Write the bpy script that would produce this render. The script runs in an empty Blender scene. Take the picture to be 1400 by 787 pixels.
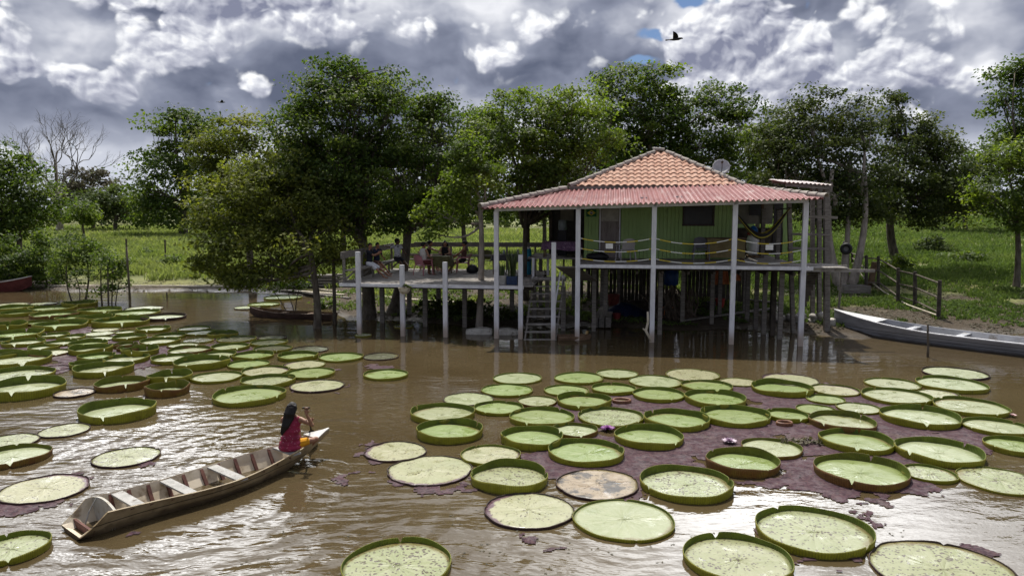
import bpy, math, random
import numpy as np
from mathutils import Vector, Matrix, Euler

SC = bpy.context.scene
COL = SC.collection
R = math.radians
rng = np.random.default_rng(11)
random.seed(5)

# ------------------------------------------------------------------ camera
FPX, CAMH, HOR = 1000.0, 4.5, 285.0
PITCH = math.atan((393.5 - HOR) / FPX)
CAM = Vector((0, 0, CAMH))

def ray(px, py):
    a, b = (px - 700.0) / FPX, (393.5 - py) / FPX
    c, s = math.cos(PITCH), math.sin(PITCH)
    return Vector((a, c + b * s, -s + b * c))

def W(px, py, z=0.0):
    "point of the plane z=const seen at a photo pixel"
    d = ray(px, py)
    return CAM + d * ((z - CAMH) / d.z)

def D(px, py, y):
    "point at distance y (world Y) seen at a photo pixel"
    d = ray(px, py)
    return CAM + d * (y / d.y)

cam = bpy.data.cameras.new('camera')
cam.sensor_width = 36.0
cam.lens = 36.0 * FPX / 1400.0
cam.clip_end = 3000.0
camo = bpy.data.objects.new('camera', cam)
COL.objects.link(camo)
camo.location = CAM
camo.rotation_euler = (math.pi / 2 - PITCH, 0, 0)
SC.camera = camo
SC.view_settings.view_transform = 'Standard'
SC.view_settings.look = 'None'
SC.view_settings.gamma = 1.0
SC.view_settings.use_curve_mapping = False
SC.view_settings.exposure = 0.26

# ------------------------------------------------------------------ node helper
class NT:
    def __init__(s, tree):
        s.t = tree; s.n = tree.nodes; s.l = tree.links
    def new(s, typ, **kw):
        n = s.n.new(typ)
        for k, v in kw.items(): setattr(n, k, v)
        return n
    def put(s, sock, v):
        if v is None: return
        if isinstance(v, bpy.types.NodeSocket): s.l.new(v, sock)
        else: sock.default_value = v
    def m(s, op, a, b=None, c=None, clamp=False):
        n = s.new('ShaderNodeMath', operation=op); n.use_clamp = clamp
        s.put(n.inputs[0], a); s.put(n.inputs[1], b); s.put(n.inputs[2], c)
        return n.outputs[0]
    def v(s, op, a, b=None, scale=None):
        n = s.new('ShaderNodeVectorMath', operation=op)
        s.put(n.inputs[0], a); s.put(n.inputs[1], b)
        if scale is not None: s.put(n.inputs['Scale'], scale)
        return n.outputs['Value'] if op in ('LENGTH', 'DOT_PRODUCT', 'DISTANCE') else n.outputs[0]
    def noise(s, vec, scale, detail=4, rough=.5, dist=0.0, out='Fac', dim='3D', lac=2.0):
        n = s.new('ShaderNodeTexNoise', noise_dimensions=dim)
        s.put(n.inputs['Vector'], vec); s.put(n.inputs['Scale'], scale)
        n.inputs['Detail'].default_value = detail; n.inputs['Roughness'].default_value = rough
        n.inputs['Lacunarity'].default_value = lac
        n.inputs['Distortion'].default_value = dist
        return n.outputs[out]
    def voro(s, vec, scale, feature='F1', smooth=None, out='Distance', detail=0, rand=1.0, dim='3D'):
        n = s.new('ShaderNodeTexVoronoi', feature=feature, voronoi_dimensions=dim)
        s.put(n.inputs['Vector'], vec); s.put(n.inputs['Scale'], scale)
        n.inputs['Detail'].default_value = detail
        n.inputs['Randomness'].default_value = rand
        if smooth is not None: n.inputs['Smoothness'].default_value = smooth
        return n.outputs[out]
    def ss(s, x, a, b, lo=0.0, hi=1.0, kind='SMOOTHSTEP'):
        n = s.new('ShaderNodeMapRange', interpolation_type=kind)
        s.put(n.inputs['Value'], x); s.put(n.inputs['From Min'], a); s.put(n.inputs['From Max'], b)
        s.put(n.inputs['To Min'], lo); s.put(n.inputs['To Max'], hi)
        return n.outputs[0]
    def mix(s, f, a, b, typ='RGBA', blend='MIX'):
        n = s.new('ShaderNodeMix', data_type=typ)
        if typ == 'RGBA': n.blend_type = blend
        i = {'FLOAT': (2, 3), 'VECTOR': (4, 5), 'RGBA': (6, 7)}[typ]
        s.put(n.inputs[0], f)
        for k, val in ((i[0], a), (i[1], b)):
            if typ == 'RGBA' and isinstance(val, (tuple, list)) and len(val) == 3: val = (*val, 1)
            s.put(n.inputs[k], val)
        return n.outputs[{'FLOAT': 0, 'VECTOR': 1, 'RGBA': 2}[typ]]
    def xyz(s, v):
        n = s.new('ShaderNodeSeparateXYZ'); s.put(n.inputs[0], v); return n.outputs
    def cxyz(s, x, y, z=0.0):
        n = s.new('ShaderNodeCombineXYZ')
        s.put(n.inputs[0], x); s.put(n.inputs[1], y); s.put(n.inputs[2], z); return n.outputs[0]
    def bump(s, h, strength=.3, dist=.02, normal=None):
        n = s.new('ShaderNodeBump'); s.put(n.inputs['Height'], h)
        s.put(n.inputs['Strength'], strength); s.put(n.inputs['Distance'], dist)
        if normal is not None: s.put(n.inputs['Normal'], normal)
        return n.outputs[0]
# ------------------------------------------------------------------ light and sky
SUN_EL, SUN_AZ = R(64), R(-9)        # azimuth measured from +Y towards +X
sun_dir = Vector((math.sin(SUN_AZ) * math.cos(SUN_EL), math.cos(SUN_AZ) * math.cos(SUN_EL), math.sin(SUN_EL)))
sl = bpy.data.lights.new('sun', 'SUN'); sl.energy = 4.2; sl.angle = R(0.53); sl.color = (1.0, .95, .86)
so = bpy.data.objects.new('sun', sl); COL.objects.link(so)
so.rotation_euler = (-sun_dir).to_track_quat('-Z', 'Y').to_euler()
so.location = (0, 0, 60)

world = bpy.data.worlds.new('World'); SC.world = world; world.use_nodes = True
wt = NT(world.node_tree); wt.n.clear()
BG = .10
wout = wt.new('ShaderNodeOutputWorld'); wbg = wt.new('ShaderNodeBackground')
wbg.inputs['Strength'].default_value = BG
wt.l.new(wbg.outputs[0], wout.inputs[0])
sky = wt.new('ShaderNodeTexSky', sky_type='NISHITA')
sky.sun_disc = False; sky.sun_elevation = SUN_EL; sky.sun_rotation = SUN_AZ
sky.air_density = 1.0; sky.dust_density = .6; sky.ozone_density = 1.2

tc = wt.new('ShaderNodeTexCoord')
X_, Y_, Z_ = wt.xyz(tc.outputs['Generated'])
az = wt.m('ARCTAN2', X_, Y_)
el = wt.m('ARCSINE', Z_)
P0 = wt.cxyz(az, wt.m('MULTIPLY', el, 1.25), 0.0)

# the cumulus banks of the day: (azimuth, elevation, half widths, amount)
def A(px): return math.atan((px - 700) / 1000.0)
def E(py): return math.atan((HOR - py) / 1000.0) * 1.25
BANKS = [   # px, py, rx, ry, amount
    (980, 90, 95, 75, .34), (1070, 75, 90, 60, .27), (925, 165, 70, 45, .20), (1010, 175, 80, 40, .22),
    (1265, 118, 85, 38, .33), (1345, 30, 110, 30, .24), (1230, 175, 70, 22, .16),
    (165, 142, 40, 26, .33), (40, 118, 60, 38, .31), (50, 30, 90, 32, .30), (255, 95, 55, 40, .26),
    (230, 45, 80, 30, .18), (370, 45, 75, 35, .30), (330, 25, 40, 25, .2), (520, 50, 70, 45, .24), (365, 135, 45, 20, .20), (430, 20, 60, 30, .2),
    (780, 45, 120, 40, .16), (640, 40, 90, 60, .10), (130, 222, 120, 20, .22), (720, 95, 90, 30, .14),
    (1130, 140, 60, 30, .18),
]
GAPS = [(962, 12, 46, 15, .74), (905, 62, 40, 11, .46), (868, 94, 50, 7, .30), (1100, 10, 30, 18, .14), (560, 22, 22, 18, .1)]

def warp(g, p):
    wn = g.noise(p, 11.0, 2, .5, out='Color', dim='2D')
    pw = g.v('ADD', p, g.v('SCALE', g.v('SUBTRACT', wn, (.5, .5, .5)), scale=.030))
    wn2 = g.noise(p, 40.0, 3, .55, out='Color', dim='2D')
    return g.v('ADD', pw, g.v('SCALE', g.v('SUBTRACT', wn2, (.5, .5, .5)), scale=.0045))

def blob(g, p, lst, tilt=False):
    x_, y_, _ = g.xyz(p)
    tot = up = None
    for (x, y, rx, ry, a) in lst:
        dx = g.m('MULTIPLY_ADD', x_, 1000.0 / rx, -A(x) * 1000.0 / rx)
        dy = g.m('MULTIPLY_ADD', y_, 800.0 / ry, -E(y) * 800.0 / ry)
        r2 = g.m('MULTIPLY_ADD', dx, dx, g.m('MULTIPLY', dy, dy))
        e = g.m('MULTIPLY', g.m('POWER', .36788, r2), a)
        tot = e if tot is None else g.m('ADD', tot, e)
        if tilt: up = g.m('MULTIPLY', e, dy) if up is None else g.m('MULTIPLY_ADD', e, dy, up)
    return (tot, up) if tilt else tot

def rough(g, pw):
    fine = g.noise(pw, 10.0, 7, .52, dim='2D')
    vd = g.voro(pw, 13.0, 'F1', detail=2.8, dim='2D'); puff = g.m('SUBTRACT', 1.0, g.m('MULTIPLY', vd, vd))
    return g.m('MULTIPLY_ADD', fine, .46, g.m('MULTIPLY', puff, .36))

pw = warp(wt, P0)
bank, top = blob(wt, pw, BANKS, True)
gap = blob(wt, pw, GAPS)
r0 = rough(wt, pw)
r1 = rough(wt, wt.v('ADD', pw, (-.006, .014, 0)))
lit = wt.m('SUBTRACT', r0, r1)
# grey deck: soft, broad light and dark
deck = wt.noise(wt.v('MULTIPLY', wt.v('ADD', pw, (3.1, .7, .2)), (1.0, 1.35, 1.0)), 4.6, 5, .48, dim='2D')
deckv = wt.ss(deck, .34, .70, kind='LINEAR')
deckv = wt.m('MULTIPLY_ADD', lit, .35, deckv)
dcr = wt.new('ShaderNodeValToRGB'); wt.l.new(deckv, dcr.inputs[0])
els = dcr.color_ramp.elements
els[0].position = 0.0; els[0].color = (.105, .122, .18, 1)
els[1].position = 1.0; els[1].color = (.74, .75, .79, 1)
e = dcr.color_ramp.elements.new(.40); e.color = (.225, .247, .325, 1)
e = dcr.color_ramp.elements.new(.68); e.color = (.43, .45, .52, 1)
dcover = wt.ss(wt.m('MULTIPLY_ADD', r0, .5, wt.m('SUBTRACT', .40, gap)), .20, .36)
# cumulus heaps
h = wt.m('MULTIPLY_ADD', r0, .55, bank)
cum = wt.m('MULTIPLY', wt.ss(h, .37, .455), wt.ss(bank, .03, .12))
tilt = wt.m('DIVIDE', top, wt.m('ADD', bank, .02))
cum = wt.m('MULTIPLY', cum, wt.ss(tilt, -1.25, -.15))
cb = wt.m('MULTIPLY_ADD', lit, 1.55, .47)
cb = wt.m('MULTIPLY_ADD', tilt, .26, cb)
f0 = wt.voro(pw, 34.0, 'F1', detail=2.0, dim='2D'); f1 = wt.voro(wt.v('ADD', pw, (-.003, .007, 0)), 34.0, 'F1', detail=2.0, dim='2D')
f2 = wt.noise(pw, 60.0, 4, .55, dim='2D'); f3 = wt.noise(wt.v('ADD', pw, (-.0015, .0035, 0)), 60.0, 4, .55, dim='2D')
cb = wt.m('MULTIPLY_ADD', wt.m('SUBTRACT', wt.m('MULTIPLY', f1, f1), wt.m('MULTIPLY', f0, f0)), .34, cb)
cb = wt.m('MULTIPLY_ADD', wt.m('SUBTRACT', f2, f3), .35, cb)
cb = wt.m('MULTIPLY_ADD', wt.m('SUBTRACT', r0, .5), .9, cb)
cb = wt.m('MULTIPLY_ADD', wt.ss(h, .40, .58, .25, 0.0), 1.0, cb)
ccr = wt.new('ShaderNodeValToRGB'); wt.l.new(cb, ccr.inputs[0])
els = ccr.color_ramp.elements
els[0].position = 0.0; els[0].color = (.20, .215, .30, 1)
els[1].position = 1.0; els[1].color = (.93, .94, .95, 1)
e = ccr.color_ramp.elements.new(.5); e.color = (.47, .485, .56, 1)
# bright cloud round the sun, above the picture
def glow(azd, eld, raz, rel, amp):
    a = wt.m('MULTIPLY', wt.m('SUBTRACT', az, R(azd)), 1 / R(raz)); b = wt.m('MULTIPLY', wt.m('SUBTRACT', el, R(eld)), 1 / R(rel))
    r2 = wt.m('ADD', wt.m('MULTIPLY', a, a), wt.m('MULTIPLY', b, b))
    return wt.m('MULTIPLY', wt.m('POWER', 2.71828, wt.m('MULTIPLY', r2, -1.0)), amp)
gl = wt.m('ADD', glow(-27, 21.5, 16, 6.5, 8.5), glow(21, 23.5, 17, 6.5, 8.0))
gl = wt.m('ADD', gl, glow(-6, 50, 45, 16, 4.0))
gl = wt.m('MULTIPLY', gl, wt.m('MULTIPLY', wt.ss(deck, .34, .54, .35, 1.0), wt.ss(el, R(15.0), R(19.5))))
ccol = wt.v('SCALE', wt.mix(cum, dcr.outputs[0], ccr.outputs[0]), scale=1.0 / BG)
ccol = wt.v('ADD', ccol, wt.v('SCALE', (1.0, 1.0, 1.0), scale=wt.m('MULTIPLY', gl, 1.0 / BG)))
# below the horizon: dull ground tone
low = wt.ss(el, .02, .12, .85, 0.0)
ccol = wt.mix(low, ccol, (.56 / BG, .59 / BG, .67 / BG))
cover = wt.m('MAXIMUM', dcover, wt.m('MAXIMUM', cum, wt.ss(el, .04, .10, 1.0, 0.0)))
scol = wt.mix(cover, wt.v('MULTIPLY', sky.outputs[0], (.50, .56, .68)), ccol)
scol = wt.mix(wt.ss(Z_, -.02, 0.0), (.9, .95, .7), scol)
wt.l.new(scol, wbg.inputs['Color'])
world.cycles.sampling_method = 'MANUAL'; world.cycles.sample_map_resolution = 512
# ------------------------------------------------------------------ mesh builder
class MB:
    def __init__(s): s.v = []; s.f = []
    def add(s, verts, faces):
        o = len(s.v); s.v.extend([tuple(v) for v in verts]); s.f.extend([tuple(i + o for i in f) for f in faces])
    def box(s, c, size, rot=None, taper=1.0):
        x, y, z = size[0] / 2, size[1] / 2, size[2] / 2
        M = rot if rot is not None else Matrix.Identity(3)
        vs = []
        for dz in (-1, 1):
            k = taper if dz > 0 else 1.0
            for dx, dy in ((-1, -1), (1, -1), (1, 1), (-1, 1)):
                vs.append(Vector(c) + M @ Vector((dx * x * k, dy * y * k, dz * z)))
        s.add(vs, [(3, 2, 1, 0), (4, 5, 6, 7), (0, 1, 5, 4), (1, 2, 6, 5), (2, 3, 7, 6), (3, 0, 4, 7)])
    def bar(s, p0, p1, w, h, up=(0, 0, 1)):
        p0, p1 = Vector(p0), Vector(p1); d = (p1 - p0); L = d.length; d.normalize()
        u = Vector(up); sd = d.cross(u)
        if sd.length < 1e-4: sd = d.cross(Vector((0, 1, 0)))
        sd.normalize(); u = sd.cross(d)
        M = Matrix((d, sd, u)).transposed()
        s.box((p0 + p1) / 2, (L, w, h), M)
    def tube(s, pts, rad, n=6, cap=True, flat=1.0):
        pts = [Vector(p) for p in pts]; m = len(pts)
        if not hasattr(rad, '__len__'): rad = [rad] * m
        o = len(s.v); t = (pts[1] - pts[0]).normalized()
        a = t.orthogonal().normalized()
        for i, p in enumerate(pts):
            t = (pts[min(i + 1, m - 1)] - pts[max(i - 1, 0)])
            if t.length < 1e-9: t = Vector((0, 0, 1))
            t.normalize()
            a = (a - t * a.dot(t))
            if a.length < 1e-6: a = t.orthogonal()
            a.normalize(); b = t.cross(a)
            for k in range(n):
                th = 2 * math.pi * k / n
                q = p + (a * math.cos(th) + b * math.sin(th) * flat) * rad[i]
                s.v.append((q.x, q.y, q.z))
        for i in range(m - 1):
            for k in range(n):
                k2 = (k + 1) % n
                s.f.append((o + i * n + k, o + i * n + k2, o + (i + 1) * n + k2, o + (i + 1) * n + k))
        if cap:
            s.f.append(tuple(o + k for k in range(n))[::-1]); s.f.append(tuple(o + (m - 1) * n + k for k in range(n)))
    def lathe(s, prof, c=(0, 0, 0), n=16, ax=None, cap0=True, cap1=True):
        M = ax if ax is not None else Matrix.Identity(3); c = Vector(c); o = len(s.v)
        for r, z in prof:
            for k in range(n):
                th = 2 * math.pi * k / n
                s.v.append(tuple(c + M @ Vector((r * math.cos(th), r * math.sin(th), z))))
        for i in range(len(prof) - 1):
            for k in range(n):
                k2 = (k + 1) % n
                s.f.append((o + i * n + k, o + i * n + k2, o + (i + 1) * n + k2, o + (i + 1) * n + k))
        if cap0: s.f.append(tuple(o + k for k in range(n))[::-1])
        if cap1: s.f.append(tuple(o + (len(prof) - 1) * n + k for k in range(n)))
    def ell(s, c, r, n=12, m=8, rot=None, fn=None):
        M = rot if rot is not None else Matrix.Identity(3); c = Vector(c); o = len(s.v)
        for i in range(m + 1):
            ph = math.pi * i / m
            for k in range(n):
                th = 2 * math.pi * k / n
                q = Vector((math.sin(ph) * math.cos(th), math.sin(ph) * math.sin(th), math.cos(ph)))
                if fn: q = fn(q)
                s.v.append(tuple(c + M @ Vector((q.x * r[0], q.y * r[1], q.z * r[2]))))
        for i in range(m):
            for k in range(n):
                k2 = (k + 1) % n
                s.f.append((o + i * n + k, o + (i + 1) * n + k, o + (i + 1) * n + k2, o + i * n + k2))
    def grid(s, P):
        "P: rows of points; a sheet"
        o = len(s.v); r, c = len(P), len(P[0])
        for row in P: s.v.extend([tuple(p) for p in row])
        for i in range(r - 1):
            for j in range(c - 1):
                s.f.append((o + i * c + j, o + i * c + j + 1, o + (i + 1) * c + j + 1, o + (i + 1) * c + j))
    def sheet(s, P, th):
        "a sheet with thickness th (downwards in z)"
        Q = [[Vector(p) - Vector((0, 0, th)) for p in row] for row in P]
        r, c = len(P), len(P[0])
        s.grid(P); o = len(s.v); s.grid([list(reversed(row)) for row in Q])
        border = [(0, j) for j in range(c)] + [(i, c - 1) for i in range(1, r)] + [(r - 1, j) for j in range(c - 2, -1, -1)] + [(i, 0) for i in range(r - 2, 0, -1)]
        top = [Vector(P[i][j]) for i, j in border]; bot = [Vector(Q[i][j]) for i, j in border]
        o = len(s.v); n = len(border)
        s.v.extend([tuple(p) for p in top]); s.v.extend([tuple(p) for p in bot])
        for k in range(n):
            k2 = (k + 1) % n
            s.f.append((o + k2, o + k, o + n + k, o + n + k2))
    def build(s, name, mat, parent=None, smooth=False, world=True):
        me = bpy.data.meshes.new(name)
        vs = s.v
        if parent is not None and world:
            Mi = rootM(parent).inverted()
            vs = [tuple(Mi @ Vector(v)) for v in vs]
        me.from_pydata(vs, [], s.f)
        if smooth: me.polygons.foreach_set('use_smooth', [True] * len(me.polygons))
        return link(name, me, mat, parent)

ROOTM = {}
def rootM(o):
    while o.parent is not None: o = o.parent
    return ROOTM.get(o.name, Matrix.Identity(4))

def link(name, me, mat, parent=None):
    if mat is not None: me.materials.append(mat)
    o = bpy.data.objects.new(name, me); COL.objects.link(o)
    if parent is not None: o.parent = parent
    return o

def fast_mesh(name, V, F, mat, parent=None, smooth=False, attr=None):
    "V (n,3) array, F (m,k) array of equal-sided faces"
    me = bpy.data.meshes.new(name)
    V = np.asarray(V, dtype=np.float32); F = np.asarray(F, dtype=np.int32); k = F.shape[1]
    if parent is not None:
        M = np.array(rootM(parent).inverted()); V = V @ M[:3, :3].T + M[:3, 3]
        V = V.astype(np.float32)
    me.vertices.add(len(V)); me.vertices.foreach_set('co', V.ravel())
    me.loops.add(F.size); me.loops.foreach_set('vertex_index', F.ravel())
    me.polygons.add(len(F)); me.polygons.foreach_set('loop_start', np.arange(0, F.size, k, dtype=np.int32))
    me.polygons.foreach_set('loop_total', np.full(len(F), k, dtype=np.int32))
    if smooth: me.polygons.foreach_set('use_smooth', np.ones(len(F), dtype=bool))
    if attr is not None:
        a = me.attributes.new('tint', 'FLOAT', 'POINT'); a.data.foreach_set('value', np.asarray(attr, dtype=np.float32))
    me.update(); me.validate()
    return link(name, me, mat, parent)

def root(name, label, cat, loc=(0, 0, 0), rz=0.0, group=None):
    o = bpy.data.objects.new(name, None); COL.objects.link(o)
    o.empty_display_size = .1
    o.location = loc; o.rotation_euler = (0, 0, rz)
    ROOTM[o.name] = Matrix.Translation(Vector(loc)) @ Matrix.Rotation(rz, 4, 'Z')
    return tag(o, label, cat, group)

def tag(o, label=None, cat=None, group=None, kind=None):
    if label: o['label'] = label
    if cat: o['category'] = cat
    if group: o['group'] = group
    if kind: o['kind'] = kind
    return o

def dup(o, loc, rz=0.0, label=None, scale=None):
    c = o.copy(); COL.objects.link(c); c.location = loc; c.rotation_euler = (0, 0, rz)
    if scale is not None: c.scale = scale
    if label: c['label'] = label
    ROOTM[c.name] = Matrix.Translation(Vector(loc)) @ Matrix.Rotation(rz, 4, 'Z')
    for ch in list(o.children):
        k = ch.copy(); COL.objects.link(k); k.parent = c
        for g_ in list(ch.children):
            q = g_.copy(); COL.objects.link(q); q.parent = k
    return c

# ------------------------------------------------------------------ numpy value noise
def vnoise(P, scale, seed=0, octv=3, gain=.5):
    P = np.asarray(P, dtype=float) * scale
    out = np.zeros(len(P)); amp = 1.0; tot = 0.0
    for o in range(octv):
        q = P * (2 ** o) + seed * 17.31 + o * 5.7
        i = np.floor(q).astype(np.int64); f = q - i; f = f * f * (3 - 2 * f)
        d = P.shape[1]; acc = np.zeros(len(P))
        for c in range(2 ** d):
            w = np.ones(len(P)); h = np.full(len(P), seed * 1013 + o * 7919, dtype=np.int64)
            for k in range(d):
                b = (c >> k) & 1
                w = w * (f[:, k] if b else 1 - f[:, k])
                h = h * 73856093 + (i[:, k] + b) * (19349663 + 83492791 * k)
                h = (h ^ (h >> 13)) & 0x7fffffff
            h = (h * 1274126177 + 12345) & 0x7fffffff
            h = (h ^ (h >> 15)) & 0xffff
            acc += w * h / 65535.0
        out += acc * amp; tot += amp; amp *= gain
    return out / tot

def inpoly(P, poly):
    x, y = P[:, 0], P[:, 1]; ins = np.zeros(len(P), dtype=bool); n = len(poly)
    for i in range(n):
        x1, y1 = poly[i]; x2, y2 = poly[(i + 1) % n]
        c = ((y1 > y) != (y2 > y))
        with np.errstate(divide='ignore', invalid='ignore'):
            xi = (x2 - x1) * (y - y1) / (y2 - y1 + 1e-12) + x1
        ins ^= c & (x < xi)
    return ins

# ------------------------------------------------------------------ materials
def material(name):
    m = bpy.data.materials.new(name); m.use_nodes = True
    t = NT(m.node_tree); t.n.clear()
    out = t.new('ShaderNodeOutputMaterial'); b = t.new('ShaderNodeBsdfPrincipled')
    t.l.new(b.outputs[0], out.inputs[0])
    return m, t, b, out

def stuffmat(name, c1, c2, scale=3.0, rough=.7, bump=.3, bscale=None, c3=None, s3=9.0, t3=(.55, .7), stretch=(1, 1, 1), spec=.3, metal=0.0, bdist=.01):
    "two tones of noise, a third for dirt or wear, and relief"
    m, t, b, out = material(name)
    co = t.new('ShaderNodeTexCoord').outputs['Object']
    oi = t.new('ShaderNodeObjectInfo').outputs['Random']
    co = t.v('ADD', t.v('MULTIPLY', co, stretch), t.v('SCALE', (7.1, 3.3, 5.7), scale=t.m('MULTIPLY', oi, 9.0)))
    n = t.noise(co, scale, 5, .6)
    col = t.mix(t.ss(n, .32, .68), c1, c2)
    if c3 is not None:
        col = t.mix(t.ss(t.noise(co, s3, 5, .65), *t3), col, c3)
    t.put(b.inputs['Base Color'], col)
    b.inputs['Roughness'].default_value = rough; b.inputs['Specular IOR Level'].default_value = spec
    b.inputs['Metallic'].default_value = metal
    if bump:
        t.l.new(t.bump(t.noise(co, bscale or scale * 4, 5, .6), bump, bdist), b.inputs['Normal'])
    return m

def plain(name, c, rough=.6, spec=.3, var=.18, scale=6.0):
    c2 = tuple(min(1, x * (1 + var)) for x in c); c1 = tuple(x * (1 - var) for x in c)
    return stuffmat(name, c1, c2, scale, rough, .12, spec=spec)

M = {}
M['post'] = stuffmat('painted_post', (.46, .46, .50), (.60, .60, .64), 5, .6, .2, c3=(.30, .26, .22), s3=14, t3=(.60, .78), stretch=(1, 1, .35))
m, t, b, _ = material('painted_post')
co = t.new('ShaderNodeTexCoord').outputs['Object']; n1 = t.noise(t.v('MULTIPLY', co, (1, 1, .3)), 5, 5, .6); zz = t.xyz(co)[2]
col = t.mix(t.ss(n1, .35, .65), (.56, .56, .60), (.70, .70, .74)); col = t.mix(t.ss(t.noise(co, 13, 5, .65), .60, .78), col, (.33, .29, .25))
col = t.mix(t.m('MULTIPLY', t.ss(t.m('MULTIPLY_ADD', n1, .5, zz), .95, .35), .75), col, (.30, .21, .13))
t.put(b.inputs['Base Color'], col); b.inputs['Roughness'].default_value = .6; t.l.new(t.bump(n1, .2, .01), b.inputs['Normal']); M['post'] = m
M['grey_wood'] = stuffmat('grey_wood', (.13, .115, .10), (.25, .23, .21), 4, .85, .5, 40, c3=(.07, .06, .05), s3=9, stretch=(.5, 6, 6))
M['deck_wood'] = stuffmat('deck_wood', (.21, .19, .17), (.33, .31, .29), 3, .85, .5, 30, c3=(.12, .10, .09), s3=7)
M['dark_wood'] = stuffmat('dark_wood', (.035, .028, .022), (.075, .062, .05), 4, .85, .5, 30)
M['brown_wood'] = stuffmat('brown_wood', (.10, .06, .035), (.19, .125, .08), 5, .8, .4, 30)
M['pale_wood'] = stuffmat('pale_wood', (.38, .33, .25), (.55, .50, .40), 4, .8, .4, 24, c3=(.2, .16, .11))
M['bark'] = stuffmat('bark', (.060, .048, .036), (.145, .125, .10), 5, .9, .8, 18, stretch=(1.6, 1.6, .5), bdist=.03)
M['pale_bark'] = stuffmat('pale_bark', (.19, .165, .135), (.33, .29, .25), 4, .9, .6, 18, stretch=(1.6, 1.6, .5), bdist=.03)
M['black'] = plain('black_plastic', (.012, .012, .014), .5)
M['white'] = plain('white_paint', (.72, .72, .72), .6, var=.06)
# ------------------------------------------------------------------ ground, water, grass
SHORE = [(-900, 396), (-200, 392), (0, 395), (100, 398), (250, 398), (335, 398), (425, 406), (452, 425), (475, 437), (560, 438), (640, 446), (700, 448), (800, 447),
         (900, 450), (1060, 451), (1130, 459), (1180, 466), (1250, 458), (1400, 455), (1800, 452)]
_sp = [W(a, b) for a, b in SHORE]
SHX = np.array([p.x for p in _sp]); SHY = np.array([p.y for p in _sp])

def sstep(x, a, b):
    t = np.clip((x - a) / (b - a), 0, 1); return t * t * (3 - 2 * t)

def ground_z(x, y):
    x = np.asarray(x, dtype=float); y = np.asarray(y, dtype=float)
    P = np.stack([x.ravel(), y.ravel()], 1)
    wob = (vnoise(P, .9, 3, 3) - .5).reshape(x.shape) * 1.1
    s = y - np.interp(x, SHX, SHY) + wob
    up = .33 * (1 - np.exp(-np.clip(s, 0, None) / 1.6)) + .24 * sstep(s, 1, 14)
    up = up + sstep(x, 7, 15) * np.clip((y - 33) * .040, 0, 2.6) + sstep(-x, 12, 30) * np.clip((y - 46) * .010, 0, .6)
    nz = (vnoise(P, .55, 8, 3) - .5).reshape(x.shape)
    h = np.where(s > 0, up + nz * .22 * sstep(s, .3, 4), np.clip(s * .30, -.9, 0))
    return h

def gz(x, y): return float(ground_z(np.array([x]), np.array([y]))[0])

def G(px, py, lo=20, hi=400):
    "point of the ground seen at a photo pixel"
    d = ray(px, py); prev = None
    for t in np.geomspace(lo, hi, 500):
        p = CAM + d * (t / d.y)
        if p.z <= max(gz(p.x, p.y), 0 if prev is None else -9): return p
        prev = p
    return p

ys = np.unique(np.concatenate([np.linspace(-120, 20, 15), np.linspace(20, 60, 130), np.geomspace(60, 1500, 70)]))
xs = np.unique(np.concatenate([-np.geomspace(40, 1500, 36), np.linspace(-40, 40, 150), np.geomspace(40, 1500, 36)]))
XX, YY = np.meshgrid(xs, ys)
ZZ = ground_z(XX, YY)
V = np.stack([XX.ravel(), YY.ravel(), ZZ.ravel()], 1)
nx, ny = len(xs), len(ys)
i0 = (np.arange(ny - 1)[:, None] * nx + np.arange(nx - 1)[None, :]).ravel()
F = np.stack([i0, i0 + 1, i0 + nx + 1, i0 + nx], 1)

m, t, b, _ = material('ground_mud_and_grass')
co = t.new('ShaderNodeTexCoord').outputs['Object']
x_, y_, z_ = t.xyz(co)
n1 = t.noise(co, .35, 6, .62); n2 = t.noise(co, 3.0, 6, .65)
mud = t.mix(n2, (.045, .034, .023), (.092, .070, .047))
mud = t.mix(t.ss(t.noise(co, 1.2, 5, .7), .56, .70), mud, (.125, .102, .074))
gr = t.mix(t.ss(n2, .3, .7), (.085, .105, .034), (.165, .175, .065))
gr = t.mix(t.ss(n1, .45, .65), gr, (.20, .20, .07))
zz = t.m('MULTIPLY_ADD', t.m('SUBTRACT', n1, .5), .55, z_)
zz = t.m('MULTIPLY_ADD', t.m('SUBTRACT', n2, .5), .18, zz)
far = t.m('MULTIPLY', t.ss(y_, 34, 44), t.m('MAXIMUM', t.ss(t.m('ABSOLUTE', t.m('SUBTRACT', x_, .5)), 9.0, 11.0), t.ss(y_, 38, 42)))
f = t.m('MAXIMUM', t.m('MULTIPLY', t.ss(zz, .34, .50), t.m('MAXIMUM', t.ss(t.m('ABSOLUTE', t.m('SUBTRACT', x_, .5)), 9.0, 11.0), t.ss(y_, 38, 42))), t.m('MULTIPLY', far, t.ss(zz, .16, .30)))
t.put(b.inputs['Base Color'], t.mix(f, mud, gr))
wet = t.ss(z_, .02, .14)
t.put(b.inputs['Roughness'], t.m('MULTIPLY_ADD', wet, .6, .35))
b.inputs['Specular IOR Level'].default_value = .3
t.l.new(t.bump(t.noise(co, 6, 8, .7), .9, .12), b.inputs['Normal'])
tag(fast_mesh('ground', V, F, m, smooth=True), kind='structure')

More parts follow.
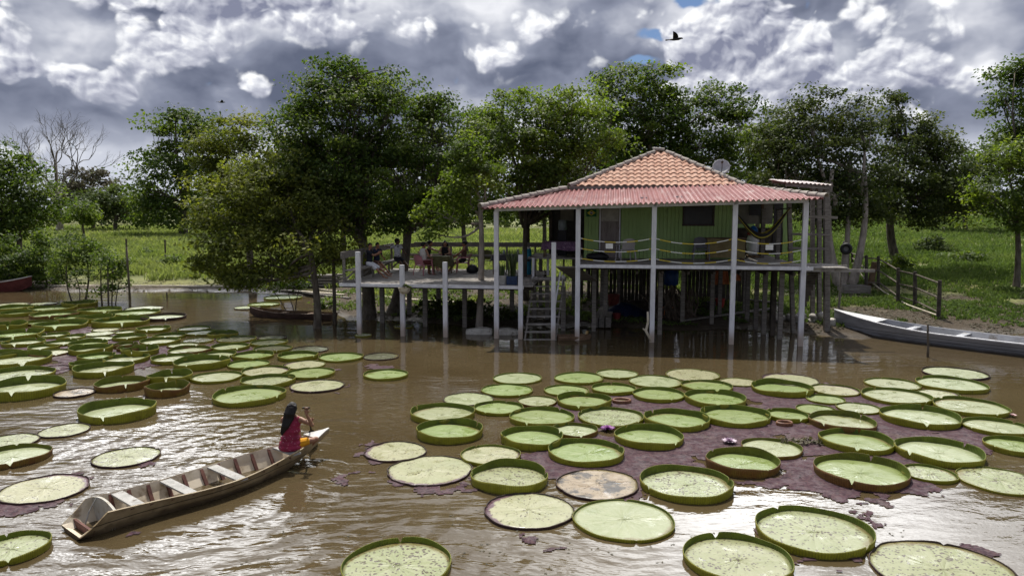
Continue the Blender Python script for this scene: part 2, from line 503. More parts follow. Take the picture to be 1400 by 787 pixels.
# ---- water: muddy, with wind ripples and rings round the canoe
m, t, b, out = material('muddy_water')
co = t.new('ShaderNodeTexCoord').outputs['Object']
x_, y_, z_ = t.xyz(co)
wob = t.noise(co, .25, 3, .5, out='Color')
cw = t.v('ADD', co, t.v('SCALE', t.v('SUBTRACT', wob, (.5, .5, .5)), scale=1.6))
st = t.v('MULTIPLY', cw, (.42, 1.25, 1))
h1 = t.noise(st, 1.3, 2, .45)
h2 = t.noise(t.v('MULTIPLY', cw, (.55, 1.3, 1)), 3.6, 3, .5)
h3 = t.noise(co, 11.0, 3, .5)
def near(cx, cy, r):
    dx = t.m('MULTIPLY_ADD', x_, 1 / r, -cx / r); dy = t.m('MULTIPLY_ADD', y_, 1 / r, -cy / r)
    return t.m('POWER', .36788, t.m('MULTIPLY_ADD', dx, dx, t.m('MULTIPLY', dy, dy)))
active = t.m('ADD', near(-3.2, 10.0, 4.6), near(-7.5, 13.5, 4.5), clamp=True)
patch = t.ss(t.noise(co, .22, 3, .5), .38, .62)
def ring(cx, cy, k):
    dx = t.m('SUBTRACT', x_, cx); dy = t.m('SUBTRACT', y_, cy)
    r = t.m('SQRT', t.m('MULTIPLY_ADD', dx, dx, t.m('MULTIPLY', dy, dy)))
    r = t.m('MULTIPLY_ADD', t.m('SUBTRACT', t.noise(co, .9, 3, .5), .5), .9, r)
    return t.m('SINE', t.m('MULTIPLY', r, k))
rings = t.m('ADD', t.m('MULTIPLY', ring(-4.0, 13.0, 15.0), near(-5.5, 13.6, 3.4)), t.m('MULTIPLY', ring(-5.2, 11.0, 13.0), near(-2.3, 9.2, 3.2)))
hh = t.m('MULTIPLY', h1, t.m('MULTIPLY_ADD', active, .044, .012))
hh = t.m('MULTIPLY_ADD', h2, t.m('MULTIPLY_ADD', active, .020, t.m('MULTIPLY_ADD', patch, .006, .0028)), hh)
hh = t.m('MULTIPLY_ADD', h3, .0016, hh)
hh = t.m('MULTIPLY_ADD', rings, .0052, hh)
t.l.new(t.bump(hh, 1.0, 1.0), b.inputs['Normal'])
silt = t.noise(co, .16, 5, .6)
t.put(b.inputs['Base Color'], t.mix(t.ss(silt, .35, .65), (.060, .0435, .0215), (.080, .060, .032)))
b.inputs['Roughness'].default_value = .02
b.inputs['IOR'].default_value = 1.333
wv = MB(); wv.grid([[(-1500, -120, 0), (1500, -120, 0)], [(-1500, 66, 0), (1500, 66, 0)]])
tag(wv.build('water', m), kind='structure')

# ---- grass of the meadow
def leafmat(name, ramp, rough=.5, trans=.35, spec=.35, tcol=1.35):
    m, t, b, out = material(name)
    a = t.new('ShaderNodeAttribute'); a.attribute_name = 'tint'
    cr = t.new('ShaderNodeValToRGB'); t.l.new(a.outputs['Fac'], cr.inputs[0])
    e = cr.color_ramp.elements
    e[0].position = ramp[0][0]; e[0].color = (*ramp[0][1], 1)
    e[1].position = ramp[-1][0]; e[1].color = (*ramp[-1][1], 1)
    for p_, c_ in ramp[1:-1]:
        k = e.new(p_); k.color = (*c_, 1)
    t.l.new(cr.outputs[0], b.inputs['Base Color'])
    b.inputs['Roughness'].default_value = rough; b.inputs['Specular IOR Level'].default_value = spec
    tr = t.new('ShaderNodeBsdfTranslucent')
    t.l.new(t.v('MULTIPLY', cr.outputs[0], (tcol * 1.05, tcol * 1.1, tcol * .55)), tr.inputs['Color'])
    mx = t.new('ShaderNodeMixShader'); mx.inputs[0].default_value = trans
    t.l.new(b.outputs[0], mx.inputs[1]); t.l.new(tr.outputs[0], mx.inputs[2])
    t.l.new(mx.outputs[0], out.inputs[0])
    return m

def blades(name, pts, hgt, wid, nb, mat, seed, label=None, lean=.45):
    r = np.random.default_rng(seed); n = len(pts)
    P = np.repeat(pts, nb, 0); Hh = np.repeat(hgt, nb) * r.uniform(.55, 1.15, n * nb); k = len(P)
    P = P + np.stack([r.normal(0, 1, k) * np.repeat(hgt, nb) * .35, r.normal(0, 1, k) * np.repeat(hgt, nb) * .35, np.zeros(k)], 1)
    th = r.uniform(0, 2 * np.pi, k); ph = r.uniform(0, 2 * np.pi, k); le = r.uniform(.1, lean * 2, k) * Hh
    w = np.repeat(wid, nb) * r.uniform(.6, 1.3, k)
    sx = np.stack([np.cos(th) * w, np.sin(th) * w, np.zeros(k)], 1)
    mid = P + np.stack([np.cos(ph) * le * .35, np.sin(ph) * le * .35, Hh * .6], 1)
    tip = P + np.stack([np.cos(ph) * le, np.sin(ph) * le, Hh * (1 - .15 * lean)], 1)
    V = np.concatenate([P - sx * .6, P + sx * .6, mid + sx, mid - sx, tip + sx * .25, tip - sx * .25], 0)
    a = np.arange(k)
    F = np.concatenate([np.stack([a, a + k, a + 2 * k, a + 3 * k], 1), np.stack([a + 3 * k, a + 2 * k, a + 4 * k, a + 5 * k], 1)], 0)
    big = np.repeat(vnoise(pts[:, :2], .16, 21, 3), nb)
    tint = np.clip(big * .75 + r.uniform(0, .35, k) - .05, 0, 1)
    return fast_mesh(name, V, F, mat, attr=np.tile(tint, 6))

M['meadow'] = leafmat('meadow_grass', [(0.0, (.080, .120, .034)), (.35, (.155, .200, .066)), (.65, (.235, .275, .105)), (1.0, (.32, .325, .155))], .75, .36, .1, 1.2)
M['bank_grass'] = leafmat('bank_grass', [(0.0, (.052, .085, .024)), (.5, (.100, .150, .044)), (1.0, (.175, .215, .078))], .75, .34, .1, 1.2)
def scatter(n, x0, x1, y0, y1, seed, cond):
    r = np.random.default_rng(seed)
    y = y0 * (y1 / y0) ** r.uniform(0, 1, n); a = r.uniform(x0, x1, n); x = a * y
    z = ground_z(x, y); k = cond(x, y, z)
    return np.stack([x[k], y[k], z[k] - .02], 1)
g1 = scatter(60000, -.95, .62, 30, 130, 1, lambda x, y, z: (z > .33) & ((y > 40) | (x < -9) | (vnoise(np.stack([x, y], 1), .5, 4, 2) > .40)) & (x < 8 + .1 * y) & ((y > 40.5) | (x < -9) | (x > 10.5) | (vnoise(np.stack([x, y], 1), .7, 14, 2) > .66)))
hh_ = .30 + .38 * vnoise(g1[:, :2], .25, 5, 3); hh_ = hh_ * np.where(g1[:, 1] < 40, .5, 1) + g1[:, 1] * .0012
tag(blades('meadow_grass', g1, hh_, .012 + g1[:, 1] * .00065, 4, M['meadow'], 2), kind='stuff')
g2 = scatter(42000, .18, .95, 24, 120, 6, lambda x, y, z: (z > .22) & (x > 8) & (vnoise(np.stack([x, y], 1), .45, 9, 3) > np.where(y < 36, .47, .22)) & ~((x > 8) & (x < 10.5) & (y < 33)))
hh_ = (.10 + .34 * vnoise(g2[:, :2], .22, 15, 3)) * np.where(g2[:, 1] < 37, .55, 1.0) + g2[:, 1] * .0012
tag(blades('bank_grass', g2, hh_, .010 + g2[:, 1] * .0006, 4, M['bank_grass'], 3), kind='stuff')
# ------------------------------------------------------------------ trees
LEAF = {
 'green': leafmat('leaves_green', [(0, (0.026, 0.048, 0.009)), (.45, (0.062, 0.099, 0.017)), (.8, (0.125, 0.167, 0.027)), (1, (0.216, 0.248, 0.044))], .55, .42, .22, 1.6),
 'bright': leafmat('leaves_bright', [(0, (0.036, 0.062, 0.011)), (.45, (0.089, 0.132, 0.020)), (.8, (0.158, 0.204, 0.029)), (1, (0.276, 0.303, 0.047))], .55, .44, .22, 1.6),
 'olive': leafmat('leaves_olive', [(0, (.046, .064, .013)), (.45, (.108, .128, .024)), (.8, (.178, .188, .034)), (1, (.25, .24, .042))], .6, .42, .2, 1.6),
 'dark': leafmat('leaves_dark', [(0, (0.024, 0.040, 0.011)), (.45, (0.055, 0.075, 0.019)), (.8, (0.098, 0.119, 0.029)), (1, (0.162, 0.171, 0.044))], .55, .34, .2, 1.5),
 'far': leafmat('leaves_far', [(0, (.032, .050, .018)), (.5, (.066, .092, .030)), (1, (.115, .145, .045))], .7, .34, .15, 1.5),
 'grey': leafmat('leaves_grey', [(0, (.060, .055, .040)), (.5, (.10, .09, .06)), (1, (.15, .13, .09))], .7, .2, .2),
}

def leaf_cloud(centres, sig, nper, ls, seed, lobec, flat=.48, up=.75, tint0=None):
    "leaves scattered round clump centres -> V, F, tint"
    r = np.random.default_rng(seed); n = len(centres) * nper
    c = np.repeat(centres, nper, 0); sg = np.repeat(sig, nper)[:, None]
    dd = r.normal(0, 1, (n, 3)); dd /= np.linalg.norm(dd, axis=1, keepdims=True)
    P = c + dd * (r.uniform(0, 1, n) ** .45)[:, None] * sg * 1.75 * np.array([1, 1, flat])
    out = P - np.repeat(lobec, nper, 0); out /= np.linalg.norm(out, axis=1, keepdims=True) + 1e-6
    nrm = r.normal(0, .55, (n, 3)) + out * .45 + np.array([0, 0, up]); nrm /= np.linalg.norm(nrm, axis=1, keepdims=True)
    ax = np.cross(nrm, r.normal(0, 1, (n, 3))); ax /= np.linalg.norm(ax, axis=1, keepdims=True) + 1e-6
    bx = np.cross(nrm, ax)
    L = (ls * r.uniform(.65, 1.3, n))[:, None]; w = L * r.uniform(.26, .38, n)[:, None]
    v0 = P - ax * L * .5; v1 = P + bx * w - nrm * w * .25; v2 = P + ax * L * .5 - nrm * L * .12; v3 = P - bx * w - nrm * w * .25
    V = np.concatenate([v0, v1, v2, v3], 0); a = np.arange(n)
    F = np.concatenate([np.stack([a, a + n, a + 2 * n], 1), np.stack([a, a + 2 * n, a + 3 * n], 1)], 0)
    ct = r.uniform(0, .62, len(centres)) if tint0 is None else tint0
    tint = np.clip(np.repeat(ct, nper) + r.uniform(-.12, .30, n), 0, 1)
    return V, F, np.tile(tint, 4)

def curve(p0, p1, sag, n, seed, wig=.12):
    r = np.random.default_rng(seed); p0 = Vector(p0); p1 = Vector(p1); L = (p1 - p0).length
    o1 = Vector(r.normal(0, wig, 3)) * L; pts = []
    for i in range(n + 1):
        t_ = i / n
        q = p0.lerp(p1, t_) + o1 * math.sin(math.pi * t_) + Vector((0, 0, sag * L * math.sin(math.pi * t_)))
        pts.append(q)
    return pts

def lobe(px, py, rx, rz, depth, ry=None):
    c = D(px, py, depth); k = depth / FPX
    return (np.array(c), np.array([rx * k, (ry if ry else .8 * (rx + rz) * .5 * k + .4), rz * k]))

def make_tree(name, label, base, top, r0, lobes, leaf, ls, dens=1.0, group=None, bark='bark', csig=.42, nper=62, seed=1, stems=None, cat='tree', bend=.05, twig=True, fill=.28, shade_gap=1.0):
    rt = root(name, label, cat, base, 0, group)
    base = Vector(base); top = Vector(top); r = np.random.default_rng(seed)
    tr = MB()
    stems = stems or [(base, top, r0)]
    for si, (b_, t_, rr) in enumerate(stems):
        pts = curve(Vector(b_) - Vector((0, 0, .5)), t_, 0, 9, seed * 7 + si, bend)
        m_ = len(pts); rad = [rr * (1.32 if i == 0 else 1.12 if i == 1 else 1 - (.5 if len(stems) == 1 else .74) * i / m_) for i in range(m_)]
        tr.tube(pts, rad, 10)
    tr.build('trunk', M[bark], rt, smooth=True)
    csig = csig * 1.22; ls = ls * .80; nper = int(nper * 2.0)
    br = MB(); cent = []; lc = []; sg = []
    for li, (c, rad) in enumerate(lobes):
        area = rad[0] * rad[2] + rad[0] * rad[1] * .6
        k = max(4, int(dens * 6.2 * area / (csig ** 2) * .36))
        dirs = r.normal(0, 1, (k, 3)); dirs[:, 2] = dirs[:, 2] * .9 + .18; dirs /= np.linalg.norm(dirs, axis=1, keepdims=True)
        rr = np.where(r.uniform(0, 1, k) < fill, r.uniform(.25, .75, k), r.uniform(.78, 1.10, k))[:, None]
        rr = np.where((r.uniform(0, 1, k) < .10)[:, None], r.uniform(1.1, 1.34, k)[:, None], rr)
        P = c + dirs * rr * rad
        kp = vnoise(P / (csig * 3.2), 1.0, seed + li, 2) > .36; P = P[kp]; k = len(P)
        cent.append(P); lc.append(np.repeat(c[None], k, 0)); sg.append(csig * r.uniform(.5, 1.45, k))
        st = stems[li % len(stems)]
        tpt = Vector(st[0]).lerp(Vector(st[1]), float(r.uniform(.72, 1.0)))
        cv = Vector(c) - Vector((0, 0, float(rad[2]) * .35))
        L = (cv - tpt).length; R0 = st[2] * .42
        lp = curve(tpt, cv, -.04, 6, seed * 31 + li, .10)
        br.tube(lp, [R0 * (1 - .72 * i / 6) for i in range(7)], 6)
        if twig:
            for q in P[:: (2 if k > 24 else 1)]:
                s_ = lp[3 + int(r.integers(0, 4))]
                tw = curve(s_, q, -.05, 3, int(r.integers(1 << 30)), .12)
                br.tube(tw, [R0 * .26, R0 * .20, R0 * .13, R0 * .05], 4, cap=False)
    br.build('branches', M[bark], rt, smooth=True)
    cent = np.concatenate(cent); lc = np.concatenate(lc); sg = np.concatenate(sg)
    V, F, T = leaf_cloud(cent, sg, nper, ls, seed + 99, lc)
    fast_mesh('crown', V, F, LEAF[leaf], rt, attr=T)
    return rt

def on_water(px, py): return W(px, py, 0)
def on_ground(px, y):
    x = (px - 700) / FPX * y
    for _ in range(3): x = D(px, 330, y).x
    return Vector((x, y, gz(x, y)))

# --- the front row, beside the deck
b = on_water(432, 449)
make_tree('riverside_tree', 'olive leaved tree with low drooping crown standing in water left of the deck', b, D(425, 345, b.y), .17,
  [lobe(*a) for a in [(365, 285, 80, 42, 29.5), (330, 335, 58, 38, 28.8), (415, 320, 52, 38, 28.0), (300, 368, 36, 20, 28.6), (385, 245, 62, 32, 30), (445, 285, 40, 38, 29.3),
    (345, 378, 34, 13, 28.3), (452, 345, 28, 22, 28.0), (395, 365, 30, 16, 28.2), (320, 290, 45, 36, 29.5)]], 'olive', .19, 1.25, 'trees of the river bank', seed=3, csig=.36)
b = on_ground(345, 42)
make_tree('tree', 'brownish green tree showing above and behind the olive leaved tree', b, D(345, 255, 42), .22,
  [lobe(*a, 42) for a in [(345, 190, 55, 28), (300, 222, 42, 35), (375, 215, 50, 36), (330, 262, 62, 38), (395, 262, 40, 36), (290, 265, 34, 36)]], 'olive', .26, .85, 'trees of the river bank', seed=5, csig=.5)
b = D(505, 436, 29.6); b.z = gz(b.x, b.y)
make_tree('umbrella_tree', 'tallest dark green tree with layered umbrella crown behind the bench end of the deck', b, D(490, 300, 30.5), .30,
  [lobe(*a) for a in [(490, 98, 58, 22, 31), (438, 128, 36, 14, 31), (418, 150, 30, 10, 31), (538, 128, 46, 16, 31.5), (478, 145, 78, 22, 31), (430, 185, 52, 30, 30.5), (500, 200, 60, 32, 31),
    (450, 240, 50, 36, 30.5), (415, 265, 32, 32, 30), (500, 262, 46, 34, 30.5), (470, 300, 40, 20, 30), (395, 160, 14, 8, 31), (402, 208, 30, 22, 31)]], 'green', .19, 1.05, 'trees of the river bank', seed=7, bend=.03, csig=.38)
b = D(530, 437, 29.9); b.z = gz(b.x, b.y)
make_tree('umbrella_tree', 'broad green tree with second thick trunk behind the seated boys', b, D(560, 290, 31.5), .26,
  [lobe(*a) for a in [(605, 150, 48, 16, 32.5), (565, 168, 58, 26, 32), (630, 182, 38, 26, 32.5), (535, 218, 46, 34, 31.5), (590, 222, 55, 36, 31.5), (640, 225, 34, 36, 32),
    (560, 275, 44, 28, 31), (612, 280, 40, 22, 31.5), (525, 300, 34, 20, 30.5)]], 'green', .19, 1.05, 'trees of the river bank', seed=9, bend=.03, csig=.38)
b = D(654, 444, 27.4); b.z = gz(b.x, b.y)
make_tree('slender_tree', 'slender tree with light green leaves growing up through the deck beside the porch', b, D(655, 270, 27.6), .13,
  [lobe(*a) for a in [(655, 228, 32, 15, 27.6), (628, 255, 32, 20, 27.4), (606, 290, 32, 20, 27.2), (668, 250, 16, 14, 28), (640, 205, 26, 16, 28), (590, 315, 18, 10, 27.3)]], 'bright', .16, 1.1, 'trees of the river bank', seed=11, csig=.30, bark='pale_bark')
b = D(716, 428, 33); b.z = gz(b.x, b.y)
make_tree('tree', 'green tree with yellowish leaf tips directly left of the red roof', b, D(720, 285, 33.5), .25,
  [lobe(*a) for a in [(742, 142, 58, 20, 34), (684, 162, 42, 26, 34), (820, 185, 30, 36, 35), (755, 178, 52, 36, 34), (800, 150, 34, 30, 35), (715, 205, 52, 36, 33.5), (785, 205, 42, 38, 34.5), (745, 245, 60, 28, 33.5), (690, 255, 30, 24, 33)]],
  'bright', .21, .95, 'trees of the river bank', seed=13, csig=.42)
# --- behind the house
b = on_ground(893, 46)
make_tree('tall_tree', 'tall tree with bare pale trunk rising straight above the roof ridge', b, D(888, 160, 46), .20,
  [lobe(*a, 46) for a in [(905, 108, 30, 20), (858, 124, 44, 30), (835, 165, 34, 34), (895, 215, 40, 34), (925, 150, 36, 30), (868, 175, 44, 32), (848, 215, 40, 36), (840, 250, 40, 25)]], 'green', .27, .9, 'trees behind the house', seed=15, bark='pale_bark', csig=.5, bend=.02)
b = on_ground(916, 47)
make_tree('tall_tree', 'airy tall tree with flat topped crown behind the satellite dish', b, D(918, 175, 47), .20,
  [lobe(*a, 47) for a in [(985, 138, 46, 20), (1015, 165, 34, 34), (1025, 205, 34, 30), (962, 180, 46, 32), (1000, 215, 40, 26), (955, 228, 46, 26), (935, 195, 30, 25)]], 'green', .27, .85, 'trees behind the house', seed=17, bark='pale_bark', csig=.5, bend=.02)
b = on_ground(1158, 36)
make_tree('spreading_tree', 'dark spreading tree with forked trunk right of the lookout platform', b, D(1150, 250, 38), .30,
  [lobe(*a) for a in [(1112, 152, 44, 32, 39), (1085, 195, 44, 40, 38.5), (1148, 195, 48, 40, 39), (1060, 238, 34, 34, 38), (1110, 245, 58, 34, 38), (1170, 250, 50, 36, 38.5), (1125, 285, 40, 18, 37.5), (1178, 165, 26, 30, 39), (1050, 270, 30, 26, 38), (1055, 200, 26, 26, 38.5), (1120, 298, 44, 12, 37.5), (1175, 292, 40, 16, 38.5)]],
  'dark', .22, .95, 'trees behind the house', seed=19, csig=.44, bark='pale_bark', stems=[(b, D(1138, 232, 37), .27), (b + Vector((.28, .1, 0)), D(1182, 228, 37.5), .22), (b + Vector((.1, .3, 0)), D(1162, 215, 38), .18)])
b = on_ground(1236, 43)
make_tree('spreading_tree', 'dark wide tree with twiggy bare ends at the top of the right meadow', b, D(1225, 255, 43), .28,
  [lobe(*a) for a in [(1228, 138, 26, 13, 43), (1222, 190, 46, 34, 43), (1266, 222, 44, 34, 43), (1215, 240, 50, 36, 42), (1260, 268, 50, 30, 42), (1300, 262, 26, 30, 44), (1195, 280, 40, 22, 41), (1228, 165, 18, 16, 43), (1285, 232, 38, 36, 43), (1310, 280, 30, 24, 43), (1250, 294, 44, 14, 42), (1275, 190, 26, 22, 43)]],
  'dark', .24, .9, 'trees behind the house', seed=21, csig=.48)
b = on_ground(1415, 42)
make_tree('tree', 'dark layered tree cut off by the right edge of the picture', b, D(1412, 220, 42), .22,
  [lobe(*a, 42) for a in [(1388, 92, 30, 22), (1372, 140, 22, 20), (1402, 155, 34, 30), (1430, 105, 40, 36), (1440, 170, 44, 40), (1385, 195, 26, 20)]], 'green', .25, .85, 'trees of the right bank', seed=23, csig=.45)
b = on_ground(1394, 36)
make_tree('tree', 'light green leafy tree on the grass bank behind the silver boat', b, D(1388, 290, 36), .16,
  [lobe(*a, 36) for a in [(1378, 215, 30, 22), (1358, 260, 24, 26), (1395, 250, 38, 38), (1376, 298, 36, 14), (1440, 235, 44, 50), (1420, 295, 40, 22)]], 'bright', .21, 1.0, 'trees of the right bank', seed=25, csig=.4)
# --- left side
b = on_ground(250, 92)
make_tree('tree', 'big rounded dark green tree across the meadow at its far left end', b, D(250, 265, 92), .55,
  [lobe(*a, 92) for a in [(250, 172, 44, 18), (213, 196, 30, 16), (275, 190, 30, 20), (252, 222, 52, 32), (215, 252, 40, 28), (270, 262, 44, 36), (190, 275, 26, 24), (240, 290, 60, 20), (240, 155, 12, 6)]], 'green', .52, .9, 'trees across the meadow', seed=27, csig=1.0)
b = on_ground(28, 46)
make_tree('tree', 'dark tree with low branches over the left end of the far bank', b, D(28, 310, 46), .22,
  [lobe(*a, 46) for a in [(15, 235, 34, 24), (-20, 265, 50, 40), (42, 272, 32, 28), (15, 300, 44, 28), (58, 290, 18, 16), (-30, 215, 40, 24), (-20, 325, 40, 24)]], 'green', .27, .95, 'trees of the river bank', seed=29, csig=.5)
b = on_ground(160, 105)
make_tree('tree', 'low grey green tree between the bare tree and the rounded tree', b, D(160, 290, 105), .35,
  [lobe(*a, 105) for a in [(160, 262, 26, 20), (135, 275, 24, 18), (182, 285, 26, 20), (155, 296, 40, 14)]], 'far', .55, .9, 'trees across the meadow', seed=31, csig=1.0)
b = on_ground(112, 78)
make_tree('young_tree', 'small round tree alone in the meadow below the bare tree', b, D(112, 305, 78), .16,
  [lobe(*a, 78) for a in [(112, 288, 24, 13), (98, 296, 16, 9), (128, 297, 14, 8)]], 'bright', .42, .9, 'trees across the meadow', seed=33, csig=.75)
b = on_ground(128, 110)
make_tree('tree', 'thin crowned brownish tree right beside the bare tree', b, D(126, 255, 110), .25,
  [lobe(*a, 110) for a in [(125, 238, 16, 8), (108, 248, 22, 12), (135, 258, 20, 12), (95, 268, 22, 14), (120, 276, 26, 12)]], 'grey', .5, .7, 'trees across the meadow', seed=35, csig=.8)

SR = 'trees of the second row behind the deck'
for px, y, lb, lobes_, lf, sd_ in (
  (470, 54, 'dark tree of the second row, behind the tallest tree', [(470, 250, 50, 34), (440, 280, 34, 22), (500, 285, 38, 20), (475, 215, 36, 26)], 'green', 61),
  (560, 58, 'dark tree of the second row, behind the second thick trunk', [(560, 245, 50, 34), (535, 280, 34, 20), (595, 280, 36, 20), (570, 212, 40, 26)], 'dark', 62),
  (640, 60, 'dark tree of the second row, behind the slender tree', [(640, 250, 44, 32), (615, 280, 34, 18), (668, 280, 36, 18), (650, 210, 40, 30), (670, 175, 34, 24)], 'green', 63),
  (742, 62, 'dark tree of the second row, seen left of the house under the eave', [(742, 262, 46, 30), (715, 285, 30, 18), (775, 282, 36, 20), (755, 225, 38, 26)], 'dark', 64),
  (835, 60, 'dark tree of the second row, left behind the roof slope', [(832, 215, 34, 34), (815, 250, 40, 32), (858, 250, 34, 26), (825, 180, 22, 20)], 'dark', 65),
  (1035, 58, 'dark tree of the second row, right behind the roof beside the satellite dish', [(1030, 250, 46, 32), (1005, 262, 34, 24), (1045, 190, 30, 28), (1065, 275, 34, 24), (1040, 225, 26, 18)], 'dark', 66),
  (1320, 75, 'hazy green tree beyond the right end of the meadow', [(1320, 218, 32, 28), (1350, 222, 26, 26), (1296, 262, 26, 24), (1345, 258, 26, 26), (1320, 280, 44, 18)], 'far', 67),
  (385, 60, 'green tree of the second row, behind the brownish green tree', [(385, 250, 44, 34), (355, 280, 34, 22), (415, 285, 34, 20)], 'green', 68)):
    b = on_ground(px, y)
    make_tree('tree', lb, b, D(px, 270, y), .22, [lobe(*a_, y) for a_ in lobes_], lf, .34, 1.15, SR, seed=sd_, csig=.66)
# bare tree
b = on_ground(82, 100)
rt = root('bare_tree', 'leafless grey tree with fine twigs against the clouds', 'tree', b, 0, 'trees across the meadow')
tr, br = MB(), MB(); rr = np.random.default_rng(4)
tp = curve(b - Vector((0, 0, .5)), D(78, 255, 100), 0, 6, 3, .04); tr.tube(tp, [.5, .45, .42, .38, .34, .3, .26], 7)
def forkup(p, d, L, r_, lev):
    q = curve(p, p + d * L, .05, 4, int(rr.integers(1 << 30)), .10)
    br.tube(q, [r_ * (1 - .5 * i / 4) for i in range(5)], 4, cap=False)
    if lev == 0: return
    for k in range(3 if lev > 1 else 4):
        nd = (d + Vector(rr.normal(0, .42, 3)) + Vector((0, 0, .12))).normalized()
        forkup(q[4] if k < 2 else q[2 + int(rr.integers(0, 2))], nd, L * float(rr.uniform(.58, .82)), r_ * .52, lev - 1)
for k in range(6):
    a = k / 6 * 6.28
    forkup(tp[4 + k % 3], Vector((math.cos(a) * .75, math.sin(a) * .75, 1.0)).normalized(), 4.2, .16, 4)
tr.build('trunk', M['pale_bark'], rt, smooth=True); br.build('branches', M['bark'], rt)

# far wood as one mass
rr = np.random.default_rng(8); cs, ls_, sg = [], [], []
for px in np.arange(-700, 2100, 16):
    y = 165 + rr.uniform(-18, 25); hgt = (30 + 22 * rr.uniform() + 16 * math.sin(px * .017))
    if 560 < px < 760: hgt *= .7
    c = np.array(D(px, 293 - hgt * .5, y)); g_ = gz(c[0], y); topz = c[2] + hgt * .5 * y / 1000
    for _ in range(16):
        u = rr.normal(0, 1, 3); u /= np.linalg.norm(u)
        p_ = np.array([c[0], y, (g_ + topz) / 2]) + u * np.array([3.6, 3.0, (topz - g_) / 2]) * rr.uniform(.6, 1.05)
        cs.append(p_); ls_.append([c[0], y, (g_ + topz) / 2]); sg.append(1.3)
Vv, Ff, Tt = leaf_cloud(np.array(cs), np.array(sg), 16, 1.0, 77, np.array(ls_))
tag(fast_mesh('far_wood', Vv, Ff, LEAF['far'], attr=Tt), kind='stuff')

# --- saplings standing in the shallow water and shrubs
def sapling(label, base, stems, lobes, leaf='green', ls=.17, seed=1, group='saplings standing in the water', name='sapling', csig=.24, dens=1.0, cat='tree', nper=26):
    st = [(Vector(base) + Vector((dx, dy, 0)), Vector(t_), r_) for dx, dy, t_, r_ in stems]
    return make_tree(name, label, base, st[0][1], .04, lobes, leaf, ls, dens, group, 'bark', csig, nper, seed, stems=st, cat=cat, bend=.06)
b = on_water(106, 412)
sapling('leafy sapling with four thin stems in open water, third from the left', b, [(-.1, 0, D(98, 335, b.y), .045), (.15, .1, D(116, 340, b.y), .045), (.05, -.1, D(85, 350, b.y), .035), (.3, 0, D(124, 360, b.y), .035)],
  [lobe(*a, b.y) for a in [(98, 338, 12, 16), (118, 330, 14, 14), (84, 352, 13, 14), (126, 350, 14, 12), (108, 362, 16, 12), (135, 345, 8, 6), (80, 375, 12, 8), (103, 318, 5, 10)]], seed=41)
b = on_water(150, 416)
sapling('leafy sapling leaning over the farthest lily pads beside two stakes', b, [(-.3, 0, D(138, 365, b.y), .06), (.05, .05, D(155, 365, b.y), .045), (.25, 0, D(168, 370, b.y), .035)],
  [lobe(*a, b.y) for a in [(140, 352, 10, 14), (153, 358, 13, 16), (168, 368, 10, 12), (125, 382, 16, 7), (140, 395, 12, 8), (112, 374, 10, 7), (176, 360, 7, 9), (160, 382, 9, 8)]], seed=43)
b = on_ground(58, 41.5)
sapling('tall narrow sapling at the far bank beside the red boat', b, [(0, 0, D(58, 340, b.y), .06), (.4, 0, D(68, 330, b.y), .05)],
  [lobe(*a, b.y) for a in [(62, 322, 10, 16), (50, 345, 16, 16), (70, 355, 14, 16), (44, 370, 16, 14), (64, 382, 16, 12)]], seed=45, ls=.2)
b = on_ground(8, 41)
sapling('bushy dark sapling overhanging the bow of the red boat', b, [(0, 0, D(6, 345, b.y), .06), (-.4, 0, D(-8, 350, b.y), .05)],
  [lobe(*a, b.y) for a in [(8, 335, 10, 18), (-8, 350, 16, 20), (14, 362, 20, 18), (30, 358, 14, 16), (2, 385, 22, 12), (-25, 370, 20, 18)]], seed=47, ls=.2, leaf='green')
b = on_water(402, 432)
sapling('thin forked sapling in the water behind the small brown boat', b, [(0, 0, D(372, 395, b.y), .03), (.1, 0, D(410, 390, b.y), .035), (.2, 0, D(388, 385, b.y), .025)],
  [lobe(*a, b.y) for a in [(372, 390, 16, 7), (408, 385, 14, 8), (390, 378, 12, 7)]], seed=49)
def shrub(label, px, y, rx, rz, leaf, seed, group, ls=.2, dens=1.1, csig=.25):
    b = on_ground(px, y); k = y / 1000; cz = b.z + rz * k * .8
    lb = [(np.array([b.x + ox * rx * k, b.y + oy * rx * k, cz + oz * rz * k]), np.array([rx * k * s_, rx * k * s_, rz * k * s_])) for ox, oy, oz, s_ in ((0, 0, .1, .75), (-.55, .1, -.15, .55), (.55, -.1, -.2, .55))]
    st = [(Vector(b), Vector((b.x + d_, b.y, cz)), .025) for d_ in (-.1, .08, .2)]
    return make_tree('shrub', label, b, Vector((b.x, b.y, cz)), .03, lb, leaf, ls, dens, group, 'bark', csig, 24, seed, stems=st, cat='shrub')
SG = 'shrubs growing in the meadows'
shrub('small dark shrub in the left meadow below the rounded tree', 201, 58, 9, 9, 'bright', 51, SG, .26)
shrub('pale green shrub low in the left meadow near the fence stakes', 232, 50, 13, 8, 'bright', 52, SG, .24)
shrub('dense green shrub in the right meadow above the leaning fence board', 1224, 42, 22, 12, 'bright', 53, SG, .2)
shrub('dark shrub in the right meadow near the light green tree', 1330, 46, 17, 9, 'green', 54, SG, .2)
shrub('dark shrub in the middle of the right meadow', 1308, 47, 12, 8, 'green', 55, SG, .2)
shrub('tall shrub at the edge of the trees in the right meadow', 1275, 52, 20, 14, 'far', 56, SG, .24)
UG = 'plants under the deck'
shrub('dark broad leaved plant under the middle of the deck', 592, 29.6, 15, 15, 'dark', 57, UG, .24)
shrub('dark plant under the deck against the slender tree', 636, 29.4, 16, 15, 'dark', 58, UG, .24)
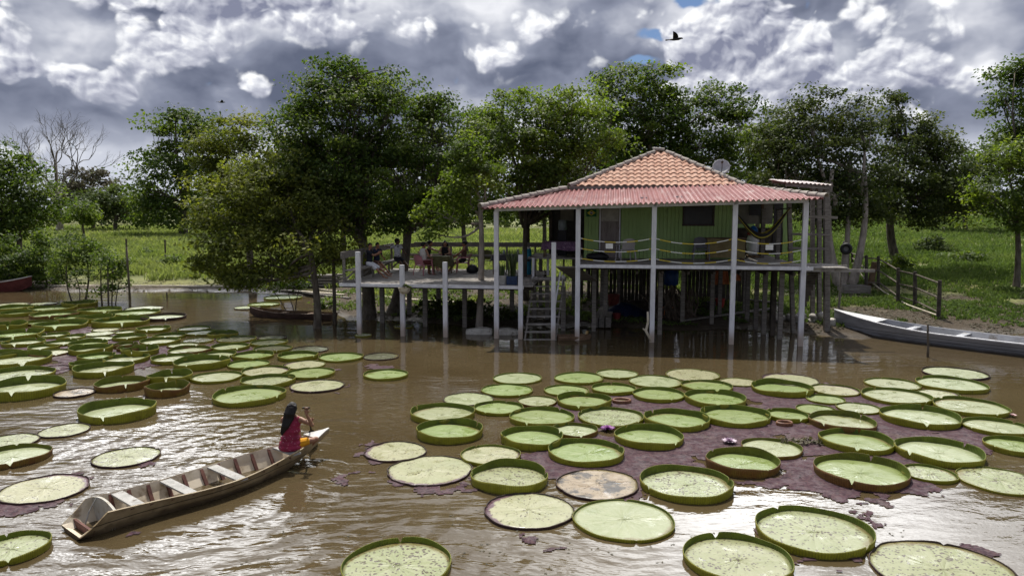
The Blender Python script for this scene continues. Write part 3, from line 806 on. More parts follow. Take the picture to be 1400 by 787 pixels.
shrub('low dark plant behind the concrete kerb blocks', 680, 28.6, 22, 11, 'dark', 59, UG, .2)
shrub('light green plant at the water edge behind the small brown boat', 444, 33, 9, 8, 'bright', 60, UG, .18)

# fallen leaves and trash on the banks
r_ = np.random.default_rng(77); y = 26 * (44 / 26) ** r_.uniform(0, 1, 60000); x = r_.uniform(-.75, .85, 60000) * y; z = ground_z(x, y)
k = (z > .02) & (z < .75) & (vnoise(np.stack([x, y], 1), .8, 41, 3) > .47)
c = np.stack([x[k], y[k], z[k] + .012], 1)[:16000]
V, F, T = leaf_cloud(c, np.full(len(c), .05), 2, .11, 78, c - np.array([0, 0, 1.0]), up=2.2)
tag(fast_mesh('leaf_litter', V, F, LEAF['grey'], attr=T), kind='stuff')
g3 = scatter(26000, -.75, .85, 26, 45, 16, lambda x, y, z: (z > .10) & (x > -9) & (x < 24) & (vnoise(np.stack([x, y], 1), .6, 51, 3) > .55))
tag(blades('bank_weeds', g3, .06 + .16 * vnoise(g3[:, :2], .5, 19, 3), .02 + g3[:, 1] * .0004, 4, M['bank_grass'], 23, lean=.8), kind='stuff')
# ------------------------------------------------------------------ the stilt house
A0 = W(679, 462); B0 = W(1093.7, 472.6)
UD = (B0 - A0); HW = UD.length; UD.normalize(); VD = Vector((-UD.y, UD.x, 0))
def H(u, v, z): return A0 + UD * u + VD * v + Vector((0, 0, z))
def uv(px, py, z):
    p = W(px, py, z) - A0; return p.dot(UD), p.dot(VD)
def uvd(px, py, v):
    "the point at depth v of the house frame seen at a pixel -> u, z"
    d = ray(px, py); o = CAM - A0
    s = (v - o.dot(VD)) / d.dot(VD); q = o + d * s
    return q.dot(UD), q.z
HROT = math.atan2(UD.y, UD.x)
HM = Matrix.Rotation(HROT, 3, 'Z')

FLZ = 2.62
def eavez(u): return 4.53 + .028 * u
house = root('stilt_house', 'green board house on stilts with red tiled hip roof and open porch', 'house', H(4.5, 5, 0), HROT)

M['green_wall'] = stuffmat('green_boards', (.275, .415, .150), (.33, .47, .19), 1.5, .75, .25, 30, c3=(.20, .29, .11), s3=4, t3=(.6, .75), stretch=(1, 1, .4))
M['tile'] = stuffmat('clay_tile', (.38, .205, .145), (.51, .335, .255), 4.5, .9, .5, 20, c3=(.26, .15, .11), s3=2.2, t3=(.58, .78))
M['ridge'] = stuffmat('ridge_tile', (.26, .235, .21), (.42, .38, .34), 5, .9, .5, 25, c3=(.13, .12, .11), s3=8)
M['red_sheet'] = stuffmat('red_sheet', (.185, .060, .058), (.255, .100, .096), 2.2, .6, .25, 25, c3=(.33, .225, .21), s3=2.6, t3=(.52, .72), stretch=(1, .3, 1))
M['red_sheet_back'] = M['red_sheet']
M['interior'] = stuffmat('dim_plaster', (.16, .15, .13), (.24, .22, .19), 2, .9, .2)
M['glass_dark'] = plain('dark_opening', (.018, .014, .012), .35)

# --- roof planes in the house frame
EX0, EX1, EY0, EY1 = -.45, HW + .42, -.40, 12.6      # eave rectangle
uL, zL = uvd(782, 258, 3.5); uR, zR = uvd(1014, 252, 3.5)
UX0, UX1, UY0, UY1 = uL, uR, 3.5, 9.6
UZ = (zL + zR) / 2
uA, zA = uvd(903, 207, 6.6)
def ez(u, v): return eavez(u)
def wave_sheet(mb, a, b, c, d, pitch=.17, amp=.035, rows=5):
    "corrugated sheet: a-b is the lower edge, d-c the upper edge; waves run up the slope"
    a, b, c, d = map(Vector, (a, b, c, d))
    L = (b - a).length; n = int(L / pitch) * 6
    P = []; nrm = (b - a).cross(d - a).normalized()
    for i in range(rows + 1):
        t_ = i / rows; row = []
        for j in range(n + 1):
            s_ = j / n; lo = a.lerp(b, s_)
            # keep waves straight up the slope, clip against the sloping ends
            x = (b - a).normalized().dot(lo - a)
            up = d - a - (b - a).normalized() * (d - a).dot((b - a).normalized())
            xl = (d - a).dot((b - a).normalized()) * t_; xr = L - (L - (c - a).dot((b - a).normalized())) * t_
            xx = min(max(x, xl), xr)
            q = a + (b - a).normalized() * xx + up * t_ + nrm * (amp * math.sin(2 * math.pi * xx / pitch))
            row.append(q)
        P.append(row)
    mb.sheet(P, .012)
sk = MB()
zf0, zf1 = eavez(EX0), eavez(EX1)
c_ = [H(EX0, EY0, zf0), H(EX1, EY0, zf1), H(UX1 + .1, UY0 + .05, UZ - .10), H(UX0 - .1, UY0 + .05, UZ - .10)]
wave_sheet(sk, *c_)
bk = [H(EX1, EY1, zf1), H(EX0, EY1, zf0), H(UX0 - .1, UY1 - .05, UZ - .1), H(UX1 + .1, UY1 - .05, UZ - .1)]
wave_sheet(sk, *bk)
wave_sheet(sk, H(EX0, EY1, zf0), H(EX0, EY0, zf0), H(UX0 - .1, UY0 + .05, UZ - .1), H(UX0 - .1, UY1 - .05, UZ - .1))
wave_sheet(sk, H(EX1, EY0, zf1), H(EX1, EY1, zf1), H(UX1 + .1, UY1 - .05, UZ - .1), H(UX1 + .1, UY0 + .05, UZ - .1))
skirt = sk.build('porch_roof', M['red_sheet'], house)

# clay tiles: rows of half-round barrels stepping up the slope
def tile_face(mb, a, b, c, d, pitch=.27, course=.36):
    a, b, c, d = map(Vector, (a, b, c, d))
    e = (b - a).normalized(); L = (b - a).length
    up = d - a - e * (d - a).dot(e); S = up.length; up.normalize(); nrm = e.cross(up).normalized()
    nc = int(S / course) + 1
    for i in range(nc):
        s0, s1 = i * course, min((i + 1) * course + .05, S)
        xl0 = (d - a).dot(e) * (s0 + course * .5) / S; xr0 = L - (L - (c - a).dot(e)) * (s0 + course * .5) / S
        if xr0 - xl0 < .15: continue
        n = max(2, int(round((xr0 - xl0) / pitch * 8))); P0_, P1_ = [], []
        for j in range(n + 1):
            x = xl0 + (xr0 - xl0) * j / n
            w = (x / pitch) % 1.0
            hgt = .062 * math.sin(math.pi * w / .8) ** .7 if w < .8 else 0.0
            jit = .012 * math.sin(12.9 * math.floor(x / pitch) + 7.1 * i)
            P0_.append(a + e * x + up * (s0 + jit) + nrm * (hgt + .042)); P1_.append(a + e * x + up * s1 + nrm * (hgt + .004))
        mb.sheet([P0_, P1_], .02)
tl = MB()
apL, apR = H(uA - .12, 6.5, zA - .05), H(uA + .12, 6.5, zA - .05)
tile_face(tl, H(UX0, UY0, UZ), H(UX1, UY0, UZ), apR, apL)
tile_face(tl, H(UX1, UY1, UZ), H(UX0, UY1, UZ), apL, apR)
tile_face(tl, H(UX0, UY1, UZ), H(UX0, UY0, UZ), apL, apL)
tile_face(tl, H(UX1, UY0, UZ), H(UX1, UY1, UZ), apR, apR)
roof = tl.build('tile_roof', M['tile'], house)
# ridge and hip caps: overlapping half pipes
def caps(mb, p0, p1, r_=.088, step=.42):
    p0, p1 = Vector(p0), Vector(p1); d = p1 - p0; n = max(1, int(d.length / step)); d.normalize()
    sd = d.cross(Vector((0, 0, 1))).normalized(); u = sd.cross(d)
    for i in range(n):
        a = p0 + d * (i * step); b_ = p0 + d * ((i + 1) * step + .06)
        P = []
        for q, k, dz in ((a, 1.12, .02), (b_, .92, .0)):
            P.append([q + (sd * math.cos(t_) + u * math.sin(t_)) * (r_ * k) + u * dz for t_ in np.linspace(-.2, math.pi + .2, 9)])
        mb.sheet(P, .02)
rc = MB()
caps(rc, H(UX0 - .1, UY0 - .05, UZ + .03), apL + Vector((0, 0, .07))); caps(rc, H(UX1 + .1, UY0 - .05, UZ + .03), apR + Vector((0, 0, .07)))
caps(rc, H(UX0 - .1, UY1, UZ + .03), apL + Vector((0, 0, .07))); caps(rc, H(UX1 + .1, UY1, UZ + .03), apR + Vector((0, 0, .07)))
caps(rc, apL + Vector((0, 0, .10)) - UD * .2, apR + Vector((0, 0, .10)))
caps(rc, H(EX0 - .05, EY0, zf0 + .05), H(UX0 - .15, UY0, UZ - .02)); caps(rc, H(EX1 + .1, EY0, zf1 + .05), H(UX1 + .15, UY0, UZ - .02))
rc.build('ridge_cap', M['ridge'], roof)
fb = MB()
fb.bar(H(UX0 - .12, UY0 - .03, UZ - .03), H(UX1 + .12, UY0 - .03, UZ - .03), .07, .12)
fb.build('fascia', M['grey_wood'], house)

# --- posts, beams, floor
pxs = [(679, 462), (789, 465), (891, 467.6), (1000, 471), (1093.7, 472.6)]
pu = [uv(a, b_, 0)[0] for a, b_ in pxs]
for u in pu:
    q = MB(); q.box(H(u, 0, (eavez(u) - .12 - .6) / 2), (.155, .155, eavez(u) - .12 + .6), HM)
    q.box(H(u - .02, -.085, FLZ - .16), (.10, .05, .16), HM)
    q.build('post', M['post'], house)
q = MB()
for a, b_ in zip(pu[:-1], pu[1:]):
    q.bar(H(a - .06, 0, eavez(a) - .05), H(b_ + .06, 0, eavez(b_) - .05), .11, .15)
q.build('eave_beam', M['post'], house)
UW0 = uvd(797, 351, 3.3)[0]          # left edge of the floor above the water
UW1 = HW + .05
q = MB(); n = 34
for i in range(n):                   # floor planks run along the porch
    v0 = -.02 + i * (10.2 / n)
    u0 = pu[1] - .05
    q.box(H((u0 + UW1) / 2, v0 + .14, FLZ - .02 - .003 * ((i * 7) % 3)), (UW1 - u0, 10.2 / n - .012, .04), HM)
q.build('floor', M['deck_wood'], house)
q = MB(); q.bar(H(pu[1] + .08, -.035, FLZ - .06), H(HW + .30, -.035, FLZ - .06), .05, .11); q.build('floor_edge', M['post'], house)
q = MB()
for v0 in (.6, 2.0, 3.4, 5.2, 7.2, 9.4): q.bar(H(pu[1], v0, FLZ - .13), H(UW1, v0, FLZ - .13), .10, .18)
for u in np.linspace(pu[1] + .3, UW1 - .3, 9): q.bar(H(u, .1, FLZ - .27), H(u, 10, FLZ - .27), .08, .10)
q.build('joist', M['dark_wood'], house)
for (u, v) in [(pu[1] + .5, 2.0), (pu[1] + .9, 3.4), (pu[2] + .35, 1.6), (pu[2] + .1, 3.4), (pu[2] + 1.3, 3.5), (pu[3] - .2, 3.6), (pu[3] + .3, 5.2), (HW - .4, 1.2), (HW - .75, 2.2),
               (HW - .85, 3.2), (HW - 1.0, 4.2), (pu[1] + .7, 6.0), (pu[1] + 1.4, 7.2), (HW - .8, 6.0), (HW - .6, 9.4), (pu[3], 9.4), (pu[2], 9.4), (pu[1] + .4, 9.4)]:
    p_ = H(u, v, 0); z0 = min(gz(p_.x, p_.y), 0) - .4
    q = MB(); q.box(H(u, v, (FLZ - .2 + z0) / 2), (.15, .14, FLZ - .2 - z0), HM); q.build('stilt', M['grey_wood'], house)

# --- walls: vertical boards with a door and a window
WV = 3.3; WT = UZ - .25
uw = lambda px: uvd(px, 330, WV)[0]
X0, X1 = uw(799), uw(1003)
DR0, DR1 = uw(820), uw(847)
WN0, WN1 = uw(934.5), uw(973.5)
wz0, wz1 = uvd(950, 306.5, WV)[1], uvd(950, 283, WV)[1]
dz1 = uvd(830, 285, WV)[1]
def boards(mb, u0, u1, z0, z1, v, w=.145):
    n = max(1, int(round((u1 - u0) / w))); bw = (u1 - u0) / n
    for i in range(n):
        mb.box(H(u0 + (i + .5) * bw, v + .012 + .004 * (i % 2), (z0 + z1) / 2), (bw - .012, .03, z1 - z0), HM)
q = MB()
boards(q, X0, DR0 - .05, FLZ, WT, WV); boards(q, DR1 + .05, WN0 - .05, FLZ, WT, WV)
boards(q, DR0 - .05, DR1 + .05, dz1 + .05, WT, WV); boards(q, WN0 - .05, WN1 + .05, FLZ, wz0 - .05, WV); boards(q, WN0 - .05, WN1 + .05, wz1 + .05, WT, WV)
boards(q, WN1 + .05, X1, FLZ, WT, WV)
q.box(H((X0 + X1) / 2, WV + .06, (FLZ + WT) / 2 + .9), (X1 - X0, .02, .2), HM)
q.build('wall', M['green_wall'], house)
q = MB()   # side and back walls of the rooms
for k in range(40):
    v = WV + .1 + k * .15
    q.box(H(X0, v, (FLZ + WT) / 2), (.03, .14, WT - FLZ), HM)
    q.box(H(X1, v, (FLZ + WT) / 2), (.03, .14, WT - FLZ), HM)
q.box(H((X0 + UW1) / 2, 9.3, (FLZ + WT) / 2), (UW1 - X0, .04, WT - FLZ), HM)
q.build('room_wall', M['green_wall'], house)
# recess with open doorway on the right of the porch
RV = 6.2
ur = lambda px: uvd(px, 330, RV)[0]
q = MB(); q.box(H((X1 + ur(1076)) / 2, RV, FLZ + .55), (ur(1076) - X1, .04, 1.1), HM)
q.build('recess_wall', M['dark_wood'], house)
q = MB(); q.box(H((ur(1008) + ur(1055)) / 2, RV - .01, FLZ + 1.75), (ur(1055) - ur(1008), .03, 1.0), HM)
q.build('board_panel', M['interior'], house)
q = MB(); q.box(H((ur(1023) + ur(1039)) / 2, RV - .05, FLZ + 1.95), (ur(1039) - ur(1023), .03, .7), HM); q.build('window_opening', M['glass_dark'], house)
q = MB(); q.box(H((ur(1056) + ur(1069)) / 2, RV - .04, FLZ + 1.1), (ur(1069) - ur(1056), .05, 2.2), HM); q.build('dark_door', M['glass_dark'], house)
q = MB(); q.box(H((ur(1069.5) + ur(1076)) / 2, RV - .04, (FLZ + WT) / 2), (ur(1076) - ur(1069.5), .09, WT - FLZ), HM); q.build('door_jamb', M['green_wall'], house)
q = MB(); q.box(H(ur(1040.5), RV - .06, FLZ + 1.35), (.09, .08, 2.7), HM); q.build('door_post', M['brown_wood'], house)
q = MB(); q.box(H(UW1 - .15, WV + .2, (FLZ + 4.5) / 2), (.14, .14, 4.5 - FLZ), HM); q.box(H(UW1 - .55, WV + 1.0, (FLZ + 4.5) / 2), (.14, .14, 4.5 - FLZ), HM)
q.build('porch_stud', M['grey_wood'], house)
# door
dr = MB(); dr.box(H((DR0 + DR1) / 2, WV + .05, (FLZ + dz1) / 2), (DR1 - DR0 - .05, .035, dz1 - FLZ - .02), HM)
door = dr.build('door', stuffmat('worn_door', (.19, .16, .15), (.26, .23, .22), 3, .8, .3, c3=(.12, .09, .08), stretch=(4, 4, .5)), house)
q = MB(); q.box(H((DR0 + DR1) / 2, WV + .02, FLZ + 1.62), (DR1 - DR0 - .10, .02, .44), HM); q.build('upper_panel', plain('pale_panel', (.38, .36, .33), .8), door)
q = MB()
for u in (DR0, DR1): q.box(H(u, WV + .02, (FLZ + dz1) / 2), (.05, .08, dz1 - FLZ), HM)
q.box(H((DR0 + DR1) / 2, WV + .02, dz1 + .02), (DR1 - DR0 + .1, .08, .06), HM)
q.build('door_frame', M['post'], door)
# window
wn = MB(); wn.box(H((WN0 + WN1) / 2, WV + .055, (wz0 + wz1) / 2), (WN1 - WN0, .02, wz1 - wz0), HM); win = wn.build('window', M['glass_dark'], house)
q = MB()
q.box(H((WN0 + WN1) / 2, WV - .005, wz0 - .03), (WN1 - WN0 + .14, .07, .07), HM); q.box(H((WN0 + WN1) / 2, WV - .005, wz1 + .03), (WN1 - WN0 + .14, .07, .07), HM)
for u in (WN0 - .03, WN1 + .03): q.box(H(u, WV - .005, (wz0 + wz1) / 2), (.06, .07, wz1 - wz0), HM)
q.build('window_frame', plain('window_frame', (.045, .03, .025), .6), win)
for px in (876, 920):
    u, z = uvd(px, 286, WV - .3); q = MB(); q.box(H(u, .9, eavez(u) + .12), (.75, .10, .10), HM); q.box(H(u, .9, eavez(u) + .19), (.3, .14, .06), HM)
    q.build('tube_light', plain('tube_lamp', (.55, .55, .55), .4), house)
# open kitchen end on the left: back partition, posts and shelf
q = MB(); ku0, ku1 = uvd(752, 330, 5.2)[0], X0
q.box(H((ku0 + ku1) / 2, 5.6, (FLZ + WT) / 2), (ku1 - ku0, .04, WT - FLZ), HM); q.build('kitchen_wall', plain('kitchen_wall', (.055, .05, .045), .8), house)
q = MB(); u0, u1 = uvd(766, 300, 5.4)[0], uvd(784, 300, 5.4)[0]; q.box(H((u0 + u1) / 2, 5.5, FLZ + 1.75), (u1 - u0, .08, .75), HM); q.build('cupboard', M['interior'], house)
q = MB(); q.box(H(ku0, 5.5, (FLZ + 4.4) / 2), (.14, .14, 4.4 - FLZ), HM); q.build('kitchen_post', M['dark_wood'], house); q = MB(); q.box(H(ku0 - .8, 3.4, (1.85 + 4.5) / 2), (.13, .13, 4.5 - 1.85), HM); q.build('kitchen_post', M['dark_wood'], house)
q = MB(); q.box(H((pu[1] - 2.2 + pu[1]) / 2 + .1, 4.9, FLZ - .05), (2.3, 2.9, .06), HM); q.build('kitchen_floor', M['deck_wood'], house)
for u, v in ((pu[1] - 1.9, 3.7), (pu[1] - 1.9, 6.0), (pu[1] - .5, 6.0)):
    p_ = H(u, v, 0); q = MB(); q.box(H(u, v, 1.2), (.14, .14, 2.75), HM); q.build('stilt', M['grey_wood'], house)
# slanting hatch board under the porch end, as in the photo
q = MB(); a_, b2, c2, d2 = H(pu[1] - .75, .1, FLZ - .08), H(pu[1] - .03, .1, FLZ - .08), H(pu[1] + .6, 1.6, 1.95), H(pu[1] - .2, 1.6, 1.95)
q.sheet([[d2, c2], [a_, b2]], .05); q.build('hatch_board', M['grey_wood'], house)

# picket-like board screen under the house, made dark and added to deepen the shade
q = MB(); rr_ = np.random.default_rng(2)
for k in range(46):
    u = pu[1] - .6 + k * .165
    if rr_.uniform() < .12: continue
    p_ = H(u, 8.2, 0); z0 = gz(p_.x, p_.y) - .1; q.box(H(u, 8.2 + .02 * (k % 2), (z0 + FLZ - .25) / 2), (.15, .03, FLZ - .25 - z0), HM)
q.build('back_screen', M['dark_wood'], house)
# --- satellite dish on the right hip
u, z = uvd(986, 229, 4.6)
dc = H(u, 4.6, z); dish = root('satellite_dish', 'grey round satellite dish standing behind the right slope of the roof', 'satellite dish', H(u + .1, 4.8, z - .55))
q = MB(); ax = (Vector((-.15, -.85, .50))).normalized(); Mx = ax.to_track_quat('Z', 'Y').to_matrix()
q.lathe([(.001, -.01), (.14, .005), (.25, .03), (.33, .065), (.335, .045), (.25, .01), (.14, -.015), (.001, -.03)], dc, 26, Mx, False, False)
q.build('reflector', plain('dish_grey', (.36, .36, .37), .5), dish, smooth=True)
q = MB(); q.tube([dc + Mx @ Vector((0, -.3, .04)), dc + Mx @ Vector((0, -.12, .28)), dc + Mx @ Vector((0, 0, .36))], .014, 5); q.ell(dc + Mx @ Vector((0, 0, .37)), (.05, .05, .07), 8, 6, Mx); q.build('feed_arm', M['dark_wood'], dish)
q = MB(); q.tube([dc - ax * .03, dc + Vector((.10, .18, -.15)), Vector(H(u + .1, 4.8, z - .75))], .03, 6); q.build('mast', M['grey_wood'], dish)

# --- flag on the wall
u0, z0 = uvd(801.5, 296, WV - .05); u1, z1 = uvd(815.5, 286, WV - .05); flag = root('flag', 'small green flag with yellow diamond and blue disc hung left of the door', 'flag', H((u0 + u1) / 2, WV - .06, z0), HROT)
uc, zc = (u0 + u1) / 2, (z0 + z1) / 2; hw, hh2 = (u1 - u0) / 2, (z1 - z0) / 2
q = MB(); q.sheet([[H(u0 + (u1 - u0) * i / 6, WV - .05 + .008 * math.sin(i * 1.7), z) for i in range(7)] for z in (z0, z1)], .004)
q = MB(); q.grid([[H(u0 + (u1 - u0) * i / 6, WV - .05 + .006 * math.sin(i * 1.7), z) for i in range(7)] for z in (z0, zc, z1)]); q.grid([[H(u1 - (u1 - u0) * i / 6, WV - .042 + .006 * math.sin((6 - i) * 1.7), z) for i in range(7)] for z in (z0, zc, z1)])
q.build('cloth', plain('flag_green', (.02, .12, .05), .8), flag)
q = MB(); pts = [H(uc - hw * .85, WV - .062, zc), H(uc, WV - .062, zc - hh2 * .8), H(uc + hw * .85, WV - .062, zc), H(uc, WV - .062, zc + hh2 * .8)]; bks = [p + VD * .004 for p in pts]; q.add(pts + bks, [(0, 1, 2, 3), (7, 6, 5, 4), (0, 4, 5, 1), (1, 5, 6, 2), (2, 6, 7, 3), (3, 7, 4, 0)]); q.build('diamond', plain('flag_yellow', (.55, .47, .06), .8), flag)
q = MB(); Ma = (-VD).to_track_quat('Z', 'Y').to_matrix(); q.lathe([(hh2 * .42, 0), (hh2 * .42, .004)], H(uc, WV - .066, zc), 18, Ma); q.build('disc', plain('flag_blue', (.012, .03, .16), .8), flag)
q = MB(); q.bar(H(uc - hh2 * .40, WV - .072, zc + .02), H(uc + hh2 * .40, WV - .072, zc - .01), .003, .022); q.build('band', M['white'], flag)

# --- barrier tapes between the posts
M['tape'], t, b, _ = material('barrier_tape')
co = t.new('ShaderNodeTexCoord').outputs['Object']; fr = t.m('FRACT', t.m('MULTIPLY', t.xyz(co)[0], 1.35))
t.put(b.inputs['Base Color'], t.mix(t.m('GREATER_THAN', fr, .5), (.62, .62, .60), (.55, .42, .03)))
lev = [.88, .54, .20]; nm = ['top', 'middle', 'lowest']; sect = ['left', 'middle', 'right']
for si, (a, b_) in enumerate(zip(pu[1:-1], pu[2:])):
    for li, zz_ in enumerate(lev):
        rt = root('barrier_tape', f'sagging yellow and white barrier tape, {nm[li]} of three across the {sect[si]} porch bay', 'tape', H((a + b_) / 2, 0, FLZ + zz_), HROT, 'barrier tapes along the porch')
        sg_ = [.13, .17, .15][si] * (1 - .12 * li)
        P = [[H(a + .08 + (b_ - a - .16) * k / 20, -.02, FLZ + zz_ - sg_ * 4 * (k / 20) * (1 - k / 20) + dz) for k in range(21)] for dz in (-.015, .015)]
        Q = [[p + VD * .004 for p in reversed(row)] for row in P]
        q = MB(); q.grid(P); q.grid(Q); q.build('band', M['tape'], rt)
for px, si, txt in ((833, 0, 'left'), (1052, 2, 'right')):
    a, b_ = pu[1 + si], pu[2 + si]; u = uvd(px, 337, -.05)[0]; f_ = (u - a) / (b_ - a)
    z = FLZ + .88 - .15 * 4 * f_ * (1 - f_)
    rt = root('paper_notice', f'blank white paper notice clipped to the top tape of the {txt} porch bay', 'notice', H(u, -.04, z - .27), HROT)
    q = MB(); q.box(H(u, -.045, z - .11), (.24, .006, .17), HM); q.build('sheet', M['white'], rt)

# --- hammock in the right bay
hm = root('hammock', 'black and yellow striped hammock slung across the right porch bay', 'hammock', H(pu[3] + .9, 1.5, FLZ + .3), HROT)
m, t, b, _ = material('hammock_cloth'); co = t.new('ShaderNodeTexCoord').outputs['UV']
at = t.new('ShaderNodeAttribute'); at.attribute_name = 'tint'
fr = t.m('FRACT', t.m('MULTIPLY', at.outputs['Fac'], 4.0)); t.put(b.inputs['Base Color'], t.mix(t.m('GREATER_THAN', fr, .64), (.012, .012, .012), (.42, .36, .05))); b.inputs['Roughness'].default_value = .9
pa = H(*(lambda a: (a[0], 1.3, a[1]))(uvd(1001, 287, 1.3))); pb = H(*(lambda a: (a[0], 2.4, a[1]))(uvd(1082, 284, 2.4)))
low = H(*(lambda a: (a[0], 1.7, a[1]))(uvd(1038, 328, 1.7)))
rows, tint, P = 17, [], []
for i in range(25):
    s_ = i / 24; base_ = pa.lerp(pb, s_); dip = low - pa.lerp(pb, (low - pa).dot(pb - pa) / (pb - pa).length_squared)
    k = (1 - abs(2 * s_ - .92 if s_ < .46 else (s_ - .46) / .54 * 1.0) ** 1.8) if False else math.sin(math.pi * min(1, max(0, (s_ / .92 if s_ < .46 else .5 + (s_ - .46) / 1.08)))) ** 1.15
    c = base_ + dip * k; wdt = .05 + .50 * math.sin(math.pi * s_) ** .8
    row = []
    for j in range(rows):
        f_ = j / (rows - 1) - .5; row.append(c + VD * (f_ * wdt * 1.1) + Vector((0, 0, (abs(f_) * 2) ** 2 * wdt * .42)) - UD * 0)
        tint.append(j / (rows - 1))
    P.append(row)
VV = np.array([[tuple(p) for p in r_] for r_ in P]).reshape(-1, 3); i0 = (np.arange(24)[:, None] * rows + np.arange(rows - 1)[None]).ravel()
fast_mesh('cloth', VV, np.stack([i0, i0 + 1, i0 + rows + 1, i0 + rows], 1), m, hm, True, np.array(tint))
q = MB(); q.tube([pa, H(pu[3], .05, eavez(pu[3]) - .25)], .02, 5); q.build('rope', M['dark_wood'], hm); q = MB(); q.tube([pb, H(UW1 - .3, WV, 4.45)], .02, 5); q.build('rope', M['dark_wood'], hm)

# --- plastic armchair prototype (origin at floor centre, facing -Y)
def make_chair(label, col, loc, rz, group, name='plastic_chair'):
    rt = root(name, label, 'chair', loc, rz, group); mt = plain('chair_plastic_' + str(len(bpy.data.materials)), col, .45, var=.08)
    Mi = ROOTM[rt.name]
    def L(x, y, z): return Mi @ Vector((x, y, z))
    q = MB(); q.sheet([[L(x * (1.0 if y < 0 else .92), y, .42 - .03 * (1 - (x / .24) ** 2)) for x in np.linspace(-.23, .23, 7)] for y in np.linspace(-.23, .2, 6)], .02); q.build('seat', mt, rt)
    q = MB()
    for dy in (0, .018):
        P = [[L(x * (1 - .12 * (k / 6) ** 3), .20 + .13 * k / 6 + .05 * (1 - (x / .24) ** 2) + dy, .42 + .42 * k / 6 - (.05 * (x / .22) ** 2 if k == 6 else 0)) for x in np.linspace(-.235, .235, 9)] for k in range(7)]
        q.grid(P if dy else [list(reversed(r_)) for r_ in P])
    q.build('backrest', mt, rt)
    for sx in (-1, 1):
        q = MB(); q.tube([L(sx * .26, .27, .62), L(sx * .28, .05, .63), L(sx * .275, -.20, .62), L(sx * .26, -.25, .56)], [.025, .03, .03, .024], 6, flat=.6); q.build('arm', mt, rt)
        for (y0, y1, zt) in ((-.22, -.26, .60), (.20, .29, .44)):
            q = MB(); q.tube([L(sx * .245, y0, zt), L(sx * .265, (y0 + y1) / 2, .3), L(sx * .285, y1, 0)], [.026, .024, .02], 6); q.build('leg', mt, rt)
    return rt
u, v = uv(855, 356, FLZ); make_chair('grey plastic armchair on the porch left of the middle post beside the door', (.34, .32, .32), H(u, 1.5, FLZ), HROT + R(200), 'plastic chairs')
u, v = uv(952, 352, FLZ); make_chair('dark grey plastic armchair on the porch under the window', (.16, .16, .18), H(u, 2.5, FLZ), HROT, 'plastic chairs')
# settle / low cupboard right of it
u0, u1 = uvd(967, 340, 2.3)[0], uvd(1019, 340, 2.3)[0]; sd_ = root('porch_counter', 'olive brown wooden counter standing on the porch behind the fourth post', 'counter', H((u0 + u1) / 2, 2.5, FLZ), HROT)
q = MB(); q.box(H((u0 + u1) / 2, 2.35, FLZ + .44), (u1 - u0, .04, .66), HM); q.build('front_panel', stuffmat('olive_board', (.16, .125, .05), (.22, .18, .08), 3, .7, .2), sd_)
q = MB(); q.box(H((u0 + u1) / 2, 2.62, FLZ + .80), (u1 - u0 + .06, .62, .04), HM); q.build('top', M['brown_wood'], sd_)
for u in (u0 + .05, u1 - .05):
    for v in (2.42, 2.85): q = MB(); q.box(H(u, v, FLZ + .39), (.06, .06, .78), HM); q.build('leg', M['brown_wood'], sd_)
# round bin with snowman-like stack is left out: a blue cap and white jug stand there
u, z = uvd(1030, 320, 4.4); jg = root('water_jug', 'white water jug with red collar and blue lid in the porch recess', 'jug', H(u, 4.4, FLZ + .0), HROT)
q = MB(); q.lathe([(.10, 0), (.22, .02), (.235, .3), (.235, .62), (.20, .74), (.12, .80)], H(u, 4.4, FLZ + .10), 16); q.build('body', M['white'], jg, smooth=True)
q = MB(); q.lathe([(.19, 0), (.235, .03), (.235, .07), (.16, .12)], H(u, 4.4, FLZ + .86), 16); q.build('collar', plain('red_collar', (.25, .02, .025), .5), jg)
q = MB(); q.lathe([(.17, 0), (.17, .10), (.10, .20), (.03, .24)], H(u, 4.4, FLZ + .985), 16); q.build('lid', plain('blue_lid', (.012, .10, .30), .4), jg)
q = MB(); q.lathe([(.26, 0), (.26, .08), (.22, .10)], H(u, 4.4, FLZ), 16); q.build('stand', M['brown_wood'], jg)
# black bag lying by the door
u, v = uv(818, 353, FLZ); bg = root('bag', 'black bag lying on the porch floor left of the door', 'bag', H(u, 1.9, FLZ), HROT)
q = MB(); q.ell(H(u, 1.9, FLZ + .14), (.42, .2, .16), 14, 8, HM, lambda p: Vector((p.x, p.y, max(p.z, -.85) + .1 * math.sin(5 * p.x)))); q.build('body', M['black'], bg, smooth=True)
q = MB(); q.tube([H(u - .2, 1.9, FLZ + .27), H(u - .1, 1.9, FLZ + .37), H(u + .1, 1.9, FLZ + .37), H(u + .2, 1.9, FLZ + .27)], .018, 5); q.build('handle', M['black'], bg)

# --- lookout tower with lean-to roof at the right end
tw = root('lookout_platform', 'tall grey wooden platform frame with slanting tin roof at the right end of the house', 'platform', W(1131, 456), HROT)
tp = {}
for nm_, px, py, v, top in (('a', 1131, 456, 0, 252), ('b', 1112, 440, 0, 252), ('c', 1086, 448, 0, 258), ('d', 1121, 447, 0, 253)):
    y = W(1131, 456).y + {'a': 0, 'b': 1.5, 'c': .25, 'd': 1.1}[nm_]; b_ = D(px, py, y); t_ = D(px - (1 if nm_ != 'c' else 8), top, y)
    q = MB(); q.bar(Vector((b_.x, b_.y, -.5)), t_, .19 if nm_ == 'a' else .14, .17 if nm_ == 'a' else .13, up=(0, 1, 0)); q.build('post', M['grey_wood'], tw); tp[nm_] = t_
y0 = tp['a'].y - .3; y1 = tp['b'].y + .5
a_, b2 = D(1072, 248.5, y0), D(1140, 253, y0); off = Vector((.25, y1 - y0, .18))
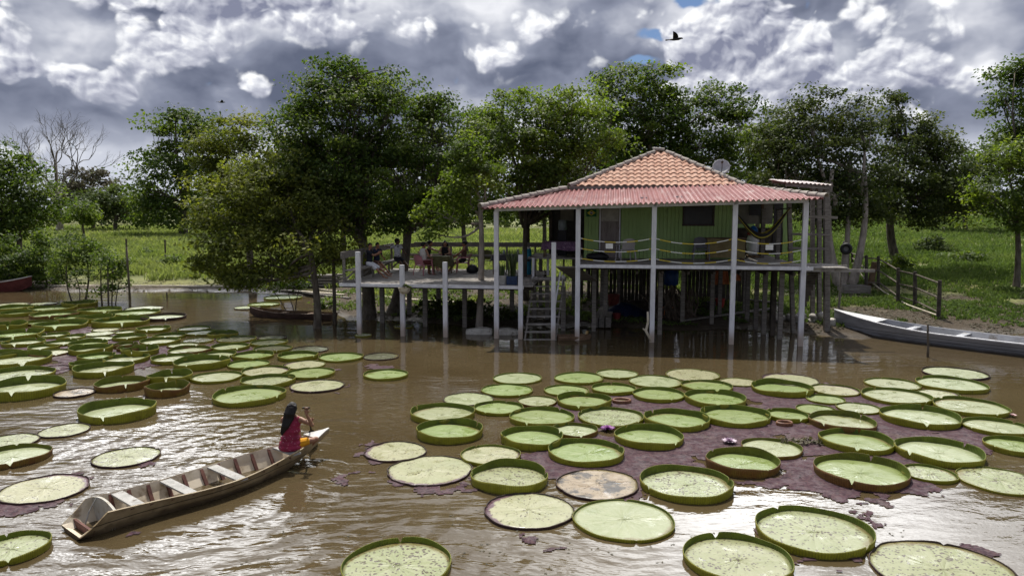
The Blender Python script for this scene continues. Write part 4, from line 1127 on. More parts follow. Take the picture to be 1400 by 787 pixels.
q = MB(); wave_sheet(q, a_, b2, b2 + off, a_ + off, .15, .022, 3); q.build('tin_roof', stuffmat('weathered_tin', (.30, .26, .25), (.42, .38, .36), 3, .6, .2, c3=(.30, .12, .10), s3=3), tw)
q = MB(); q.bar(a_ - Vector((-.1, -.1, .1)), b2 - Vector((.1, -.1, .1)), .06, .10); q.build('rafter', M['grey_wood'], tw); q = MB(); q.bar(a_ + off - Vector((-.1, .1, .1)), b2 + off - Vector((.1, .1, .1)), .06, .10); q.build('rafter', M['grey_wood'], tw)
q = MB(); z_ = 2.55
for k in range(6): q.box((Vector(D(1128, 352, tp['a'].y - .1 + k * .33)) * 1.0) * Vector((1, 1, 0)) + Vector((.1, 0, z_)) if False else H(HW + .75, .5 + k * .33, z_), (1.5, .30, .04), HM)
q.bar(H(HW + .0, .45, z_ - .08), H(HW + 2.35, .45, z_ - .08), .06, .10); q.bar(H(HW + .0, 2.2, z_ - .08), H(HW + 2.0, 2.2, z_ - .08), .06, .10)
q.build('platform_floor', M['deck_wood'], tw)
q = MB()
for zz_ in (3.1, 3.6): q.bar(H(HW + .1, 2.3, zz_), H(HW + 1.4, 2.3, zz_ - .02), .04, .08); q.build('rail', M['grey_wood'], tw); q = MB()
q.bar(H(HW + .1, .4, 4.25), H(HW + 1.1, .4, 4.2), .05, .09)
q.build('rail', M['grey_wood'], tw)
q = MB()
for k in range(9):
    s_ = k / 9; q.bar(H(HW + .05 + .02 * k, .9 + .12 * s_, FLZ - .25 - k * .19), H(HW + .78 - .55 * s_, 1.0 + .12 * s_, FLZ - .22 - k * .19), .03, .18)
q.build('plank_screen', M['dark_wood'], tw)
q = MB()
for k in range(6): q.box(H(HW - .55 + .09 * k, 1.6 + .5 * k, 1.2), (.16, .05, 2.3), HM)
q.build('side_screen', M['dark_wood'], tw)
# ------------------------------------------------------------------ the open deck on the left
DZ = 1.85
deck = root('wooden_deck', 'weathered open wooden deck on white posts over the water left of the house', 'deck', H(-2.5, 3, 0), HROT)
DU0, DU1, DV1 = -5.75, 1.25, 6.5
def dv0(u): return 0.02
q = MB()
n = 40
for i in range(n):
    v = .03 + i * DV1 / n
    q.box(H((DU0 + DU1) / 2, v + .08, DZ - .02 - .004 * ((i * 5) % 3)), (DU1 - DU0, DV1 / n - .012, .04), HM)
q.build('planking', M['deck_wood'], deck)
q = MB(); q.bar(H(DU0 + .05, 0, DZ - .06), H(-.08, 0, DZ - .06), .05, .11); q.bar(H(.08, 0.0, DZ - .06), H(.95, 0.0, DZ - .06), .05, .11); q.build('edge_board', M['post'], deck)
q = MB()
for v in (.5, 2.0, 3.6, 5.2, 6.4): q.bar(H(DU0, v, DZ - .13), H(DU1, v, DZ - .13), .09, .16)
q.build('joist', M['dark_wood'], deck)
for (a, b_, top) in ((489.5, 458.5, 344), (551, 459, 362), (609, 460.7, 358), (711, 464, 348), (756, 465, 331)):
    u = uv(a, b_, 0)[0]; zt = uvd(a - 1.5, top, 0)[1]
    q = MB(); q.box(H(u, -.03, (zt - .6) / 2), (.15, .14, zt + .6), HM); q.box(H(u + .02, -.11, DZ - .2), (.05, .04, .12), HM); q.build('post', M['post'], deck)
for (a, b_) in ((523, 441), (581.7, 446), (635.6, 447), (560, 434), (700, 440), (748, 441), (600, 436), (770, 452)):
    p_ = W(a, b_) - A0; u, v = p_.dot(UD), min(p_.dot(VD), 6.3)
    q = MB(); q.box(H(u, v, (DZ - .2 - .6) / 2), (.16, .15, DZ - .2 + .6), HM); q.build('stilt', M['grey_wood'], deck)
# bench with back rail along the left side, then rail along the back
u0 = DU0 + .10
rails = MB()
rails.bar(H(u0, .1, DZ + .98), H(u0, DV1 - .2, DZ + 1.02), .06, .24)
rails.build('bench_back', M['grey_wood'], deck)
q = MB(); q.bar(H(u0 + .30, .2, DZ + .44), H(u0 + .30, DV1 - .5, DZ + .44), .42, .05); q.build('bench_seat', M['grey_wood'], deck)
q = MB()
for v in (.35, 2.2, 4.2, 6.0): q = MB(); q.bar(H(u0 + .45, v, DZ), H(u0 + .45, v, DZ + .42), .08, .08, up=(0, 1, 0)); q.bar(H(u0, v, DZ - .1), H(u0, v, DZ + 1.1), .09, .09, up=(0, 1, 0)); q.bar(H(u0, v, DZ + .05), H(u0 + .42, v, DZ + .42), .05, .06); q.build('bench_frame', M['grey_wood'], deck)
q = MB(); q.bar(H(u0 + .9, DV1 - .05, DZ + 1.08), H(DU1 + .8, DV1 - .05, DZ + 1.10), .06, .20); q.bar(H(u0 + .2, DV1 - .25, DZ + 1.0), H(u0 + 1.2, DV1 - .06, DZ + 1.06), .05, .18)
q.bar(H(u0 + .3, DV1 - .02, DZ + .62), H(DU1 + .8, DV1 - .02, DZ + .60), .05, .10); q.build('back_rail', M['grey_wood'], deck)
q = MB()
for u in np.linspace(u0 + 1.3, DU1 + .6, 6): q.bar(H(u, DV1 + .04, DZ - .15), H(u, DV1 + .04, DZ + 1.1), .08, .08, up=(0, 1, 0))
q.build('rail_post', M['grey_wood'], deck)
q = MB(); q.bar(H(u0 + .4, DV1 - .35, DZ + .44), H(u0 + 3.6, DV1 - .30, DZ + .44), .36, .05)
for u in (u0 + .6, u0 + 2.0, u0 + 3.4): q.bar(H(u, DV1 - .33, DZ), H(u, DV1 - .33, DZ + .42), .07, .3, up=(0, 1, 0))
q.build('back_bench', M['grey_wood'], deck)
# landing and stairs
st = root('stairs', 'grey wooden open tread stairs going down from the deck into the water', 'stairs', W(740, 460))
TL, TR = D(729, 382, 26.3), D(771, 382, 26.3); BL, BR = D(717, 459, 24.9), D(759, 459, 24.9); BL.z = BR.z = -.1
q = MB(); q.bar(TL, BL, .05, .12, up=(0, 1, 0)); q.build('stringer', M['grey_wood'], st)
q = MB(); q.bar(TR, BR, .05, .12, up=(0, 1, 0)); q.build('stringer', M['grey_wood'], st)
for k in range(9):
    s_ = k / 8.3; q = MB(); a, b_ = TL.lerp(BL, s_), TR.lerp(BR, s_); a.z = b_.z = TL.z + (BL.z - TL.z) * s_ + .02
    q.bar(a + (a - b_) * .04, b_ + (b_ - a) * .04, .22, .035); q.build('tread', M['deck_wood'], st)
q = MB(); q.bar(D(766, 372, 26.1), D(757, 428, 25.2), .05, .06, up=(0, 1, 0)); q.bar(D(770, 376, 26.3), D(770, 392, 26.3), .1, .1, up=(0, 1, 0)); q.build('handrail', M['post'], st)
q = MB(); q.bar(D(728, 381, 26.5), D(774, 381, 26.5), .25, .14); q.build('landing', M['deck_wood'], deck)
u, v = uv(729, 381, DZ); q = MB(); q.box(H(u, v, DZ + .35), (.09, .09, .9), HM); u2, v2 = uv(749, 375, DZ); q.box(H(u2, v2, DZ + .3), (.09, .09, .7), HM); q.build('newel_post', M['post'], deck)

# --- potted plants
M['snake'] = leafmat('snake_plant', [(0, (.03, .055, .02)), (.5, (.07, .10, .035)), (1, (.15, .17, .06))], .5, .15, .4)
def potted(label, px, pot_col, r_, h_, nl, hl, seed, square=False, v=None):
    u, v_ = uv(px, 383, DZ); v_ = .42 if v is None else v; u = uvd(px, 375, v_)[0]
    rt = root('potted_plant', label, 'plant', H(u, v_, DZ), HROT, 'potted plants on the deck edge')
    q = MB()
    if square: q.box(H(u, v_, DZ + h_ / 2), (r_ * 2, r_ * 1.7, h_), HM, 1.08)
    else: q.lathe([(r_ * .75, 0), (r_ * .95, h_ * .8), (r_ * 1.05, h_ * .82), (r_ * 1.05, h_), (r_ * .9, h_), (r_ * .85, h_ * .85)], H(u, v_, DZ), 16)
    q.build('pot', plain('pot_' + str(seed), pot_col, .5), rt)
    rr = np.random.default_rng(seed); q = MB()
    for k in range(nl):
        a = rr.uniform(0, 6.28); d_ = rr.uniform(0, r_ * .8); x, y = math.cos(a) * d_, math.sin(a) * d_; l = hl * rr.uniform(.6, 1.05); w = rr.uniform(.025, .045)
        th = rr.uniform(0, 3.14); ux, uy = math.cos(th) * w, math.sin(th) * w; lx, ly = math.cos(a) * l * .16, math.sin(a) * l * .16
        P = [[H(u + x + lx * s_ ** 2 + ux * f_ * wd, v_ + y + ly * s_ ** 2 + uy * f_ * wd, DZ + h_ * .85 + l * s_) for f_ in (-1, 0, 1)] for s_, wd in ((0, .6), (.35, 1), (.7, .85), (1, .08))]
        q.grid(P)
    o = q.build('leaf', M['snake'], rt); a_ = o.data.attributes.new('tint', 'FLOAT', 'POINT'); a_.data.foreach_set('value', rr.uniform(0, 1, len(o.data.vertices)).astype(np.float32))
    return rt
potted('snake plant in a round white pot at the deck edge by the stairs', 688, (.40, .39, .37), .17, .32, 12, .55, 1)
potted('tall pale snake plant in a square blue pot at the deck edge', 700.5, (.02, .04, .10), .18, .30, 26, 1.0, 2, True)
# hanging basket on the second post
u, z = uvd(553, 397, -.3); bk = root('hanging_basket', 'small woven flower basket fixed to the second white post', 'basket', H(u, -.3, z), HROT)
q = MB(); q.lathe([(.10, -.12), (.19, -.02), (.22, .10), (.20, .10), (.17, 0), (.09, -.1)], H(u, -.3, z), 16); q.build('bowl', M['pale_wood'], bk)
q = MB(); q.bar(H(u - .05, -.02, z + .05), H(u - .03, -.2, z + .08), .02, .03); q.build('bracket', M['dark_wood'], bk)
V, F, T = leaf_cloud(np.array([tuple(H(u + .04, -.3, z + .18)), tuple(H(u + .16, -.28, z + .12))]), np.array([.07, .06]), 40, .10, 5, np.repeat(np.array([tuple(H(u, -.3, z))]), 2, 0)); fast_mesh('foliage', V, F, LEAF['dark'], bk, attr=T)

# --- table of the party, black bag, serving table, cloth table
def cloth_table(name, label, px, py, z, v, sx, sy, hgt, col, drop, cat='table', seed=1):
    u = uvd(px, py, v)[0]; rt = root(name, label, cat, H(u, v, z), HROT)
    for ax_ in (-1, 1):
        for ay in (-1, 1): q = MB(); q.box(H(u + ax_ * (sx / 2 - .06), v + ay * (sy / 2 - .06), z + hgt / 2), (.05, .05, hgt), HM); q.build('leg', M['brown_wood'], rt)
    q = MB(); q.box(H(u, v, z + hgt - .015), (sx, sy, .03), HM); q.build('tabletop', M['brown_wood'], rt)
    rr = np.random.default_rng(seed); q = MB(); ring_ = []
    for k in range(48):
        a = 2 * math.pi * k / 48; c, s_ = math.cos(a), math.sin(a); m_ = max(abs(c), abs(s_)) ** .85; ring_.append((c / m_, s_ / m_))
    lev_ = [(0, 0), (.5, 0), (1.0, 0), (1.03, .03), (1.07, drop * .5), (1.10, drop)]
    P = []
    for k_, dz in lev_: P.append([H(u + x * (sx / 2 + .01) * k_ * (1 + (.03 * math.sin(9 * i * 6.28 / 48) * (dz / (drop + .01)))), v + y * (sy / 2 + .01) * k_ * (1 + .03 * math.sin(9 * i * 6.28 / 48 + 1) * (dz / (drop + .01))), z + hgt + .008 - dz * (1 + .1 * math.sin(4 * i * 6.28 / 48))) for i, (x, y) in enumerate(ring_ + ring_[:1])])
    q.grid(P); q.build('tablecloth', col, rt, smooth=True)
    return rt
M['olive_cloth'] = stuffmat('olive_cloth', (.060, .055, .022), (.10, .095, .04), 6, .9, .2)
cloth_table('table', 'small table with olive green cloth in the middle of the seated party', 602.5, 355, DZ, 4.15, .85, .8, .72, M['olive_cloth'], .42)
M['purple_cloth'] = stuffmat('purple_cloth', (.10, .055, .11), (.22, .13, .22), 9, .9, .2, c3=(.4, .3, .38), s3=14)
cloth_table('table', 'table with flowery purple cloth at the porch entrance behind the stairs', 769, 352, FLZ - .03, 3.9, 1.5, .8, .62, M['purple_cloth'], .32, seed=3)
tb = cloth_table('table', 'serving table with dark cloth and blue bottles near the back rail of the deck', 699, 345, DZ, 4.6, 1.5, .7, .78, stuffmat('dark_cloth', (.03, .03, .035), (.06, .06, .065), 5, .9), .25, seed=4)
def bottle(label, px, v, z, h_, r_, col, grp):
    u = uvd(px, 350, v)[0]; rt = root('bottle', label, 'bottle', H(u, v, z), HROT, grp); q = MB()
    q.lathe([(r_, 0), (r_, h_ * .62), (r_ * .45, h_ * .8), (r_ * .35, h_ * .95)], H(u, v, z), 12); q.build('body', plain('bottle_' + label[:6] + str(px), col, .25), rt, smooth=True)
    q = MB(); q.lathe([(r_ * .4, 0), (r_ * .4, h_ * .08)], H(u, v, z + h_ * .93), 10); q.build('cap', M['white'], rt)
bottle('small white bottle standing on the dark serving table', 708, 4.6, DZ + .79, .24, .05, (.5, .5, .5), 'bottles on the serving table')
bottle('pale bottle at the left end of the dark serving table', 689, 4.6, DZ + .79, .20, .05, (.35, .38, .4), 'bottles on the serving table')
u = uvd(721, 345, 4.4)[0]; dr_ = root('drum', 'turquoise blue plastic drum standing right of the serving table', 'drum', H(u, 4.4, DZ), HROT)
q = MB(); q.lathe([(.16, 0), (.17, .1), (.175, .55), (.17, .98), (.12, 1.05)], H(u, 4.4, DZ), 16); q.build('body', plain('turquoise', (.02, .20, .30), .4), dr_, smooth=True)
q = MB(); q.lathe([(.125, 0), (.125, .06)], H(u, 4.4, DZ + 1.045), 14); q.build('lid', M['white'], dr_)
u, v = uv(646, 369, DZ); bag = root('backpack', 'black backpack lying on the deck beside the right chair', 'bag', H(u, 4.6, DZ), HROT); u = uvd(646, 365, 4.6)[0]
q = MB(); q.ell(H(u, 4.6, DZ + .17), (.25, .22, .20), 14, 10, HM, lambda p: Vector((p.x * (1 - .15 * p.z), p.y, max(p.z, -.85)))); q.build('body', M['black'], bag, smooth=True)
q = MB(); q.tube([H(u - .12, 4.42, DZ + .3), H(u - .2, 4.36, DZ + .2), H(u - .18, 4.4, DZ + .05)], .02, 5); q.build('strap', M['black'], bag)
# water dispenser in the kitchen corner
u, z = uvd(769, 325, 4.7); wd_ = root('water_cooler', 'grey water cooler standing in the dark kitchen corner', 'cooler', H(u, 4.7, FLZ), HROT)
q = MB(); q.box(H(u, 4.7, FLZ + .5), (.34, .34, 1.0), HM); q.build('cabinet', M['black'], wd_)
q = MB(); q.lathe([(.13, 0), (.17, .08), (.17, .40), (.15, .44)], H(u, 4.7, FLZ + .98), 16); q.build('bottle', plain('grey_bottle', (.22, .25, .29), .3), wd_, smooth=True)

# --- plastic chairs of the party
CH = 'plastic chairs'
def deckpt(px, py): u, v = uv(px, py, DZ); return H(u, v, DZ)
make_chair('pinkish plastic armchair seen from behind with the man in the white tank top', (.40, .17, .19), deckpt(579, 376), HROT + R(150), CH)
make_chair('pinkish plastic armchair holding the girl with crossed arms, right of the table', (.38, .16, .18), deckpt(633, 372), HROT + R(-82), CH)
make_chair('empty chair draped with dark green cloth near the backpack', (.10, .10, .035), deckpt(668, 368), HROT + R(25), CH)
make_chair('pinkish plastic chair under the woman with long loose hair', (.36, .17, .18), H(uvd(609, 350, 5.3)[0], 5.3, DZ) , HROT + R(5), CH)
make_chair('pinkish plastic chair under the woman in the black top', (.36, .17, .18), deckpt(584, 369.5), HROT + R(100), CH)
# ------------------------------------------------------------------ the paddled canoe
near_ = [(154.6, 697, .33), (218.6, 681.7, .29), (273.5, 671, .26), (319, 658.8, .25), (352.9, 645, .26), (395, 622.5, .30), (420, 608, .36), (449, 585.8, .50)]
far_ = [(105.8, 683.2, .33), (160, 671, .29), (206, 659, .26), (286, 634.5, .25), (330, 621.5, .26), (377, 608.5, .30), (415, 596, .36), (447.5, 585, .50)]
nP = [W(*a) for a in near_]; fP = [W(*a) for a in far_]
CS = (nP[0] + fP[0]) / 2; CB = (nP[-1] + fP[-1]) / 2; CS.z = CB.z = 0
CA = (CB - CS); CL = CA.length; CA.normalize(); CN = Vector((CA.y, -CA.x, 0))      # CN points to the near side
def ca(p): return (p - CS).dot(CA), (p - CS).dot(CN), p.z
na = np.array([ca(p) for p in nP]); fa = np.array([ca(p) for p in fP])
def smooth_at(arr, col, a):
    k = [np.interp(a + d_, arr[:, 0], arr[:, col]) for d_ in (-.3, -.15, 0, .15, .3)]
    return sum(k) / 5 if .3 < a < CL - .3 else k[2]
def CP(a, s, z): return CS + CA * a + CN * s + Vector((0, 0, z))
CROT = math.atan2(CA.y, CA.x)
canoe = root('canoe', 'long cream wooden canoe with grey thwarts and a cut away stern, paddled by a woman', 'canoe', CP(CL / 2, 0, 0), CROT)
M['canoe_out'] = stuffmat('canoe_outside', (.20, .145, .075), (.32, .25, .145), 2.5, .55, .3, 20, c3=(.09, .06, .035), s3=3.2, t3=(.50, .72), stretch=(1, 1, 1.8))
def stain_boat(name, seams, top, depth_c):
    m = M[name]; t = NT(m.node_tree); b = [n for n in t.n if n.type == 'BSDF_PRINCIPLED'][0]
    old = b.inputs['Base Color'].links[0].from_socket; co = t.new('ShaderNodeTexCoord').outputs['Object']; z_ = t.xyz(co)[2]
    n_ = t.noise(t.v('MULTIPLY', co, (1, 1, 2)), 3.5, 6, .65)
    col = t.mix(t.m('MULTIPLY', t.ss(t.m('MULTIPLY_ADD', n_, .16, z_), top + .10, top - .02), .85), old, depth_c)
    scr = t.noise(t.v('MULTIPLY', co, (1.2, 6, 30)), 2.0, 5, .7); col = t.mix(t.ss(scr, .62, .72, 0, .55), col, tuple(v_ * 1.5 for v_ in depth_c))
    for s_ in seams: col = t.mix(t.ss(t.m('ABSOLUTE', t.m('SUBTRACT', t.m('MULTIPLY_ADD', n_, .02, z_), s_)), .010, .003), col, tuple(v_ * .35 for v_ in depth_c))
    t.put(b.inputs['Base Color'], col)
stain_boat('canoe_out', (.17,), .10, (.075, .050, .028))
M['canoe_in'] = stuffmat('canoe_inside', (.46, .39, .285), (.60, .53, .42), 2.5, .6, .25, 20, c3=(.22, .155, .09), s3=4.0, t3=(.52, .72))
M['rib'] = stuffmat('canoe_rib', (.075, .028, .022), (.13, .055, .04), 6, .7, .3)
M['thwart'] = stuffmat('canoe_thwart', (.24, .235, .22), (.36, .35, .33), 5, .7, .3, 24, c3=(.14, .12, .1))
TIP = ca(W(98, 728, .05))[0]
stations = [TIP, TIP * .66, TIP * .33, TIP * .1] + list(np.linspace(.02, CL - .25, 26)) + [CL - .12, CL - .04, CL + .02]
def sect(a):
    a2 = max(a, .02)
    n_, f_ = smooth_at(na, 1, a2), smooth_at(fa, 1, a2)
    z = (np.interp(a2, na[:, 0], na[:, 2]) + np.interp(a2, fa[:, 0], fa[:, 2])) / 2
    if a < 0: z = .33 - .27 * (abs(a / TIP)) ** .75; n_ *= 1 - .12 * abs(a / TIP); f_ *= 1 - .12 * abs(a / TIP)
    if a > CL - .2: 
        k = (a - CL + .2) / .22; n_, f_ = n_ * (1 - .7 * k) + .01 * k, f_ * (1 - .7 * k) - .01 * k
    zb = -.10 + .52 * max(0, (a - CL + 1.7) / 1.7) ** 2.1 + (.10 * (a / TIP) if a < 0 else 0)
    mid = (n_ + f_) / 2; w = (n_ - f_) / 2
    return mid, w, min(z, z), min(zb, z - .02)
out, inn = [], []
for a in stations:
    mid, w, z, zb = sect(a); k = .60; th = min(.022, w * .4)
    out.append([CP(a, mid + w - th, z), CP(a, mid + w, z - .006), CP(a, mid + w * .88, zb * .45 + z * .55), CP(a, mid + w * k, zb), CP(a, mid - w * k, zb), CP(a, mid - w * .88, zb * .45 + z * .55), CP(a, mid - w, z - .006), CP(a, mid - w + th, z)])
    zi = min(zb + .03, z - .004)
    inn.append([CP(a, mid - w + th, z), CP(a, mid - w * .88 + th, zi * .45 + z * .55), CP(a, mid - w * k + th, zi), CP(a, mid + w * k - th, zi), CP(a, mid + w * .88 - th, zi * .45 + z * .55), CP(a, mid + w - th, z)])
q = MB(); q.grid(out); q.f.append(tuple(range(8))); q.f.append(tuple(len(q.v) - 8 + k for k in range(8))[::-1]); q.build('hull', M['canoe_out'], canoe)
q = MB(); q.grid(inn); q.build('lining', M['canoe_in'], canoe)
# inner transom board, stern step board, bow deck
def cross_board(a, z0, z1, th, arch=0.0, lo=.0):
    mid, w, z, zb = sect(a); P = []
    for zz_ in (0, 1):
        P.append([CP(a + (zz_ * lo), mid + s_ * w * (.72 + .23 * zz_), (z0 if zz_ == 0 else z1 + arch * (1 - s_ * s_))) for s_ in np.linspace(-1, 1, 9)])
    m_ = MB(); m_.grid(P); Q = [[p + CA * th for p in reversed(r_)] for r_ in P]; m_.grid(Q)
    m_.grid([P[1], [p + CA * th for p in P[1]]])
    return m_
cross_board(.10, -.06, .315, .035, .07).build('transom', stuffmat('transom_paint', (.30, .27, .2), (.46, .45, .42), 3, .6, .3, c3=(.2, .15, .09), s3=4), canoe)
cross_board(TIP * .55, -.03, .10, .035, .0).build('stern_step', M['rib'], canoe)
mid, w, z, zb = sect(CL - .30)
q = MB(); q.sheet([[CP(a, sect(a)[0] + s_ * sect(a)[1], sect(a)[2] + .012) for s_ in (1, 0, -1)] for a in (CL - .30, CL - .16, CL - .06, CL + .02)], .02); q.build('bow_deck', stuffmat('bow_paint', (.42, .41, .38), (.6, .59, .56), 4, .6), canoe)
q = MB(); q.tube([CP(.12, .02, .34), CP(.16, .03, .30), CP(.17, .02, .22), CP(.17, .05, .16)], .012, 5); q.build('rope', M['pale_wood'], canoe)
q = MB(); q.tube([CP(.10, -.20, .36), CP(-.02, -.17, .20), CP(-.10, -.13, .03)], .01, 5); q.build('painter_line', M['thwart'], canoe)
THW = [ca(W(157, 676, .30))[0], ca(W(224, 657.5, .27))[0], ca(W(287, 638, .25))[0], ca(W(377, 613, .28))[0]]
for a in THW:
    mid, w, z, zb = sect(a); q = MB(); q.bar(CP(a + .08, mid - w * .96, z - .035), CP(a + .08, mid + w * .96, z - .035), .17, .028); q.build('thwart', M['thwart'], canoe)
RIBA = [.35, .62, .92, 1.22, 1.50, 1.82, 2.12, 2.42, 2.72, 3.02]
for a in RIBA:
    mid, w, z, zb = sect(a); k = .60; q = MB()
    q.bar(CP(a, mid - w * .955, z - .03), CP(a, mid - w * k + .03, zb + .05), .055, .03, up=tuple(CN)); q.bar(CP(a, mid + w * .955, z - .03), CP(a, mid + w * k - .03, zb + .05), .055, .03, up=tuple(CN))
    q.bar(CP(a, mid - w * k + .015, zb + .045), CP(a, mid + w * k - .015, zb + .045), .05, .03); q.build('rib', M['rib'], canoe)

# ------------------------------------------------------------------ moored boats
def boat(name, label, bow, stern, beam, gz_, bowz, mo, mi, depth=.12, tail=.7, thw=(.35, .6, .82), rim=None, deckm=None, draft=.12, flare=.62):
    bow = Vector((bow[0], bow[1], 0)); stern = Vector((stern[0], stern[1], 0)); ax = bow - stern; L = ax.length; ax.normalize(); nn = Vector((ax.y, -ax.x, 0))
    rt = root(name, label, 'boat', (bow + stern) / 2, math.atan2(ax.y, ax.x))
    def P(t_, s_, z): return stern + ax * (t_ * L) + nn * s_ + Vector((0, 0, z))
    def sec(t_):
        w = beam / 2 * (tail + (1 - tail) * min(1, t_ / .3)) * (1 - max(0, (t_ - .55) / .45) ** 2.2) + .012
        z = gz_ + (bowz - gz_) * max(0, (t_ - .5) / .5) ** 2; zb = -draft + (bowz * .35 + draft) * max(0, (t_ - .78) / .22) ** 2
        return w, z, zb
    o_, i_ = [], []
    for t_ in np.linspace(0, 1, 22):
        w, z, zb = sec(t_); th = min(.03, w * .4)
        o_.append([P(t_, w - th, z), P(t_, w, z - .01), P(t_, w, z - .05), P(t_, w * .86, zb * .5 + z * .5), P(t_, w * flare, zb), P(t_, -w * flare, zb), P(t_, -w * .86, zb * .5 + z * .5), P(t_, -w, z - .05), P(t_, -w, z - .01), P(t_, -w + th, z)])
        zi = min(zb + .04, z - .01); i_.append([P(t_, -w + th, z), P(t_, -w * .86 + th, zi * .5 + z * .5), P(t_, -w * flare + th, zi), P(t_, w * flare - th, zi), P(t_, w * .86 - th, zi * .5 + z * .5), P(t_, w - th, z)])
    q = MB(); q.grid(o_); q.f.append(tuple(range(10))); q.build('hull', mo, rt)
    q = MB(); q.grid(i_); q.f.append(tuple(range(6))); q.build('lining', mi, rt)
    for t_ in thw:
        w, z, zb = sec(t_); q = MB(); q.bar(P(t_, -w * .95, z - .07), P(t_, w * .95, z - .07), .22, .035); q.build('thwart', mi, rt)
    if rim is not None:
        for s_ in (-1, 1):
            q = MB(); q.tube([P(t_, s_ * (sec(t_)[0] + .004), sec(t_)[1] - .02) for t_ in np.linspace(0, 1, 22)], .032, 5); q.build('gunwale', rim, rt)
    if deckm is not None:
        q = MB(); q.sheet([[P(t_, s_ * (sec(t_)[0] - .02), sec(t_)[1] + .005) for s_ in (1, 0, -1)] for t_ in (.80, .88, .95, .995)], .02); q.build('bow_deck', deckm, rt)
    return rt
M['silver'] = stuffmat('silver_hull', (.235, .245, .27), (.345, .355, .39), 2.2, .5, .3, 12, c3=(.20, .20, .21), s3=3.5, stretch=(.4, 2, 3))
M['silver_in'] = stuffmat('silver_lining', (.28, .29, .31), (.42, .43, .46), 2.2, .6, .3, 12, c3=(.22, .2, .18), s3=3)
stain_boat('silver', (.15, .27), .10, (.12, .105, .09)); stain_boat('silver_in', (.2,), .03, (.20, .18, .15))
bw = W(1141, 423, .78); sA, sB = W(1400, 460, .42), W(1400, 470.5, .42); mid_ = (sA + sB) / 2; d_ = (mid_ - bw); d_.z = 0
boat('wooden_boat', 'long silver grey wooden boat moored at the right bank with its bow ashore', bw, bw + d_ * 1.42, 1.35, .42, .80, M['silver'], M['silver_in'], thw=(.25, .5, .68), rim=plain('pale_gunwale', (.55, .55, .57), .5), deckm=plain('bow_white', (.60, .60, .60), .5), draft=.08)
M['dark_hull'] = stuffmat('dark_hull', (.045, .026, .02), (.085, .05, .038), 4, .7, .3)
bw = W(342, 432, 0); boat('wooden_boat', 'small dark brown boat moored under the olive leaved tree', (bw.x, bw.y), (W(456, 437, 0).x, W(456, 437, 0).y + .2), .8, .24, .42, M['dark_hull'], M['brown_wood'], thw=(.3, .6))
bw = W(33, 398, 0); boat('wooden_boat', 'dark red boat with pale rim at the far left bank', (bw.x + .2, bw.y + .4), (bw.x - 5.5, bw.y - 1.2), 1.3, .46, .82, stuffmat('red_hull', (.075, .016, .014), (.125, .032, .028), 3, .7), M['brown_wood'], rim=plain('red_boat_rim', (.45, .43, .40), .6), thw=(.3, .55))
bw = W(338, 413); 
# half sunken pale dugout by the stairs
bw = W(747, 463); boat('dugout', 'low brown dugout float tied beside the foot of the stairs', (W(808, 463).x, W(808, 463).y), (W(762, 464).x, W(762, 464).y), .55, .14, .16, M['brown_wood'], M['brown_wood'], thw=(.5,), tail=.9)
